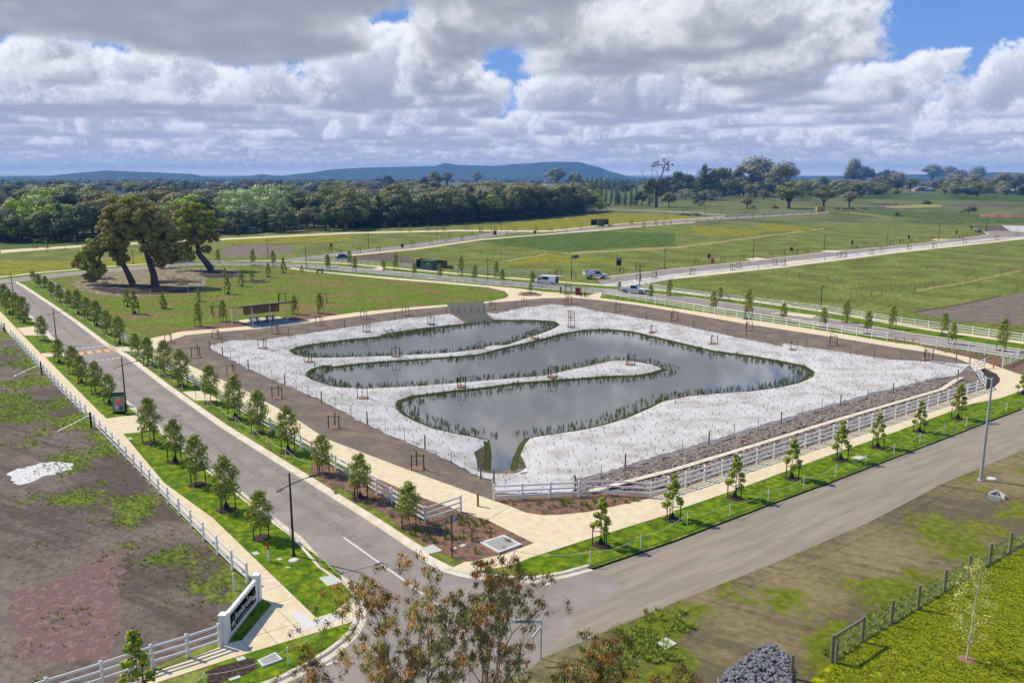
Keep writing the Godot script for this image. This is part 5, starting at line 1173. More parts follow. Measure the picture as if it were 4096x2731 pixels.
func build_fences():
	rail_fence("white rail fence at the left edge ending at the first paddock gate", pts([-83.80,-131.11,-77.51,-123.58]))
	rail_fence("long white rail fence between bare lot and left footpath, upper run to the gate", pts([-72.27,-117.13,-48.04,-85.56,-41.32,-77.13]))
	rail_fence("long white rail fence along the bare lot running down to the entrance sign", pts([-38.83,-73.85,-24.53,-55.57,-16.65,-45.57,-15.26,-43.98]))
	rail_fence("white rail fence at the bottom left corner running from the entrance sign", pts([-14.56,-37.43,-15.79,-36.47,-17.12,-35.57,-18.84,-34.22,-20.63,-32.92,-22.85,-31.21]), 2.5)
	rail_fence("white rail fence behind the street trees from the far bend to the raised crossing", pts([-99.0,-176.3,-76.89,-145.68,-53.46,-112.83]))
	rail_fence("short white rail fence between the raised crossing and the concrete driveway", pts([-47.99,-104.41,-34.06,-87.75]))
	rail_fence("white rail fence from the driveway to the bark corner with a short return", pts([-30.36,-83.18,-5.86,-52.22,-3.58,-54.23]), 2.2)
	rail_fence("long white rail fence round the pond's near end and beside the rock bank", pts([-1.31,-56.25,2.80,-56.73,7.03,-57.33,10.11,-56.82,13.09,-58.87,18.16,-62.73,25.30,-68.07,30.34,-71.82,52.05,-88.07,55.50,-96.75,57.51,-98.07]), 2.15)
	rail_fence("white rail fence right of the three bollards with a return at its right end", pts([56.37,-111.52,60.60,-107.41,63.16,-104.05,64.30,-102.41,60.01,-98.52]))
	rail_fence("white rail fence along the pond path from the workers to the bollards", pts([18.2,-160.8,35.63,-136.28,53.52,-115.53]))
	rail_fence("white rail fence along the back road, right run ending by the parked van and workers", pts([-14.3,-182.5,15.9,-162.9]))
	rail_fence("white rail fence along the back road, left run above the park lawn", pts([-54.9,-209.2,-15.4,-183.1]))
	rail_fence("white rail fence curving behind the old gums to the back street corner", pts([-87.7,-211.8,-83.0,-216.3,-76.5,-217.3,-68.1,-214.9,-60.0,-212.4]), 2.6)
	rail_fence("white rail fence left of the teal car on the far side of the back road", pts([-55.6,-226.9,-34.5,-214.0]))
	rail_fence("short white rail fence left of the dark screen round the green cabinet", pts([-28.8,-210.4,-25.3,-208.5]))
	rail_fence("white rail fence right of the dark screen round the green cabinet", pts([-14.0,-201.0,8.1,-191.3]))
	rail_fence("white rail fence along the right field from the pickup to the double gate", pts([25.7,-175.6,32.2,-162.9,40.5,-153.0,48.15,-145.51]))
	rail_fence("white rail fence along the right field from the double gate to the frame edge", pts([52.53,-140.91,56.20,-135.54,61.19,-127.86,66.63,-121.58,72.18,-114.57,73.91,-112.16]))
	rail_fence("far white rail fence on the rise below the poplars, left run", pts([26.8,-495.5,65.4,-571.3,94.8,-531.1]), 3.2)
	rail_fence("far white rail fence on the rise, right run down to the back street", pts([96.2,-533.9,122.5,-479.7]), 3.2)
	rail_fence("far white rail fence right of the street opening, left of the yellow container", pts([126.8,-479.7,140.9,-492.5]), 3.0)
	rail_fence("far white rail fence just left of the yellow container", pts([144.6,-497.3,166.1,-515.0,181.9,-528.3,195.4,-542.4]), 3.2)
	# double gate in the right field's fence
	var ga := pts([48.23,-145.34,52.53,-140.91])
	var mid := ga[0].lerp(ga[1], 0.5)
	for s in 2:
		var a: Vector2 = ga[0] if s == 0 else ga[1]
		var t := thing("white_gate", "left leaf of the white braced double gate in the right field's fence" if s == 0 else "right leaf of the white braced double gate in the right field's fence", "gate", Vector3(a.x, 0, a.y), -(mid - a).angle(), "double gate leaves")
		var l := a.distance_to(mid) - 0.08
		for h in [0.3, 0.72, 1.12]: part("rail", rail_mesh, t, Vector3(l * 0.5, h, 0), Basis().scaled(Vector3(l, 1, 1)))
		part("post", post_mesh, t, Vector3(0.02, 0, 0)); part("stile", box_mesh(0.1, 1.0, 0.05, M.white), t, Vector3(l - 0.05, 0.72, 0))
		var sl := sqrt(l * l + 0.64)
		part("brace", rail_mesh, t, Vector3(l * 0.5, 0.72, 0.05), Basis(Vector3(0, 0, 1), atan2(0.8, l) * (1.0 if s == 0 else -1.0)).scaled_local(Vector3(sl, 1, 1)))
	# rope barriers
	rope_line("white rope barrier along the country road lawn", pts([0.12,-46.34,4.71,-46.19,8.08,-48.33,11.76,-51.96,14.98,-53.42,18.49,-56.20,21.85,-58.57,25.29,-61.26,28.66,-63.70,32.14,-66.32,35.65,-69.11,39.10,-71.65,42.49,-74.23,49.31,-79.46,53.97,-82.60]), 0.95)
	rope_line("white rope barrier from the corner tree strip to the concrete driveway, near run", pts([-32.98,-83.35,-30.69,-80.54,-28.40,-77.64,-25.80,-74.23,-23.28,-71.08,-21.19,-68.38,-18.76,-65.31,-16.06,-62.15]), 0.95)
	rope_line("white rope barrier between the raised crossing and the concrete driveway", pts([-52.01,-108.01,-49.50,-104.76,-46.83,-101.28,-43.65,-96.84,-41.08,-93.76,-38.50,-90.25,-35.95,-87.30]), 0.95)
	rope_line("white rope barrier along the kerb from the far bend to the raised crossing", pts([-110.3,-185.1,-106.7,-181.2,-95.5,-165.9,-90.6,-160.2,-86.4,-154.5,-82.74,-149.15,-79.58,-145.00,-76.36,-140.75,-73.31,-136.73,-69.44,-131.11,-67.05,-128.39,-64.15,-124.39,-60.71,-119.57,-57.43,-115.10,-54.75,-111.95]), 0.95)
	rope_line("white rope barrier round the left kerb above the corner", pts([-32.80,-73.17,-27.82,-66.89,-24.06,-62.22,-19.92,-56.90,-17.06,-53.46,-14.26,-49.63,-11.50,-45.92,-9.03,-42.66]), 0.95)
	rope_line("white rope barrier round the lawn at the bottom left corner", pts([-8.79,-39.14,-10.73,-35.81,-13.95,-33.68,-15.84,-30.44]), 0.95)
	rope_line("rope ring round the two old gums on the left", pts([-97.3,-181.7,-89.3,-170.2,-78.3,-162.9,-70.7,-160.4,-64.8,-164.0,-66.2,-177.3,-71.5,-188.4,-80.2,-194.8,-88.0,-196.6,-94.4,-190.7,-97.3,-181.7]), 1.3)
	rope_line("rope ring round the right old gum", pts([-76.8,-218.2,-72.3,-216.0,-69.4,-212.4,-65.4,-199.4,-65.3,-186.2,-70.7,-188.3,-76.2,-191.9]), 1.3)
	# wire fence of the wetland
	var wire := [[-40.92,-109.61,-37.72,-105.28,-32.12,-98.06,-25.80,-91.07,-19.75,-82.80,-13.84,-75.91,-7.54,-68.41,-2.45,-61.48,-1.38,-59.83], [-40.88,-114.27,-33.12,-120.17,-26.25,-127.43,-19.31,-134.15,-11.20,-140.05], [-4.94,-143.00,0.70,-145.74,9.50,-148.67,15.94,-141.01,22.19,-134.55,28.30,-126.97,34.46,-119.46,40.85,-112.38,46.94,-104.60,55.64,-101.06,57.00,-100.36], [50.96,-91.82,40.98,-86.08,33.57,-81.54,25.40,-74.99,17.21,-69.10,9.14,-63.38,4.68,-58.11]]
	var wl := ["wire fence on timber posts along the left side of the wetland", "wire fence on timber posts along the top left of the wetland", "wire fence on timber posts along the top right of the wetland", "wire fence on timber posts along the rock bank of the wetland"]
	var pick := box_mesh(0.035, 1.25, 0.035, M.steel_dark)
	var post := rod_mesh(0.07, 0.065, 1.3, M.grey_timber, 8)
	for i in 4:
		var d: Array = wire[i]
		var t := thing("wire_fence", wl[i], "fence", Vector3(d[0], land(d[0], d[1]), d[1]))
		var wires := Buf.new(); var prev := []
		for k in d.size() / 2:
			var at := Vector2(d[k * 2], d[k * 2 + 1])
			part("post", post, t, Vector3(at.x, land(at.x, at.y) + 0.65, at.y) - t.position)
			if k + 1 < d.size() / 2:
				var nx := Vector2(d[k * 2 + 2], d[k * 2 + 3]); var n := maxi(1, int(at.distance_to(nx) / 3.0))
				for q in n:
					var a := at.lerp(nx, float(q) / n); var c := at.lerp(nx, float(q + 1) / n)
					if q > 0: part("picket", pick, t, Vector3(a.x, land(a.x, a.y) + 0.62, a.y) - t.position)
					for h in [0.25, 0.6, 0.95, 1.15]: wires.tube([Vector3(a.x, land(a.x, a.y) + h, a.y) - t.position, Vector3(c.x, land(c.x, c.y) + h, c.y) - t.position], [0.004, 0.004], 3, Color.WHITE, false)
		part("wire", wires.mesh(M.steel_dark), t)
	# stock fences across the fields: posts in lines
	for r in [["dark post line across the fields below the back street, upper one", [-22.0,-251.7,-15.9,-248.3,-9.3,-244.5,-3.1,-240.8,2.3,-236.8,11.0,-251.7,16.9,-247.8,29.7,-233.3,37.6,-227.1,43.0,-221.2]], ["dark post line across the fields right of the yellow grass strip", [0.4,-297.0,6.9,-279.0,11.6,-276.0,17.1,-270.2,22.1,-263.0,30.7,-270.2,41.7,-279.0,49.5,-282.1]], ["post line along the dry strip in the middle field", [60.0,-297.0,69.9,-301.9,79.7,-312.8,88.8,-320.6,99.9,-328.8,110.3,-337.3,122.9,-351.0,133.1,-362.8]], ["post and wire line leading to the silver gate post in the right field", [61.7,-194.8,64.4,-193.3,66.0,-189.0,67.7,-184.9,70.5,-183.5,72.3,-179.9,74.7,-177.1,76.4,-173.4,78.9,-171.3,80.9,-169.5,82.2,-167.2]], ["post and wire line along the dry strip in the right field", [60.2,-150.2,64.5,-155.8,66.7,-156.2,69.4,-158.2,72.3,-160.2,75.1,-162.3,77.7,-164.0,82.2,-167.2,85.3,-169.5,88.8,-173.0,90.8,-173.4,95.9,-178.3,100.7,-182.5,104.6,-185.1,111.2,-190.7,115.8,-194.8]], ["post line in the right field below the side street", [93.4,-220.4,100.2,-213.1,103.4,-205.2,105.8,-202.9,111.3,-198.8,116.5,-195.7,124.3,-201.0]], ["post line crossing the lower right field", [97.6,-176.6,98.7,-173.4,101.0,-170.6,102.9,-167.2]], ["post line of the upper right field", [61.1,-204.2,85.9,-227.1,93.4,-220.4]], ["post line across the left fields", [-141.5,-251.7,-141.5,-261.9,-137.0,-264.6,-132.8,-270.2,-93.7,-278.9,-92.2,-283.3]]]:
		var d: Array = r[1]
		var t := thing("post_and_wire_fence", r[0], "fence", Vector3(d[0], 0, d[1]))
		var wires := Buf.new()
		for k in d.size() / 2:
			var p := Vector3(d[k * 2], 0, d[k * 2 + 1]) - t.position
			part("post", post, t, p + Vector3.UP * 0.62)
			if k:
				for h in [0.5, 1.05]: wires.tube([Vector3(d[k * 2 - 2], h, d[k * 2 - 1]) - t.position, p + Vector3.UP * h], [0.006, 0.006], 3, Color.WHITE, false)
		part("wire", wires.mesh(M.steel_dark), t)
	# paddock fence of round posts with netting
	var pp := pts([15.42,-36.08,17.60,-37.78,19.78,-39.40,21.94,-40.98,24.30,-42.80,26.59,-44.52,28.71,-46.11,30.88,-47.71,33.27,-49.45])
	var t := thing("paddock_fence", "round timber post and netting fence along the bright paddock at the lower right", "fence", Vector3(pp[0].x, 0, pp[0].y))
	var big := rod_mesh(0.085, 0.085, 1.45, M.grey_timber, 10)
	var net := Buf.new()
	for k in pp.size():
		var p := Vector3(pp[k].x, 0, pp[k].y) - t.position
		part("post", big, t, p + Vector3.UP * 0.72)
		if k + 1 < pp.size():
			var q := Vector3(pp[k + 1].x, 0, pp[k + 1].y) - t.position
			var n := int(p.distance_to(q) / 0.2)
			for i in n:
				for s in [-1.0, 1.0]:
					var f0 := float(i) / n; var f1 := clampf(f0 + 0.9 * s / p.distance_to(q), 0.0, 1.0)
					var e := absf(f1 - f0) * p.distance_to(q) / 0.9
					net.tube([p.lerp(q, f0) + Vector3.UP * 0.05, p.lerp(q, f1) + Vector3.UP * (0.05 + 0.95 * e)], [0.0025, 0.0025], 3, Color.WHITE, false)
			for h in [0.05, 1.0]: net.tube([p + Vector3.UP * h, q + Vector3.UP * h], [0.004, 0.004], 3, Color.WHITE, false)
	var a0 := Vector3(pp[0].x, 1.32, pp[0].y) - t.position; var a1 := Vector3(pp[1].x, 1.32, pp[1].y) - t.position
	var rl := Buf.new(); rl.tube([a0, a1], [0.075, 0.075], 10)
	part("rail", rl.mesh(M.grey_timber), t)
	part("netting", net.mesh(M.galv), t)
	part("stub_post", rod_mesh(0.08, 0.08, 1.15, M.grey_timber, 10), t, Vector3(0.16, 0.57, 0.14))
	var e := Vector2(13.05, -34.77); 
	var g := thing("timber_post", "lone grey timber post at the end of the crushed stone heap", "post", Vector3(e.x, 0, e.y)); part("shaft", rod_mesh(0.08, 0.08, 1.2, M.grey_timber, 10), g, Vector3(0, 0.6, 0)); part("cap", rod_mesh(0.085, 0.06, 0.03, M.grey_timber, 10), g, Vector3(0, 1.215, 0))
	# pipe gates with dark posts at the bare lot
	for r in [[[-75.66,-121.16,-75.04,-117.97], "dark post with a steel pipe at the left edge beside the first gate gap"], [[-55.58,-95.01,-58.14,-93.54], "dark post with a long sloping pipe rail on the grassy lot"], [[-39.15,-73.85,-41.62,-72.49], "dark post with a pipe rail at the gate gap beside the concrete driveway"]]:
		var a := Vector3(r[0][0], 0, r[0][1]); var b := Vector3(r[0][2], 0, r[0][3])
		var q := thing("strainer_post", r[1], "post", a)
		part("post", rod_mesh(0.09, 0.09, 1.5, M.black_timber, 10), q, Vector3(0, 0.75, 0))
		var pb := Buf.new(); pb.tube([Vector3(0, 1.2, 0), (b - a) * 0.98 + Vector3.UP * 0.05], [0.045, 0.045], 8); part("stay", pb.mesh(M.steel), q)

func rope_line(label: String, line: PackedVector2Array, h: float):
	var t := thing("rope_barrier", label, "barrier", Vector3(line[0].x, 0, line[0].y))
	var pm := rod_mesh(0.03, 0.03, h + 0.03, M.white, 8)
	var rope := Buf.new()
	for i in line.size():
		var p := Vector3(line[i].x, 0, line[i].y) - t.position
		part("post", pm, t, p + Vector3.UP * (h * 0.5))
		if i + 1 < line.size():
			var q := Vector3(line[i + 1].x, 0, line[i + 1].y) - t.position
			var ps := []; var rs := []
			for k in 9:
				var f := k / 8.0
				ps.append(p.lerp(q, f) + Vector3.UP * (h - 0.06 - 0.30 * 4.0 * f * (1.0 - f) * minf(1.0, p.distance_to(q) / 4.0))); rs.append(0.014)
			rope.tube(ps, rs, 5, Color.WHITE, false)
	part("rope", rope.mesh(M.rope), t)

func lamp(at: Vector3, h: float, turn: float, label: String):
	var t := thing("street_lamp", label, "street lamp", at, turn, "street lamps")
	part("pole", rod_mesh(0.085, 0.05, h, M.black, 10), t, Vector3(0, h * 0.5, 0))
	part("base_plate", rod_mesh(0.16, 0.13, 0.08, M.black, 10), t, Vector3(0, 0.04, 0))
	var b := Buf.new()
	var y := h * 0.86
	b.tube([Vector3(-0.55, y - 0.16, 0), Vector3(0, y, 0), Vector3(0.9, y + 0.17, 0), Vector3(1.35, y + 0.22, 0)], [0.03, 0.035, 0.03, 0.025], 6)
	part("arm", b.mesh(M.black), t)
	var hd := Buf.new(); hd.box(Vector3(1.55, y + 0.22, 0), Vector3(0.55, 0.07, 0.2)); hd.box(Vector3(-0.68, y - 0.2, 0), Vector3(0.36, 0.05, 0.16), Basis(Vector3(0, 0, 1), 0.28))
	part("lamp_head", hd.mesh(M.black), t)

func build_furniture():
	# street lamps: base and height measured on the photograph, written here in metres
	var ls := [["tall black street lamp at the near end of the left verge", [-13.48,-47.46,5.37]], ["black street lamp beside the woman's banner on the left verge", [-38.30,-79.14,5.52]], ["black street lamp above the raised crossing", [-63.80,-113.51,4.92]], ["black street lamp at the far bend of the left street", [-99.80,-163.96,3.28]], ["black street lamp left of the back street's mouth", [-68.00,-230.39,6.06]], ["black street lamp on the verge beside the back street's mouth", [-51.57,-206.85,6.13]],
		["black street lamp along the back street, first from the left", [-45.91,-265.19,6.80]], ["black street lamp along the back street, second from the left", [-26.85,-297.01,6.70]], ["black street lamp along the back street, third from the left", [-8.38,-335.58,5.47]], ["black street lamp close behind the third one on the back street", [-4.43,-351.05,5.16]], ["black street lamp beside the far dark screen", [38.35,-353.93,8.88]], ["black street lamp on the rise right of the far screen", [73.25,-397.26,7.49]],
		["black street lamp behind the back road fence, right of the green cabinet", [-5.31,-180.38,5.61]], ["black street lamp beside the solar panel mast", [13.31,-184.86,5.77]], ["black street lamp behind the white pickup", [26.71,-171.79,4.89]], ["black street lamp at the start of the side street's driveway", [38.10,-205.84,5.66]], ["black street lamp on the side street, first in the middle field", [67.10,-229.97,5.89]], ["black street lamp on the side street, second in the middle field", [95.79,-254.16,5.67]], ["black street lamp on the side street, third in the middle field", [125.61,-277.79,6.03]], ["black street lamp on the side street, fourth in the middle field", [155.07,-301.87,6.16]], ["black street lamp at the side street's far bend, left one", [187.08,-328.76,5.24]], ["black street lamp at the side street's far bend, right one", [200.34,-351.05,5.28]], ["black street lamp in the right field just behind the double gate", [54.80,-145.00,4.12]],
		["far black street lamp near the end of the rise fence", [108.96,-472.18,6.64]], ["far black street lamp left of the street opening", [111.28,-443.28,6.87]], ["far black street lamp right of the street opening", [145.79,-472.18,6.64]], ["far black street lamp beside the yellow container", [198.97,-547.38,6.43]], ["black street lamp seen between the two left gums", [-100.20,-218.56,3.42]], ["black street lamp on the far footpath at the left", [-149.25,-266.29,4.37]]]
	for r in ls:
		var d: Array = r[1]
		lamp(Vector3(d[0], 0, d[1]), clampf(d[2], 4.0, 7.0), deg_to_rad(38.0) + (0.0 if d[0] < 20.0 else 0.3), r[0])
	# tall grey road lamp at the right
	var gp := Vector3(36.12, -60.36, 0)
	var t := thing("road_lamp", "tall galvanised road lamp with a long curved arm beside the country road", "street lamp", Vector3(gp.x, 0, gp.y))
	part("pole", rod_mesh(0.13, 0.075, 8.1, M.galv, 14), t, Vector3(0, 4.05, 0)); part("base_plate", rod_mesh(0.24, 0.2, 0.1, M.galv, 12), t, Vector3(0, 0.05, 0))
	var b := Buf.new(); b.tube([Vector3(0, 7.9, 0), Vector3(-0.6, 8.3, -0.65), Vector3(-1.6, 8.55, -1.75), Vector3(-2.3, 8.6, -2.5)], [0.05, 0.045, 0.04, 0.035], 8); part("arm", b.mesh(M.galv), t)
	var hd := Buf.new(); hd.box(Vector3(-2.68, 8.62, -2.95), Vector3(0.95, 0.1, 0.3), Basis(Vector3.UP, -0.83)); part("lamp_head", hd.mesh(M.galv), t)
	# entrance sign wall
	var s0 := Vector2(-14.42, -37.75); var s1 := Vector2(-14.02, -41.93)
	var ang := -(s1 - s0).angle(); var l := s0.distance_to(s1)
	t = thing("entrance_sign", "white framed entrance wall with a black nameplate in white serif lettering", "sign", Vector3(s0.x, 0, s0.y), ang)
	var hh := 1.38
	part("pillar", box_mesh(0.34, hh + 0.16, 0.34, M.white), t, Vector3(0, (hh + 0.16) * 0.5, 0)); part("pillar", box_mesh(0.34, hh + 0.16, 0.34, M.white), t, Vector3(l, (hh + 0.16) * 0.5, 0))
	for x in [0.0, l]:
		var cp := Buf.new(); cp.box(Vector3(0, hh + 0.19, 0), Vector3(0.40, 0.06, 0.40)); part("cap", cp.mesh(M.white), t, Vector3(x, 0, 0))
	part("wall", box_mesh(l - 0.34, hh, 0.2, M.white), t, Vector3(l * 0.5, hh * 0.5 + 0.02, 0))
	var pw := l * 0.74; var ph := 0.86; var cx := l * 0.5; var cy := 0.76; var zf := 0.115
	part("nameplate", box_mesh(pw, ph, 0.03, M.sign_black), t, Vector3(cx, cy, zf))
	var tm := TextMesh.new(); tm.text = "Ambrosia"; var fo := SystemFont.new(); fo.font_names = PackedStringArray(["Droid Serif"]); tm.font = fo; tm.font_size = 64; tm.pixel_size = 0.0072; tm.depth = 0.02; tm.material = M.white
	part("lettering", tm, t, Vector3(cx + 0.02, cy + 0.06, zf + 0.026))
	part("divider", box_mesh(0.018, ph * 0.86, 0.02, M.white), t, Vector3(cx - pw * 0.345, cy, zf + 0.022))
	part("underline", box_mesh(pw * 0.56, 0.014, 0.02, M.white), t, Vector3(cx + 0.02, cy - 0.28, zf + 0.022))
	var dots := Buf.new()
	for k in 9: dots.box(Vector3(cx - 0.5 + k * 0.13, cy - 0.38, zf + 0.02), Vector3(0.07, 0.045, 0.012))
	part("small_print", dots.mesh(M.grey_print), t)
	for x in [cx - pw * 0.425, cx + pw * 0.42, cx + pw * 0.16]:
		var f := Buf.new(); var big: float = 1.0 if absf(x - cx) > pw * 0.3 else 0.45; var oy: float = cy - 0.22 if big == 1.0 else cy + 0.27
		for k in 5:
			var a := deg_to_rad(30.0 + 30.0 * k); var d := Vector3(cos(a), sin(a), 0)
			f.leaf(Vector3(x, oy, zf + 0.022) + d * 0.16 * big, Vector3(0, 0, 1), d, 0.26 * big, 0.075 * big, Color.WHITE, 0.5)
		for k in 3: f.leaf(Vector3(x, oy + (0.34 + 0.07 * k) * big, zf + 0.022), Vector3(0, 0, 1), Vector3.UP, 0.06 * big, (0.06 - 0.012 * k) * big, Color.WHITE, 0.5)
		for k in 4:
			var a := deg_to_rad(15.0 + 50.0 * k); var d := Vector3(cos(a), sin(a) * 0.4, 0)
			f.leaf(Vector3(x, oy - 0.05, zf + 0.022) + d * 0.13 * big, Vector3(0, 0, 1), d, 0.2 * big, 0.05 * big, Color.WHITE, 0.5)
		part("emblem", f.mesh(M.white), t)
	# street name sign at the bottom
	var e := Vector2(1.41, -36.35)
	t = thing("street_name_sign", "street name sign on a steel pole with two blades at the bottom edge", "sign", Vector3(e.x, 0, e.y))
	part("pole", rod_mesh(0.03, 0.03, 2.05, M.steel, 8), t, Vector3(0, 1.02, 0))
	var bl := part("blade", box_mesh(1.45, 0.2, 0.03, M.white), t, Vector3(-0.73, 1.98, 0))
	var tx := TextMesh.new(); tx.text = "EVERGLOW"; var fs := SystemFont.new(); fs.font_names = PackedStringArray(["Droid Sans"]); fs.font_weight = 700; tx.font = fs; tx.font_size = 48; tx.pixel_size = 0.0036; tx.depth = 0.012; tx.material = M.black
	part("lettering", tx, bl, Vector3(-0.06, 0, 0.02))
	var tl := TextMesh.new(); tl.text = "ST"; tl.font = fs; tl.font_size = 32; tl.pixel_size = 0.0032; tl.depth = 0.012; tl.material = M.black
	part("lettering", tl, bl, Vector3(0.58, -0.02, 0.02))
	part("blade", box_mesh(1.2, 0.2, 0.03, M.white), t, Vector3(-0.22, 1.74, 0.55), Basis(Vector3.UP, 1.15))
	# portrait banner by the lamp on the left verge
	e = Vector2(-38.79, -78.67)
	t = thing("banner_stand", "upright banner with a woman and child in pink on green, on the left verge", "banner", Vector3(e.x, 0, e.y), 0.25)
	part("frame", box_mesh(1.12, 2.05, 0.05, M.sign_black), t, Vector3(0, 1.08, 0)); part("foot", box_mesh(1.2, 0.06, 0.5, M.black), t, Vector3(0, 0.03, 0))
	var im := Image.create(64, 112, false, Image.FORMAT_RGB8); im.fill(Color8(128, 148, 96)); im.fill_rect(Rect2i(0, 0, 64, 16), Color8(50, 58, 74))
	for q in [[34, 60, 16, 28, Color8(226, 96, 134)], [33, 34, 7, 10, Color8(206, 158, 130)], [18, 84, 9, 16, Color8(190, 200, 226)], [17, 66, 5, 6, Color8(196, 150, 120)], [45, 88, 9, 14, Color8(70, 96, 150)]]:
		for y in 112:
			for x in 64:
				if pow((x - q[0]) / float(q[2]), 2) + pow((y - q[1]) / float(q[3]), 2) < 1.0: im.set_pixel(x, y, q[4])
	var bm := plain(Color.WHITE, 0.6); bm.albedo_texture = ImageTexture.create_from_image(im)
	var qm := QuadMesh.new(); qm.size = Vector2(1.04, 1.84); qm.material = bm; part("print", qm, t, Vector3(0, 1.08, 0.028))
	# marker posts, bollards
	e = Vector2(-14.82, -46.70)
	t = thing("marker_post", "white marker post with a red top on the near left lawn", "post", Vector3(e.x, 0, e.y)); part("shaft", rod_mesh(0.06, 0.06, 0.85, M.white, 10), t, Vector3(0, 0.42, 0)); part("cap", rod_mesh(0.062, 0.062, 0.34, M.red, 10), t, Vector3(0, 1.02, 0)); part("tip", rod_mesh(0.062, 0.03, 0.05, M.red, 10), t, Vector3(0, 1.215, 0)); part("band", rod_mesh(0.064, 0.064, 0.07, M.blue, 10), t, Vector3(0, 0.83, 0))
	e = Vector2(-15.74, -43.11)
	t = thing("marker_post", "plain white marker post among weeds on the bare lot", "post", Vector3(e.x, 0, e.y)); part("shaft", rod_mesh(0.055, 0.055, 1.0, M.white, 10), t, Vector3(0, 0.5, 0)); part("cap", rod_mesh(0.055, 0.03, 0.04, M.white, 10), t, Vector3(0, 1.02, 0))
	var bol := [[[-2.42,-55.20], "timber bollard in the middle of the pond path's near end", 1.0], [[-2.59,-49.52], "weathered timber bollard in the corner bark bed", 0.95], [[58.68,-98.13], "timber bollard in the middle of the path near the right corner", 1.0], [[53.77,-113.61], "left bollard of the row of three across the path opening", 0.9], [[54.62,-112.88], "middle bollard of the row of three across the path opening", 0.9], [[55.48,-112.16], "right bollard of the row of three across the path opening", 0.9]]
	for r in bol:
		t = thing("timber_bollard", r[1], "bollard", Vector3(r[0][0], 0.02, r[0][1])); part("shaft", rod_mesh(0.085, 0.085, r[2], M.timber, 12), t, Vector3(0, r[2] * 0.5, 0)); part("cap", rod_mesh(0.085, 0.05, 0.05, M.timber, 12), t, Vector3(0, r[2] + 0.025, 0))
	var inlet := [[-10.33,-140.64,-9.26,-140.87,-8.18,-141.12,-7.07,-142.16,-5.83,-142.45]]
	for k in 5:
		var x: float = inlet[0][k * 2]; var z: float = inlet[0][k * 2 + 1]
		t = thing("timber_bollard", nth(k) + " pale bollard from the left at the head of the gravel weir", "bollard", Vector3(x, land(x, z) + 0.04, z), 0.0, "bollards at the gravel weir"); part("shaft", rod_mesh(0.09, 0.09, 1.05, M.timber, 10), t, Vector3(0, 0.52, 0)); part("cap", rod_mesh(0.09, 0.05, 0.05, M.timber, 10), t, Vector3(0, 1.07, 0))
	# traffic sign seen from behind
	e = Vector2(-3.68, -47.26)
	t = thing("traffic_sign", "give way sign on a black pole seen from behind in the bark bed", "sign", Vector3(e.x, 0, e.y)); part("pole", rod_mesh(0.04, 0.04, 2.75, M.black, 8), t, Vector3(0, 1.37, 0))
	var tri_ := Buf.new(); var n := Vector3(0.2, 0, 1).normalized(); var rx := n.cross(Vector3.UP)
	for s in [-1.0, 1.0]:
		var o: Vector3 = Vector3(0, 2.45, 0) - n * (0.05 + 0.008 * s)
		tri_.flat(o - rx * 0.38 + Vector3.UP * 0.25, o + rx * 0.38 + Vector3.UP * 0.25, o - Vector3.UP * 0.4, -n * s)
	part("plate", tri_.mesh(M.steel), t)
	# pit lids, slabs and grates set in the ground
	lid("grated_pit", "large white framed drainage grate in the corner bark bed", pts([-2.05,-49.14,-0.53,-50.28,0.63,-48.86,-0.83,-47.67]), 26, 0.12)
	lid("grated_pit", "white framed drainage grate on the lawn at the bottom left corner", pts([-12.29,-36.11,-11.63,-36.80,-11.11,-36.21,-11.90,-35.60]), 16, 0.09)
	lid("pit_lid", "pale green pit lid at the left kerb near the corner", pts([-11.24,-44.53,-10.51,-44.90,-9.81,-43.97,-10.53,-43.56]), 0, 0.05)
	lid("pit_lid", "pale green pit lid at the kerb of the corner bark bed", pts([-5.75,-48.37,-5.03,-48.97,-4.37,-48.09,-5.10,-47.64]), 0, 0.05)
	lid("pit_lid", "small square white lid in the corner bark bed beside the bollard", pts([-3.37,-48.82,-3.09,-49.09,-2.88,-48.86,-3.16,-48.63]), 0, 0.04)
	lid("pit_lid", "smallest grey lid in the corner bark bed at the sign pole", pts([-3.75,-48.48,-3.56,-48.63,-3.47,-48.43,-3.66,-48.24]), 0, 0.04)
	lid("pit_lid", "square white lid beside the red topped marker", pts([-16.22,-47.85,-15.97,-48.06,-15.64,-47.69,-15.90,-47.48]), 0, 0.03)
	lid("pit_lid", "square white lid below the near street lamp", pts([-14.45,-47.00,-14.26,-47.18,-14.03,-46.94,-14.22,-46.78]), 0, 0.03)
	lid("pit_lid", "lowest small white lid on the near left lawn", pts([-13.60,-45.86,-13.44,-45.99,-13.25,-45.88,-13.40,-45.75]), 0, 0.03)
	lid("pit_lid", "white framed lid on the lawn under the fourth lime tree", pts([28.23,-65.57,28.95,-66.02,29.51,-65.57,28.70,-64.91]), 0, 0.04)
	lid("pit_lid", "pale green concrete slab on the roadside verge", pts([7.26,-37.68,7.80,-38.19,8.25,-37.61,7.60,-37.08]), 0, 0.06)
	lid("pit_lid", "square lid with a round cover beside the bottom footpath", pts([-13.43,-36.37,-13.11,-36.53,-12.90,-36.29,-13.22,-36.08]), 0, 0.05)
	lid("pit_lid", "pale slab in the lawn at the bottom edge", pts([-13.23,-34.66,-12.82,-34.96,-12.66,-34.78,-13.07,-34.52]), 0, 0.05)
	lid("pit_lid", "white slab on the lawn beside the second gate driveway", pts([-34.43,-70.74,-34.13,-70.96,-33.79,-70.49,-34.08,-70.32]), 0, 0.03)
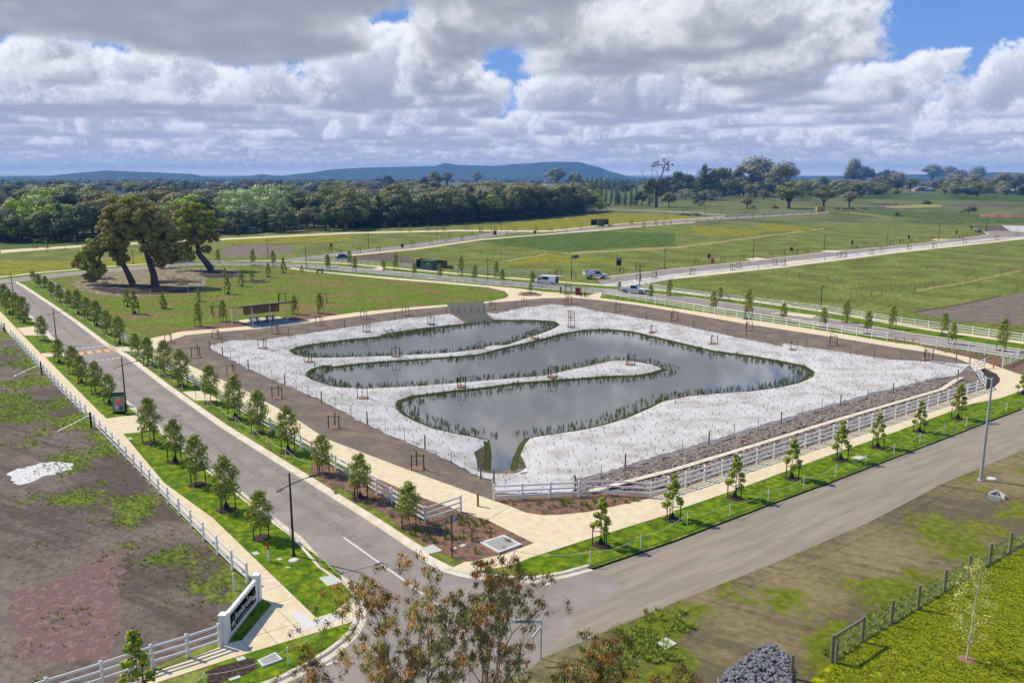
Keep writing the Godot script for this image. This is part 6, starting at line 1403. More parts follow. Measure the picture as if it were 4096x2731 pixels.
	e = Vector2(37.12, -60.62); t = thing("round_cover", "round white cover on the verge beside the tall road lamp", "pit lid", Vector3(e.x, 0.0, e.y)); part("rim", rod_mesh(0.36, 0.34, 0.06, M.slab, 20), t, Vector3(0, 0.03, 0)); part("cover", rod_mesh(0.28, 0.28, 0.02, M.paint_white, 20), t, Vector3(0, 0.07, 0))
	e = Vector2(-13.33, -46.78); t = thing("round_cover", "round white cover on the lawn below the near street lamp", "pit lid", Vector3(e.x, 0.0, e.y)); part("rim", rod_mesh(0.30, 0.29, 0.05, M.slab, 20), t, Vector3(0, 0.025, 0)); part("cover", rod_mesh(0.24, 0.24, 0.02, M.paint_white, 20), t, Vector3(0, 0.058, 0))
	# culvert headwall
	e = Vector2(35.25, -56.68)
	t = thing("culvert_headwall", "white concrete culvert headwall in the long grass at the right", "headwall", Vector3(e.x, -0.05, e.y), 0.5)
	part("back_wall", box_mesh(0.95, 0.5, 0.12, M.slab), t, Vector3(0, 0.25, -0.3)); part("wing_wall", box_mesh(0.1, 0.4, 0.75, M.slab), t, Vector3(-0.46, 0.2, 0.08), Basis(Vector3.UP, 0.45)); part("wing_wall", box_mesh(0.1, 0.4, 0.75, M.slab), t, Vector3(0.46, 0.2, 0.08), Basis(Vector3.UP, -0.45)); part("pipe_mouth", rod_mesh(0.17, 0.17, 0.06, M.black, 14), t, Vector3(0, 0.22, -0.23), Basis(Vector3(1, 0, 0), PI / 2))
	# concrete edging along the rock bank
	var eg := pts([5.76,-57.74,12.85,-62.32,21.12,-68.46,30.33,-75.41,39.61,-82.15,46.90,-87.43,50.51,-91.40,51.75,-92.66,52.09,-92.58])
	sheet("rock_edging", ribbon(eg, 0.28, 0.28), 0.16, M.kerb)
	# small dark signs marking the blocks
	var i := 0
	for r in [[54.4,-228.3], [84.6,-250.7], [113.2,-276.0], [143.6,-300.5], [174.9,-327.1], [198.0,-358.8], [-57.5,-263.6], [-61.5,-348.2], [9.0,-327.1], [-34.8,-263.0]]:
		t = thing("lot_sign", ["small dark lot sign on the side street, left of the orange one", "small dark lot sign before the side street's second driveway", "small dark lot sign by the saplings halfway along the side street", "small dark lot sign right of halfway on the side street", "small dark lot sign near the side street's far bend", "farthest small dark lot sign on the side street", "small dark sign at the left end of the back street", "dark sign on the far footpath left of the back street", "small dark post sign beside the back street below the far screen", "short dark sign post beside the white path of the back street"][i], "sign", Vector3(r[0], 0, r[1]), 0.3, "lot signs")
		part("plate", box_mesh(0.9, 1.1, 0.05, M.black), t, Vector3(0, 1.25, 0)); part("leg", rod_mesh(0.04, 0.04, 0.8, M.black, 6), t, Vector3(-0.3, 0.35, 0)); part("leg", rod_mesh(0.04, 0.04, 0.8, M.black, 6), t, Vector3(0.3, 0.35, 0)); i += 1
	for r in [[[26.6,-205.3], "black estate sign board on two legs beside the side street's mouth", 1.35, 2.0, M.black, 1.0], [[53.2,-218.9], "orange and dark sign board on the side street", 0.9, 1.5, M.red, 0.3], [[-6.6,-322.2], "dark sign board beside the back street's bend", 1.3, 1.7, M.black, 0.5]]:
		t = thing("sign_board", r[1], "sign", Vector3(r[0][0], 0, r[0][1]), 0.3); part("plate", box_mesh(r[2], r[3], 0.06, r[4]), t, Vector3(0, r[5] + r[3] * 0.5, 0))
		for s in [-0.4, 0.4]: part("leg", rod_mesh(0.04, 0.04, r[5] + 0.5, M.black, 6), t, Vector3(s * r[2], (r[5] + 0.4) * 0.5, -0.06))
		part("print", box_mesh(r[2] * 0.7, 0.22, 0.02, M.paint_white), t, Vector3(0, r[5] + r[3] * 0.82, 0.04))
	# solar panel mast
	e = Vector2(14.18, -184.20)
	t = thing("solar_mast", "solar panel on a thin mast beside the side street's mouth", "solar panel", Vector3(e.x, 0, e.y)); part("pole", rod_mesh(0.06, 0.05, 5.2, M.galv, 8), t, Vector3(0, 2.6, 0)); part("panel", box_mesh(1.5, 0.06, 1.0, M.solar), t, Vector3(0, 5.3, 0), Basis(Vector3(1, 0, 0), 0.5) * Basis(Vector3.UP, 0.4)); part("cabinet", box_mesh(0.4, 0.6, 0.3, M.galv), t, Vector3(0, 1.8, 0.12))
	# bench on the back path
	e = Vector2(-46.23, -198.14)
	t = thing("park_bench", "dark slatted park bench beside the back path", "bench", Vector3(e.x, 0.02, e.y), -0.5)
	for k in 4: part("slat", box_mesh(1.9, 0.05, 0.1, M.stake), t, Vector3(0, 0.46, -0.2 + k * 0.13))
	for k in 3: part("back_slat", box_mesh(1.9, 0.1, 0.04, M.stake), t, Vector3(0, 0.6 + k * 0.14, -0.3 - k * 0.03))
	for s in [-0.8, 0.8]: part("leg", box_mesh(0.07, 0.46, 0.5, M.black), t, Vector3(s, 0.23, 0))
	# two little bollard-like drums
	shelter(); cabinets(); far_sheds()

func lid(called: String, label: String, q: PackedVector2Array, bars: int, h: float):
	var c := (q[0] + q[1] + q[2] + q[3]) / 4.0
	var t := thing(called, label, "pit lid", Vector3(c.x, 0.0, c.y))
	var b := Buf.new(); var f := 0.80 if bars else 0.9
	var p := []
	for v in q: p.append(Vector3(v.x - c.x, h, v.y - c.y))
	for i in 4:
		var a: Vector3 = p[i]; var d: Vector3 = p[(i + 1) % 4]
		b.quad(a, d, Vector3(d.x * f, h, d.z * f), Vector3(a.x * f, h, a.z * f), Vector3.UP)
		b.quad(a, d, Vector3(d.x, -0.02, d.z), Vector3(a.x, -0.02, a.z), a + d)
		b.quad(Vector3(a.x * f, h, a.z * f), Vector3(d.x * f, h, d.z * f), Vector3(d.x * f, h - 0.04, d.z * f), Vector3(a.x * f, h - 0.04, a.z * f), -(a + d))
	part("frame", b.mesh(M.paint_white if bars else M.kerb), t)
	var g := Buf.new()
	if bars == 0:
		g.quad(Vector3(p[0].x * f, h - 0.012, p[0].z * f), Vector3(p[1].x * f, h - 0.012, p[1].z * f), Vector3(p[2].x * f, h - 0.012, p[2].z * f), Vector3(p[3].x * f, h - 0.012, p[3].z * f), Vector3.UP)
		part("cover", g.mesh(M.slab), t)
	else:
		g.quad(Vector3(p[0].x * f, h - 0.10, p[0].z * f), Vector3(p[1].x * f, h - 0.10, p[1].z * f), Vector3(p[2].x * f, h - 0.10, p[2].z * f), Vector3(p[3].x * f, h - 0.10, p[3].z * f), Vector3.UP)
		part("sump", g.mesh(M.black), t)
		for k in bars:
			var u := (k + 0.5) / bars
			var a: Vector3 = p[0].lerp(p[3], u) * f; var d: Vector3 = p[1].lerp(p[2], u) * f
			var w: float = p[0].distance_to(p[3]) * f / bars
			a.y = h - 0.015; d.y = h - 0.015
			var dir := (d - a).normalized()
			part("bar", box_mesh(1, 0.03, 0.05, M.paint_white), t, (a + d) * 0.5, Basis(dir, Vector3.UP, dir.cross(Vector3.UP)).scaled_local(Vector3(a.distance_to(d), 1, w / 0.05 * 0.4)))

func shelter():
	var a := Vector2(-40.92, -128.26); var b := Vector2(-36.37, -132.08)
	var ux := (b - a).normalized(); var l := a.distance_to(b)
	var t := thing("picnic_shelter", "open picnic shelter with a long thin pitched roof and a brown slatted screen", "shelter", Vector3(a.x, 0.02, a.y), -ux.angle())
	# own axes: x along the front posts, -z to the back
	sheet("shelter_slab", pts([-44.27,-131.52,-42.72,-133.50,-38.57,-135.24,-37.86,-134.01,-33.13,-129.46,-38.31,-124.77,-40.71,-127.01]), 0.032, plain(paint(146, 150, 150), 0.9))
	sheet("shelter_edge", pts([-44.37,-131.66,-42.81,-133.79,-38.59,-135.54,-37.80,-134.01,-38.29,-133.79,-40.10,-133.29,-42.61,-130.83,-39.40,-126.49,-38.21,-124.64,-40.67,-126.88]), 0.037, M.kerb)
	var h := 2.55
	var d := 3.4
	for x in [0.0, l * 0.5, l]: part("post", box_mesh(0.11, h + 0.36, 0.11, M.white), t, Vector3(x, h * 0.5 + 0.18, 0))
	for x in [-0.9, l * 0.3, l * 0.82]: part("post", box_mesh(0.11, h - 0.2, 0.11, M.white), t, Vector3(x, (h - 0.2) * 0.5, -d))
	part("post", box_mesh(0.11, h - 0.1, 0.11, M.white), t, Vector3(-2.6, (h - 0.1) * 0.5, -1.6))
	var rb := Buf.new()
	rb.box(Vector3(l * 0.42, h + 0.16, -d * 0.5), Vector3(l + 3.6, 0.1, d + 1.5), Basis(Vector3(1, 0, 0), -0.13))
	part("roof", rb.mesh(plain(paint(92, 84, 58), 0.6)), t)
	var fb := Buf.new(); fb.box(Vector3(l * 0.42, h + 0.47, 0.74), Vector3(l + 3.6, 0.2, 0.05)); part("fascia", fb.mesh(plain(paint(96, 60, 50), 0.8)), t)
	var sl := box_mesh(0.14, 1.35, 0.04, plain(paint(130, 92, 76), 0.85))
	var n := int((l + 0.2) / 0.17)
	for k in n: part("screen_slat", sl, t, Vector3(0.05 + k * 0.17, 1.72, -d + 0.12))
	for x in [l * 0.18, l * 0.62]:
		var q: Vector2 = Vector2(a.x, a.y) + ux * x + Vector2(ux.y, -ux.x) * 1.7
		var p := thing("picnic_table", "picnic table under the shelter, left one" if x < l * 0.4 else "picnic table under the shelter, right one", "table", Vector3(q.x, 0.035, q.y), -ux.angle(), "picnic tables")
		part("table_top", box_mesh(1.5, 0.06, 0.75, M.galv), p, Vector3(0, 0.74, 0))
		for s in [-1.0, 1.0]: part("seat", box_mesh(1.5, 0.05, 0.3, M.galv), p, Vector3(0, 0.45, 0.68 * s)); part("leg", box_mesh(0.08, 0.72, 0.6, M.black), p, Vector3(0.5 * s, 0.36, 0)); part("seat_beam", box_mesh(0.07, 0.07, 1.4, M.black), p, Vector3(0.5 * s, 0.39, 0))

func screen_box(label: String, line: PackedVector2Array, h: float, n_between: int):
	var t := thing("dark_screen", label, "screen", Vector3(line[0].x, 0, line[0].y))
	for i in line.size() - 1:
		var a := line[i]; var b := line[i + 1]; var n := maxi(1, int(round(a.distance_to(b) / 2.4)))
		for k in n:
			var p := a.lerp(b, float(k) / n); var q := a.lerp(b, float(k + 1) / n); var c := p.lerp(q, 0.5)
			part("panel", box_mesh(p.distance_to(q) - 0.06, h, 0.05, M.screen), t, Vector3(c.x - line[0].x, h * 0.5 + 0.05, c.y - line[0].y), Basis(Vector3.UP, -(q - p).angle()))
			part("post", box_mesh(0.08, h + 0.15, 0.08, M.black), t, Vector3(p.x - line[0].x, h * 0.5 + 0.07, p.y - line[0].y))

func cabinets():
	screen_box("dark screen fence round the green cabinet beside the back road", pts([-24.9,-215.8,-24.3,-209.6,-23.4,-214.0,-18.5,-209.6,-16.3,-207.5,-17.1,-215.8]), 2.0, 1)
	screen_box("far dark screen fence round a green cabinet on the rise", pts([37.3,-393.7,42.3,-399.7,46.0,-397.3,44.5,-385.5]), 2.6, 1)
	for r in [[[-22.8,-205.3,-19.6,-203.7], 2.6, 2.3, "large green metal cabinet in the dark screen by the back road"], [[39.8,-387.8,43.1,-387.8], 2.2, 2.6, "green cabinet in front of the far dark screen on the rise"]]:
		var a := Vector2(r[0][0], r[0][1]); var b := Vector2(r[0][2], r[0][3]); var l := a.distance_to(b)
		var t := thing("green_cabinet", r[3], "cabinet", Vector3((a.x + b.x) * 0.5, 0, (a.y + b.y) * 0.5), -(b - a).angle())
		part("body", box_mesh(l, r[2], r[1], M.cabinet), t, Vector3(0, r[2] * 0.5, -r[1] * 0.5)); part("roof", box_mesh(l + 0.12, 0.1, r[1] + 0.12, M.cabinet_top), t, Vector3(0, r[2] + 0.05, -r[1] * 0.5))
		for s in [-0.25, 0.25]: part("door", box_mesh(l * 0.44, r[2] * 0.8, 0.03, M.cabinet_top), t, Vector3(s * l, r[2] * 0.48, 0.018))
		part("plinth", box_mesh(l + 0.3, 0.12, r[1] + 0.3, M.slab), t, Vector3(0, 0.03, -r[1] * 0.5))
	# wash post beside the cabinet
	var e := Vector2(-20.35, -199.70)
	var t := thing("meter_post", "small white topped post in front of the green cabinet", "post", Vector3(e.x, 0, e.y)); part("pole", rod_mesh(0.035, 0.035, 2.1, M.galv, 8), t, Vector3(0, 1.05, 0)); part("head", box_mesh(0.5, 0.28, 0.2, M.galv), t, Vector3(0, 2.2, 0))
	# yellow timber container, toilet, container far right, red bin
	box_hut("site_hut", "tan ribbed site hut behind the fence between the old gums", "hut", [-91.9,-222.4,-86.7,-223.9], 2.4, 2.6, paint(150, 124, 58), true)
	box_hut("portable_toilet", "teal portable toilet behind the leaning gum on the left", "toilet", [-102.8,-214.5,-101.8,-214.5], 1.2, 2.3, paint(22, 104, 100), false)
	box_hut("yellow_container", "yellow container on the rise at the end of the back street", "container", [200.4,-549.4,205.7,-549.4], 3.0, 3.0, paint(216, 176, 88), true)
	box_hut("red_crate", "dark red crate beside the two workers", "crate", [12.5,-160.8,13.3,-160.6], 1.0, 1.35, paint(122, 44, 40), false)

func box_hut(called: String, label: String, cat: String, r: Array, deep: float, h: float, col: Color, ribs: bool):
	var a := Vector2(r[0], r[1]); var b := Vector2(r[2], r[3]); var l := maxf(a.distance_to(b), 1.0)
	var t := thing(called, label, cat, Vector3((a.x + b.x) * 0.5, 0.02, (a.y + b.y) * 0.5), -(b - a).angle())
	var m := plain(col, 0.7); var m2 := plain(Color(col.r * 0.86, col.g * 0.86, col.b * 0.86), 0.7)
	part("body", box_mesh(l, h, deep, m), t, Vector3(0, h * 0.5, -deep * 0.5)); part("roof", box_mesh(l + 0.1, 0.09, deep + 0.1, m2), t, Vector3(0, h + 0.046, -deep * 0.5))
	if ribs:
		var n := int(l / 0.6)
		for k in n: part("rib", box_mesh(0.12, h - 0.1, 0.05, m2), t, Vector3(-l * 0.5 + (k + 0.5) * l / n, h * 0.5, 0.025))
	part("door", box_mesh(minf(0.9, l * 0.6), minf(2.0, h * 0.86), 0.04, m2), t, Vector3(l * 0.2 if ribs else 0.0, minf(1.0, h * 0.43) + 0.03, 0.06))

# a house: walls, hipped or gabled roof with eaves, windows with panes, a door
func house(label: String, at: Vector3, turn: float, w: float, d: float, h: float, rise: float, wall: Material, roof: Material, gable := false, called := "house", cat := "house"):
	var t := thing(called, label, cat, at, turn)
	part("wall", box_mesh(w, h, d, wall), t, Vector3(0, h * 0.5, 0))
	var b := Buf.new(); var x := w * 0.5 + 0.5; var z := d * 0.5 + 0.5; var k := x if gable else maxf(x - z, 0.5)
	var y := h + 0.01
	var c := [Vector3(-x, y, -z), Vector3(x, y, -z), Vector3(x, y, z), Vector3(-x, y, z)]; var r0 := Vector3(-k, y + rise, 0); var r1 := Vector3(k, y + rise, 0)
	b.quad(c[3], c[2], r1, r0, Vector3(0, 1, 1)); b.quad(c[0], c[1], r1, r0, Vector3(0, 1, -1)); b.flat(c[0], c[3], r0, Vector3(-1, 0.3, 0)); b.flat(c[1], c[2], r1, Vector3(1, 0.3, 0)); b.quad(c[0], c[1], c[2], c[3], Vector3.DOWN)
	part("roof", b.mesh(roof), t)
	if called == "house":
		for i in int(w / 4.0):
			var q := part("window", box_mesh(1.9, 1.3, 0.08, M.white), t, Vector3(-w * 0.5 + 2.4 + i * 4.0, h * 0.55, d * 0.5 + 0.04)); part("pane", box_mesh(1.7, 1.1, 0.03, M.glass), q, Vector3(0, 0, 0.04))
		part("door", box_mesh(1.0, 2.05, 0.07, M.stake), t, Vector3(w * 0.12, 1.03, d * 0.5 + 0.036))
	if label.contains("solar panels"):
		var rs := atan2(rise, z)
		for i in 8: part("solar_panel", box_mesh(1.5, 0.06, 3.2, M.solar), t, Vector3(-6.5 + i * 1.6 + (0.6 if i > 3 else 0.0), h + rise * 0.5 + 0.12, z * 0.5), Basis(Vector3(1, 0, 0), rs))
	if called != "house":
		for i in 3: part("roller_door", box_mesh(w * 0.24, h * 0.75, 0.06, M.galv), t, Vector3((i - 1) * w * 0.3, h * 0.38, d * 0.5 + 0.032))

func far_sheds():
	var wh := plain(paint(214, 212, 206), 0.8); var cr := plain(paint(190, 172, 148), 0.85); var br := plain(paint(142, 108, 92), 0.9)
	var gr := plain(paint(142, 146, 150), 0.5); var dk := plain(paint(96, 100, 108), 0.6); var lt := plain(paint(214, 216, 218), 0.5); var sg := plain(paint(150, 156, 150), 0.6)
	var spots := [[-29.3,-1442.0,42.7,-1457.9,79.2,-1638.6,262.9,-1255.5,254.4,-975.1,1062.6,-3018.3,1227.7,-3256.5,713.7,-1868.6,1742.8,-3866.8,777.3,-1671.4,760.2,-1671.4,1140.6,-2334.6,617.2,-1261.2,1463.7,-2932.4,851.4,-1671.4,1065.0,-2055.2,644.5,-1123.2,671.4,-1123.2,703.2,-1489.8,826.9,-1489.8,694.0,-1995.4,1300.5,-2209.5]]
	var d: Array = spots[0]
	var what := [["far white farm shed below the mountain", 26, 12, 5.0, 1.6, wh, lt, true], ["far white farm shed right of the first, below the mountain", 30, 14, 5.5, 2.0, gr, lt, true], ["far grey farm shed right of the two white ones", 24, 12, 4.6, 1.5, sg, gr, true], ["white gabled house half hidden by trees below the dark pine", 13, 9, 3.2, 2.2, wh, lt, true], ["pale house behind bushes right of the utility pole", 12, 8, 3.0, 1.8, cr, gr, false], ["white roofed house at the left end of the distant suburb", 17, 11, 3.4, 2.6, wh, lt, false], ["white roofed house second from the left in the distant suburb", 24, 11, 3.4, 2.6, wh, lt, false], ["long low grey roofed house behind the first gum row", 22, 10, 3.0, 1.8, cr, gr, false], ["pale roofed house high in the middle of the distant suburb", 26, 12, 3.2, 2.2, wh, lt, false], ["white walled house left of the solar roofed one", 20, 11, 3.2, 2.0, wh, sg, false], ["low pale house among the middle gums", 18, 10, 3.0, 1.8, wh, lt, false], ["grey roofed house above the solar roofed one", 24, 12, 3.2, 2.4, cr, gr, false], ["broad grey house with solar panels on its roof at the paddock's far edge", 30, 16, 3.2, 3.6, cr, gr, false], ["white two storey house above the solar roofed one", 18, 10, 6.0, 1.6, wh, gr, false], ["grey roofed house right of the solar roofed one", 25, 13, 3.2, 3.0, cr, dk, false], ["dark roofed house between the right hand gums", 18, 11, 3.2, 2.4, br, dk, false], ["white roofed house at the right end of the paddock edge", 26, 12, 3.2, 2.6, wh, lt, false], ["long white roofed building at the far right edge", 40, 13, 3.4, 2.4, wh, lt, false], ["low house just left of the solar roofed house", 14, 9, 3.0, 2.0, br, dk, false], ["pale house behind the gums left of the right end", 22, 12, 3.2, 2.4, cr, lt, false], ["small pale house at the suburb's left edge", 14, 9, 3.0, 2.0, cr, gr, false], ["far roof among trees at the upper right", 20, 11, 3.2, 2.2, cr, gr, false]]
	for i in what.size():
		var w = what[i]
		house(w[0], Vector3(d[i * 2], 0, d[i * 2 + 1]), -0.25 + 0.1 * (i % 5), w[1], w[2], w[3], w[4], w[5], w[6], w[7], "house" if i > 2 else "farm_shed", "house" if i > 2 else "shed")
	# utility pole
	var e := Vector2(152.99, -620.07)
	var t := thing("utility_pole", "grey timber utility pole with a crossarm on the rise", "utility pole", Vector3(e.x, 0, e.y)); part("pole", rod_mesh(0.2, 0.14, 13, M.grey_timber, 8), t, Vector3(0, 6.5, 0)); part("crossarm", box_mesh(3.6, 0.3, 0.3, M.grey_timber), t, Vector3(0, 12.4, 0.2))

# ---------------------------------------------------------------- woods, far trees, hills
func grove() -> Dictionary:
	# one tree of each habit, kept out of sight of nothing: the first of each is used where it is needed
	return {
		"gum": [make_tree("gum_tree", "spreading", "gum", 13.0, "", 3600, 0.6), make_tree("gum_tree", "spreading", "olive", 13.0, "", 3600, 0.6), make_tree("gum_tree", "spreading", "grey", 13.0, "", 3600, 0.6)],
		"round": [make_tree("broad_tree", "round", "dark", 12.0, "", 3600, 0.6), make_tree("broad_tree", "round", "rust", 12.0, "", 3600, 0.6), make_tree("broad_tree", "round", "olive", 12.0, "", 3600, 0.6), make_tree("broad_tree", "round", "bright", 12.0, "", 2400, 0.55)],
		"dome": [make_tree("willow_tree", "dome", "willow", 13.0, "", 4200, 0.6), make_tree("willow_tree", "dome", "bright", 11.0, "", 3000, 0.55)],
		"cone": [make_tree("pine_tree", "cone", "dark", 14.0, "", 3000, 0.5)],
		"column": [make_tree("poplar_tree", "column", "poplar", 15.0, "", 1700, 0.45)],
		"bush": [make_tree("bush", "bush", "dark", 4.0, "", 1100, 0.3), make_tree("bush", "bush", "grey", 4.0, "", 1100, 0.3), make_tree("bush", "bush", "bright", 4.0, "", 1100, 0.3)]}

var placed_first := {}
func put_tree(src: Node3D, at: Vector3, h: float, wide: float, label: String, group: String) -> void:
	var base: float = src.get_meta("tall")
	var s := h / base
	var size := Vector3(s * wide, s, s * wide)
	if not placed_first.has(src):
		placed_first[src] = true
		src.position = at; src.scale = size; src.rotation.y = rng.randf() * TAU; src.set_meta("label", label)
		if group: src.set_meta("group", group)
	else: copy(src, at, rng.randf() * TAU, label, group, size)

func build_far():
	rng.seed = 101
	var g := grove()
	for k in g:
		for t in g[k]: t.set_meta("tall", {"gum": 13.0, "round": 12.0, "dome": 13.0, "cone": 14.0, "column": 15.0, "bush": 4.0}[k] if not (k == "dome" and t != g[k][0]) else 11.0)
	# trees one can point at: [habit, variant, x, height rows from the photograph, width, label]
	var named := [
		["round", 0, [173.12,-853.19,25.73], 1.1, "dark rounded tree left of the pine with the pale trunk"], ["cone", 0, [183.59,-802.96,30.65], 1.5, "tall dark pine standing highest on the rise"], ["cone", 0, [197.73,-829.00,27.04], 1.3, "second dark pine just right of the highest one"], ["round", 2, [229.20,-910.08,27.94], 1.0, "brownish tree right of the two dark pines"], ["cone", 0, [271.43,-1049.97,24.61], 1.2, "short dark conifer behind the bright willow"], ["gum", 2, [263.95,-910.08,32.68], 1.15, "big grey brown gum in the middle of the rise"], ["round", 0, [275.33,-998.81,27.86], 1.0, "dark tree at the left shoulder of the big grey gum"], ["gum", 2, [258.68,-802.96,32.25], 0.95, "tall gum with a round tuft on top, right of the big grey gum"],
		["round", 0, [174.75,-910.08,24.90], 1.0, "dark tree left of the farm house roof"], ["dome", 1, [300.79,-1203.99,14.40], 1.1, "bright yellow green willow in the middle of the rise"], ["round", 2, [255.89,-943.62,18.36], 1.1, "olive tree with golden tips below the big grey gum"], ["round", 2, [247.51,-871.35,15.41], 1.0, "full round olive tree with a short trunk on the rise"], ["round", 1, [242.90,-809.32,11.16], 1.0, "low rusty brown tree on the rise"], ["gum", 1, [195.24,-589.57,17.47], 1.25, "broad old gum with a stout forked trunk in the paddock"], ["gum", 1, [230.91,-620.07,14.97], 1.1, "leaning gum with a pale broken limb above the yellow container"], ["gum", 1, [166.69,-593.01,7.68], 1.2, "small umbrella shaped tree alone on the slope"],
		["bush", 0, [144.50,-645.60,5.60], 1.0, "dark maroon shrub on the slope below the pine"], ["bush", 1, [185.91,-787.50,10.34], 1.2, "grey bush left of the utility pole"], ["bush", 2, [180.71,-819.04,7.81], 1.0, "light green bush left of the grey one"], ["bush", 1, [160.71,-778.51,11.00], 1.1, "big grey bush below the farm house roof"], ["bush", 0, [141.66,-739.09,5.15], 1.1, "low dark bush right of the tall dead topped gum"], ["round", 3, [149.71,-802.96,7.66], 1.0, "yellowish tree beside the tall dead topped gum"], ["bush", 0, [171.75,-596.48,1.88], 1.3, "flat dark bush beside the small umbrella tree"], ["bush", 0, [68.53,-607.14,3.56], 1.0, "dark bush at the left end of the rise fence"],
		["round", 0, [101.54,-653.88,11.97], 0.9, "dark broad tree among the front poplars"], ["round", 3, [114.44,-693.90,9.36], 0.8, "light green tree left of the tall dead topped gum"], ["round", 0, [137.47,-772.62,13.00], 0.9, "dark tree right behind the tall dead topped gum"], ["round", 2, [319.17,-921.28,14.95], 1.0, "olive tree at the left edge of the right paddock"], ["round", 2, [447.75,-1223.61,19.81], 1.1, "golden olive tree behind the leaning gum"],
		["gum", 2, [369.81,-951.22,14.16], 1.0, "grey gum first in the row along the right paddock"], ["gum", 1, [409.62,-1027.52,13.11], 1.0, "olive gum second in the row along the right paddock"], ["round", 2, [420.16,-1027.52,10.01], 1.1, "rounded tree third in the row along the right paddock"], ["gum", 0, [430.69,-1027.52,13.11], 1.0, "brown gum fourth in the row along the right paddock"], ["gum", 2, [452.18,-1059.37,15.16], 1.0, "thin dark gum fifth in the row along the right paddock"], ["round", 2, [446.84,-1027.52,9.43], 1.2, "low spreading tree sixth in the row along the right paddock"], ["gum", 0, [478.19,-1081.72,18.37], 1.0, "tall gum seventh in the row along the right paddock"], ["gum", 2, [494.20,-1081.72,20.78], 1.2, "big grey gum left of the solar roofed house"], ["gum", 0, [564.01,-1188.20,15.27], 0.9, "thin gum directly left of the solar roofed house"],
		["gum", 2, [600.20,-1195.12,12.56], 0.9, "slim grey gum right of the solar roofed house"], ["gum", 0, [609.19,-1181.36,17.29], 1.0, "brown gum between the two right hand houses"], ["gum", 2, [611.59,-1167.92,19.96], 1.0, "grey gum right of the brown one by the right hand houses"], ["gum", 2, [606.87,-1141.92,18.75], 1.1, "broad grey gum in the right hand gum row"], ["gum", 0, [610.12,-1129.35,16.28], 1.0, "brown gum right of the broad grey one"], ["gum", 2, [611.77,-1117.06,18.84], 1.1, "grey gum in front of the pale house at the right"], ["gum", 1, [628.12,-1129.35,20.06], 1.1, "olive gum left of the long white building"], ["gum", 2, [628.94,-1117.06,15.11], 1.0, "short gum at the long white building's left end"], ["gum", 2, [643.21,-1105.03,20.12], 1.2, "grey gum before the long white building, left one"], ["gum", 0, [652.02,-1105.03,18.27], 1.0, "brown gum before the long white building, middle one"], ["gum", 2, [660.32,-1105.03,19.50], 1.1, "grey gum before the long white building, right one"], ["gum", 2, [669.13,-1105.03,19.50], 1.1, "grey gum at the right frame edge"],
		["gum", 2, [603.24,-1489.77,40.11], 0.7, "tall thin topped gum rising above the suburb's left part"], ["round", 0, [713.03,-1742.11,33.36], 1.1, "dark tree beside the tall thin topped gum"], ["round", 0, [862.31,-2055.16,40.69], 1.0, "dark tall tree right of the thin topped gum"], ["round", 0, [1064.14,-2474.82,37.72], 1.3, "dark broad tree high in the suburb"], ["round", 0, [1160.39,-2632.87,37.49], 1.1, "dark tree highest behind the middle of the suburb"], ["round", 0, [1266.55,-2812.45,35.36], 1.2, "dark tree behind the pale roofed house"], ["gum", 2, [1102.65,-2209.47,39.33], 1.2, "pale gum rising above the two storey house"], ["gum", 2, [1210.08,-2334.64,36.89], 1.2, "pale broad gum above the right hand houses"], ["gum", 2, [1246.68,-2334.64,29.89], 1.1, "gum behind the right hand gum row, left one"], ["gum", 2, [1366.93,-2474.82,37.72], 1.3, "big gum behind the right hand gum row, right one"], ["gum", 2, [1355.43,-2334.64,18.73], 1.3, "low gum behind the long white building"],
		["gum", 2, [250.60,-621.46,10.27], 1.15, "bushy grey gum leaning over the long grass"], ["bush", 0, [217.65,-470.49,2.77], 1.0, "round green bush in the long grass"], ["bush", 0, [276.68,-505.65,4.97], 1.1, "big dark bush in the long grass at the right"], ["bush", 0, [328.61,-921.28,5.68], 1.4, "dark bushes at the foot of the golden olive tree"],
		["dome", 0, [-127.70,-399.70,16.69], 1.1, "large pale grey green willow, left lobe of the pale mass"], ["dome", 0, [-120.67,-412.38,18.36], 1.15, "largest pale grey green willow, highest of the pale mass"], ["dome", 0, [-139.42,-412.38,15.92], 0.9, "pale willow at the left end of the pale mass"], ["cone", 0, [-110.29,-337.33,8.65], 1.9, "wide dark conifer in front of the pale willows, left one"], ["cone", 0, [-102.80,-346.36,9.18], 1.8, "wide dark conifer in front of the pale willows, right one"], ["round", 1, [-91.75,-374.36,9.51], 1.15, "neat rounded rusty tree on the lawn before the woods"], ["bush", 0, [-89.98,-341.79,2.85], 0.9, "small round dark bush before the woods"], ["dome", 1, [-259.42,-631.92,8.85], 1.0, "bright yellow green crown above the tallest old gum"],
		["gum", 2, [-91.10,-2177.88,25.28], 1.0, "grey gum on the skyline left of the farm sheds"], ["gum", 0, [-93.99,-1026.86,21.77], 0.8, "sparse dark gum on the skyline, left of a pair"], ["gum", 0, [-103.05,-1339.62,22.78], 0.7, "sparse flat topped gum on the skyline, right of a pair"], ["round", 0, [-103.09,-1026.86,19.28], 0.9, "dark tree left of the sparse skyline gums"], ["round", 1, [-43.78,-1579.85,13.72], 1.2, "brown rounded tree left of the first farm shed"], ["round", 0, [5.63,-952.62,12.44], 1.0, "dark tree between the two farm sheds"], ["round", 0, [-225.95,-1490.77,21.21], 1.3, "broad dark tree on the woods' skyline"], ["gum", 2, [75.75,-1411.17,27.65], 1.1, "tall grey gum left of the far poplars"], ["round", 2, [108.22,-1411.17,24.48], 1.0, "olive tree behind the far poplars"], ["round", 1, [6.40,-832.16,9.87], 1.0, "rusty rounded tree behind the dark hedge"]]
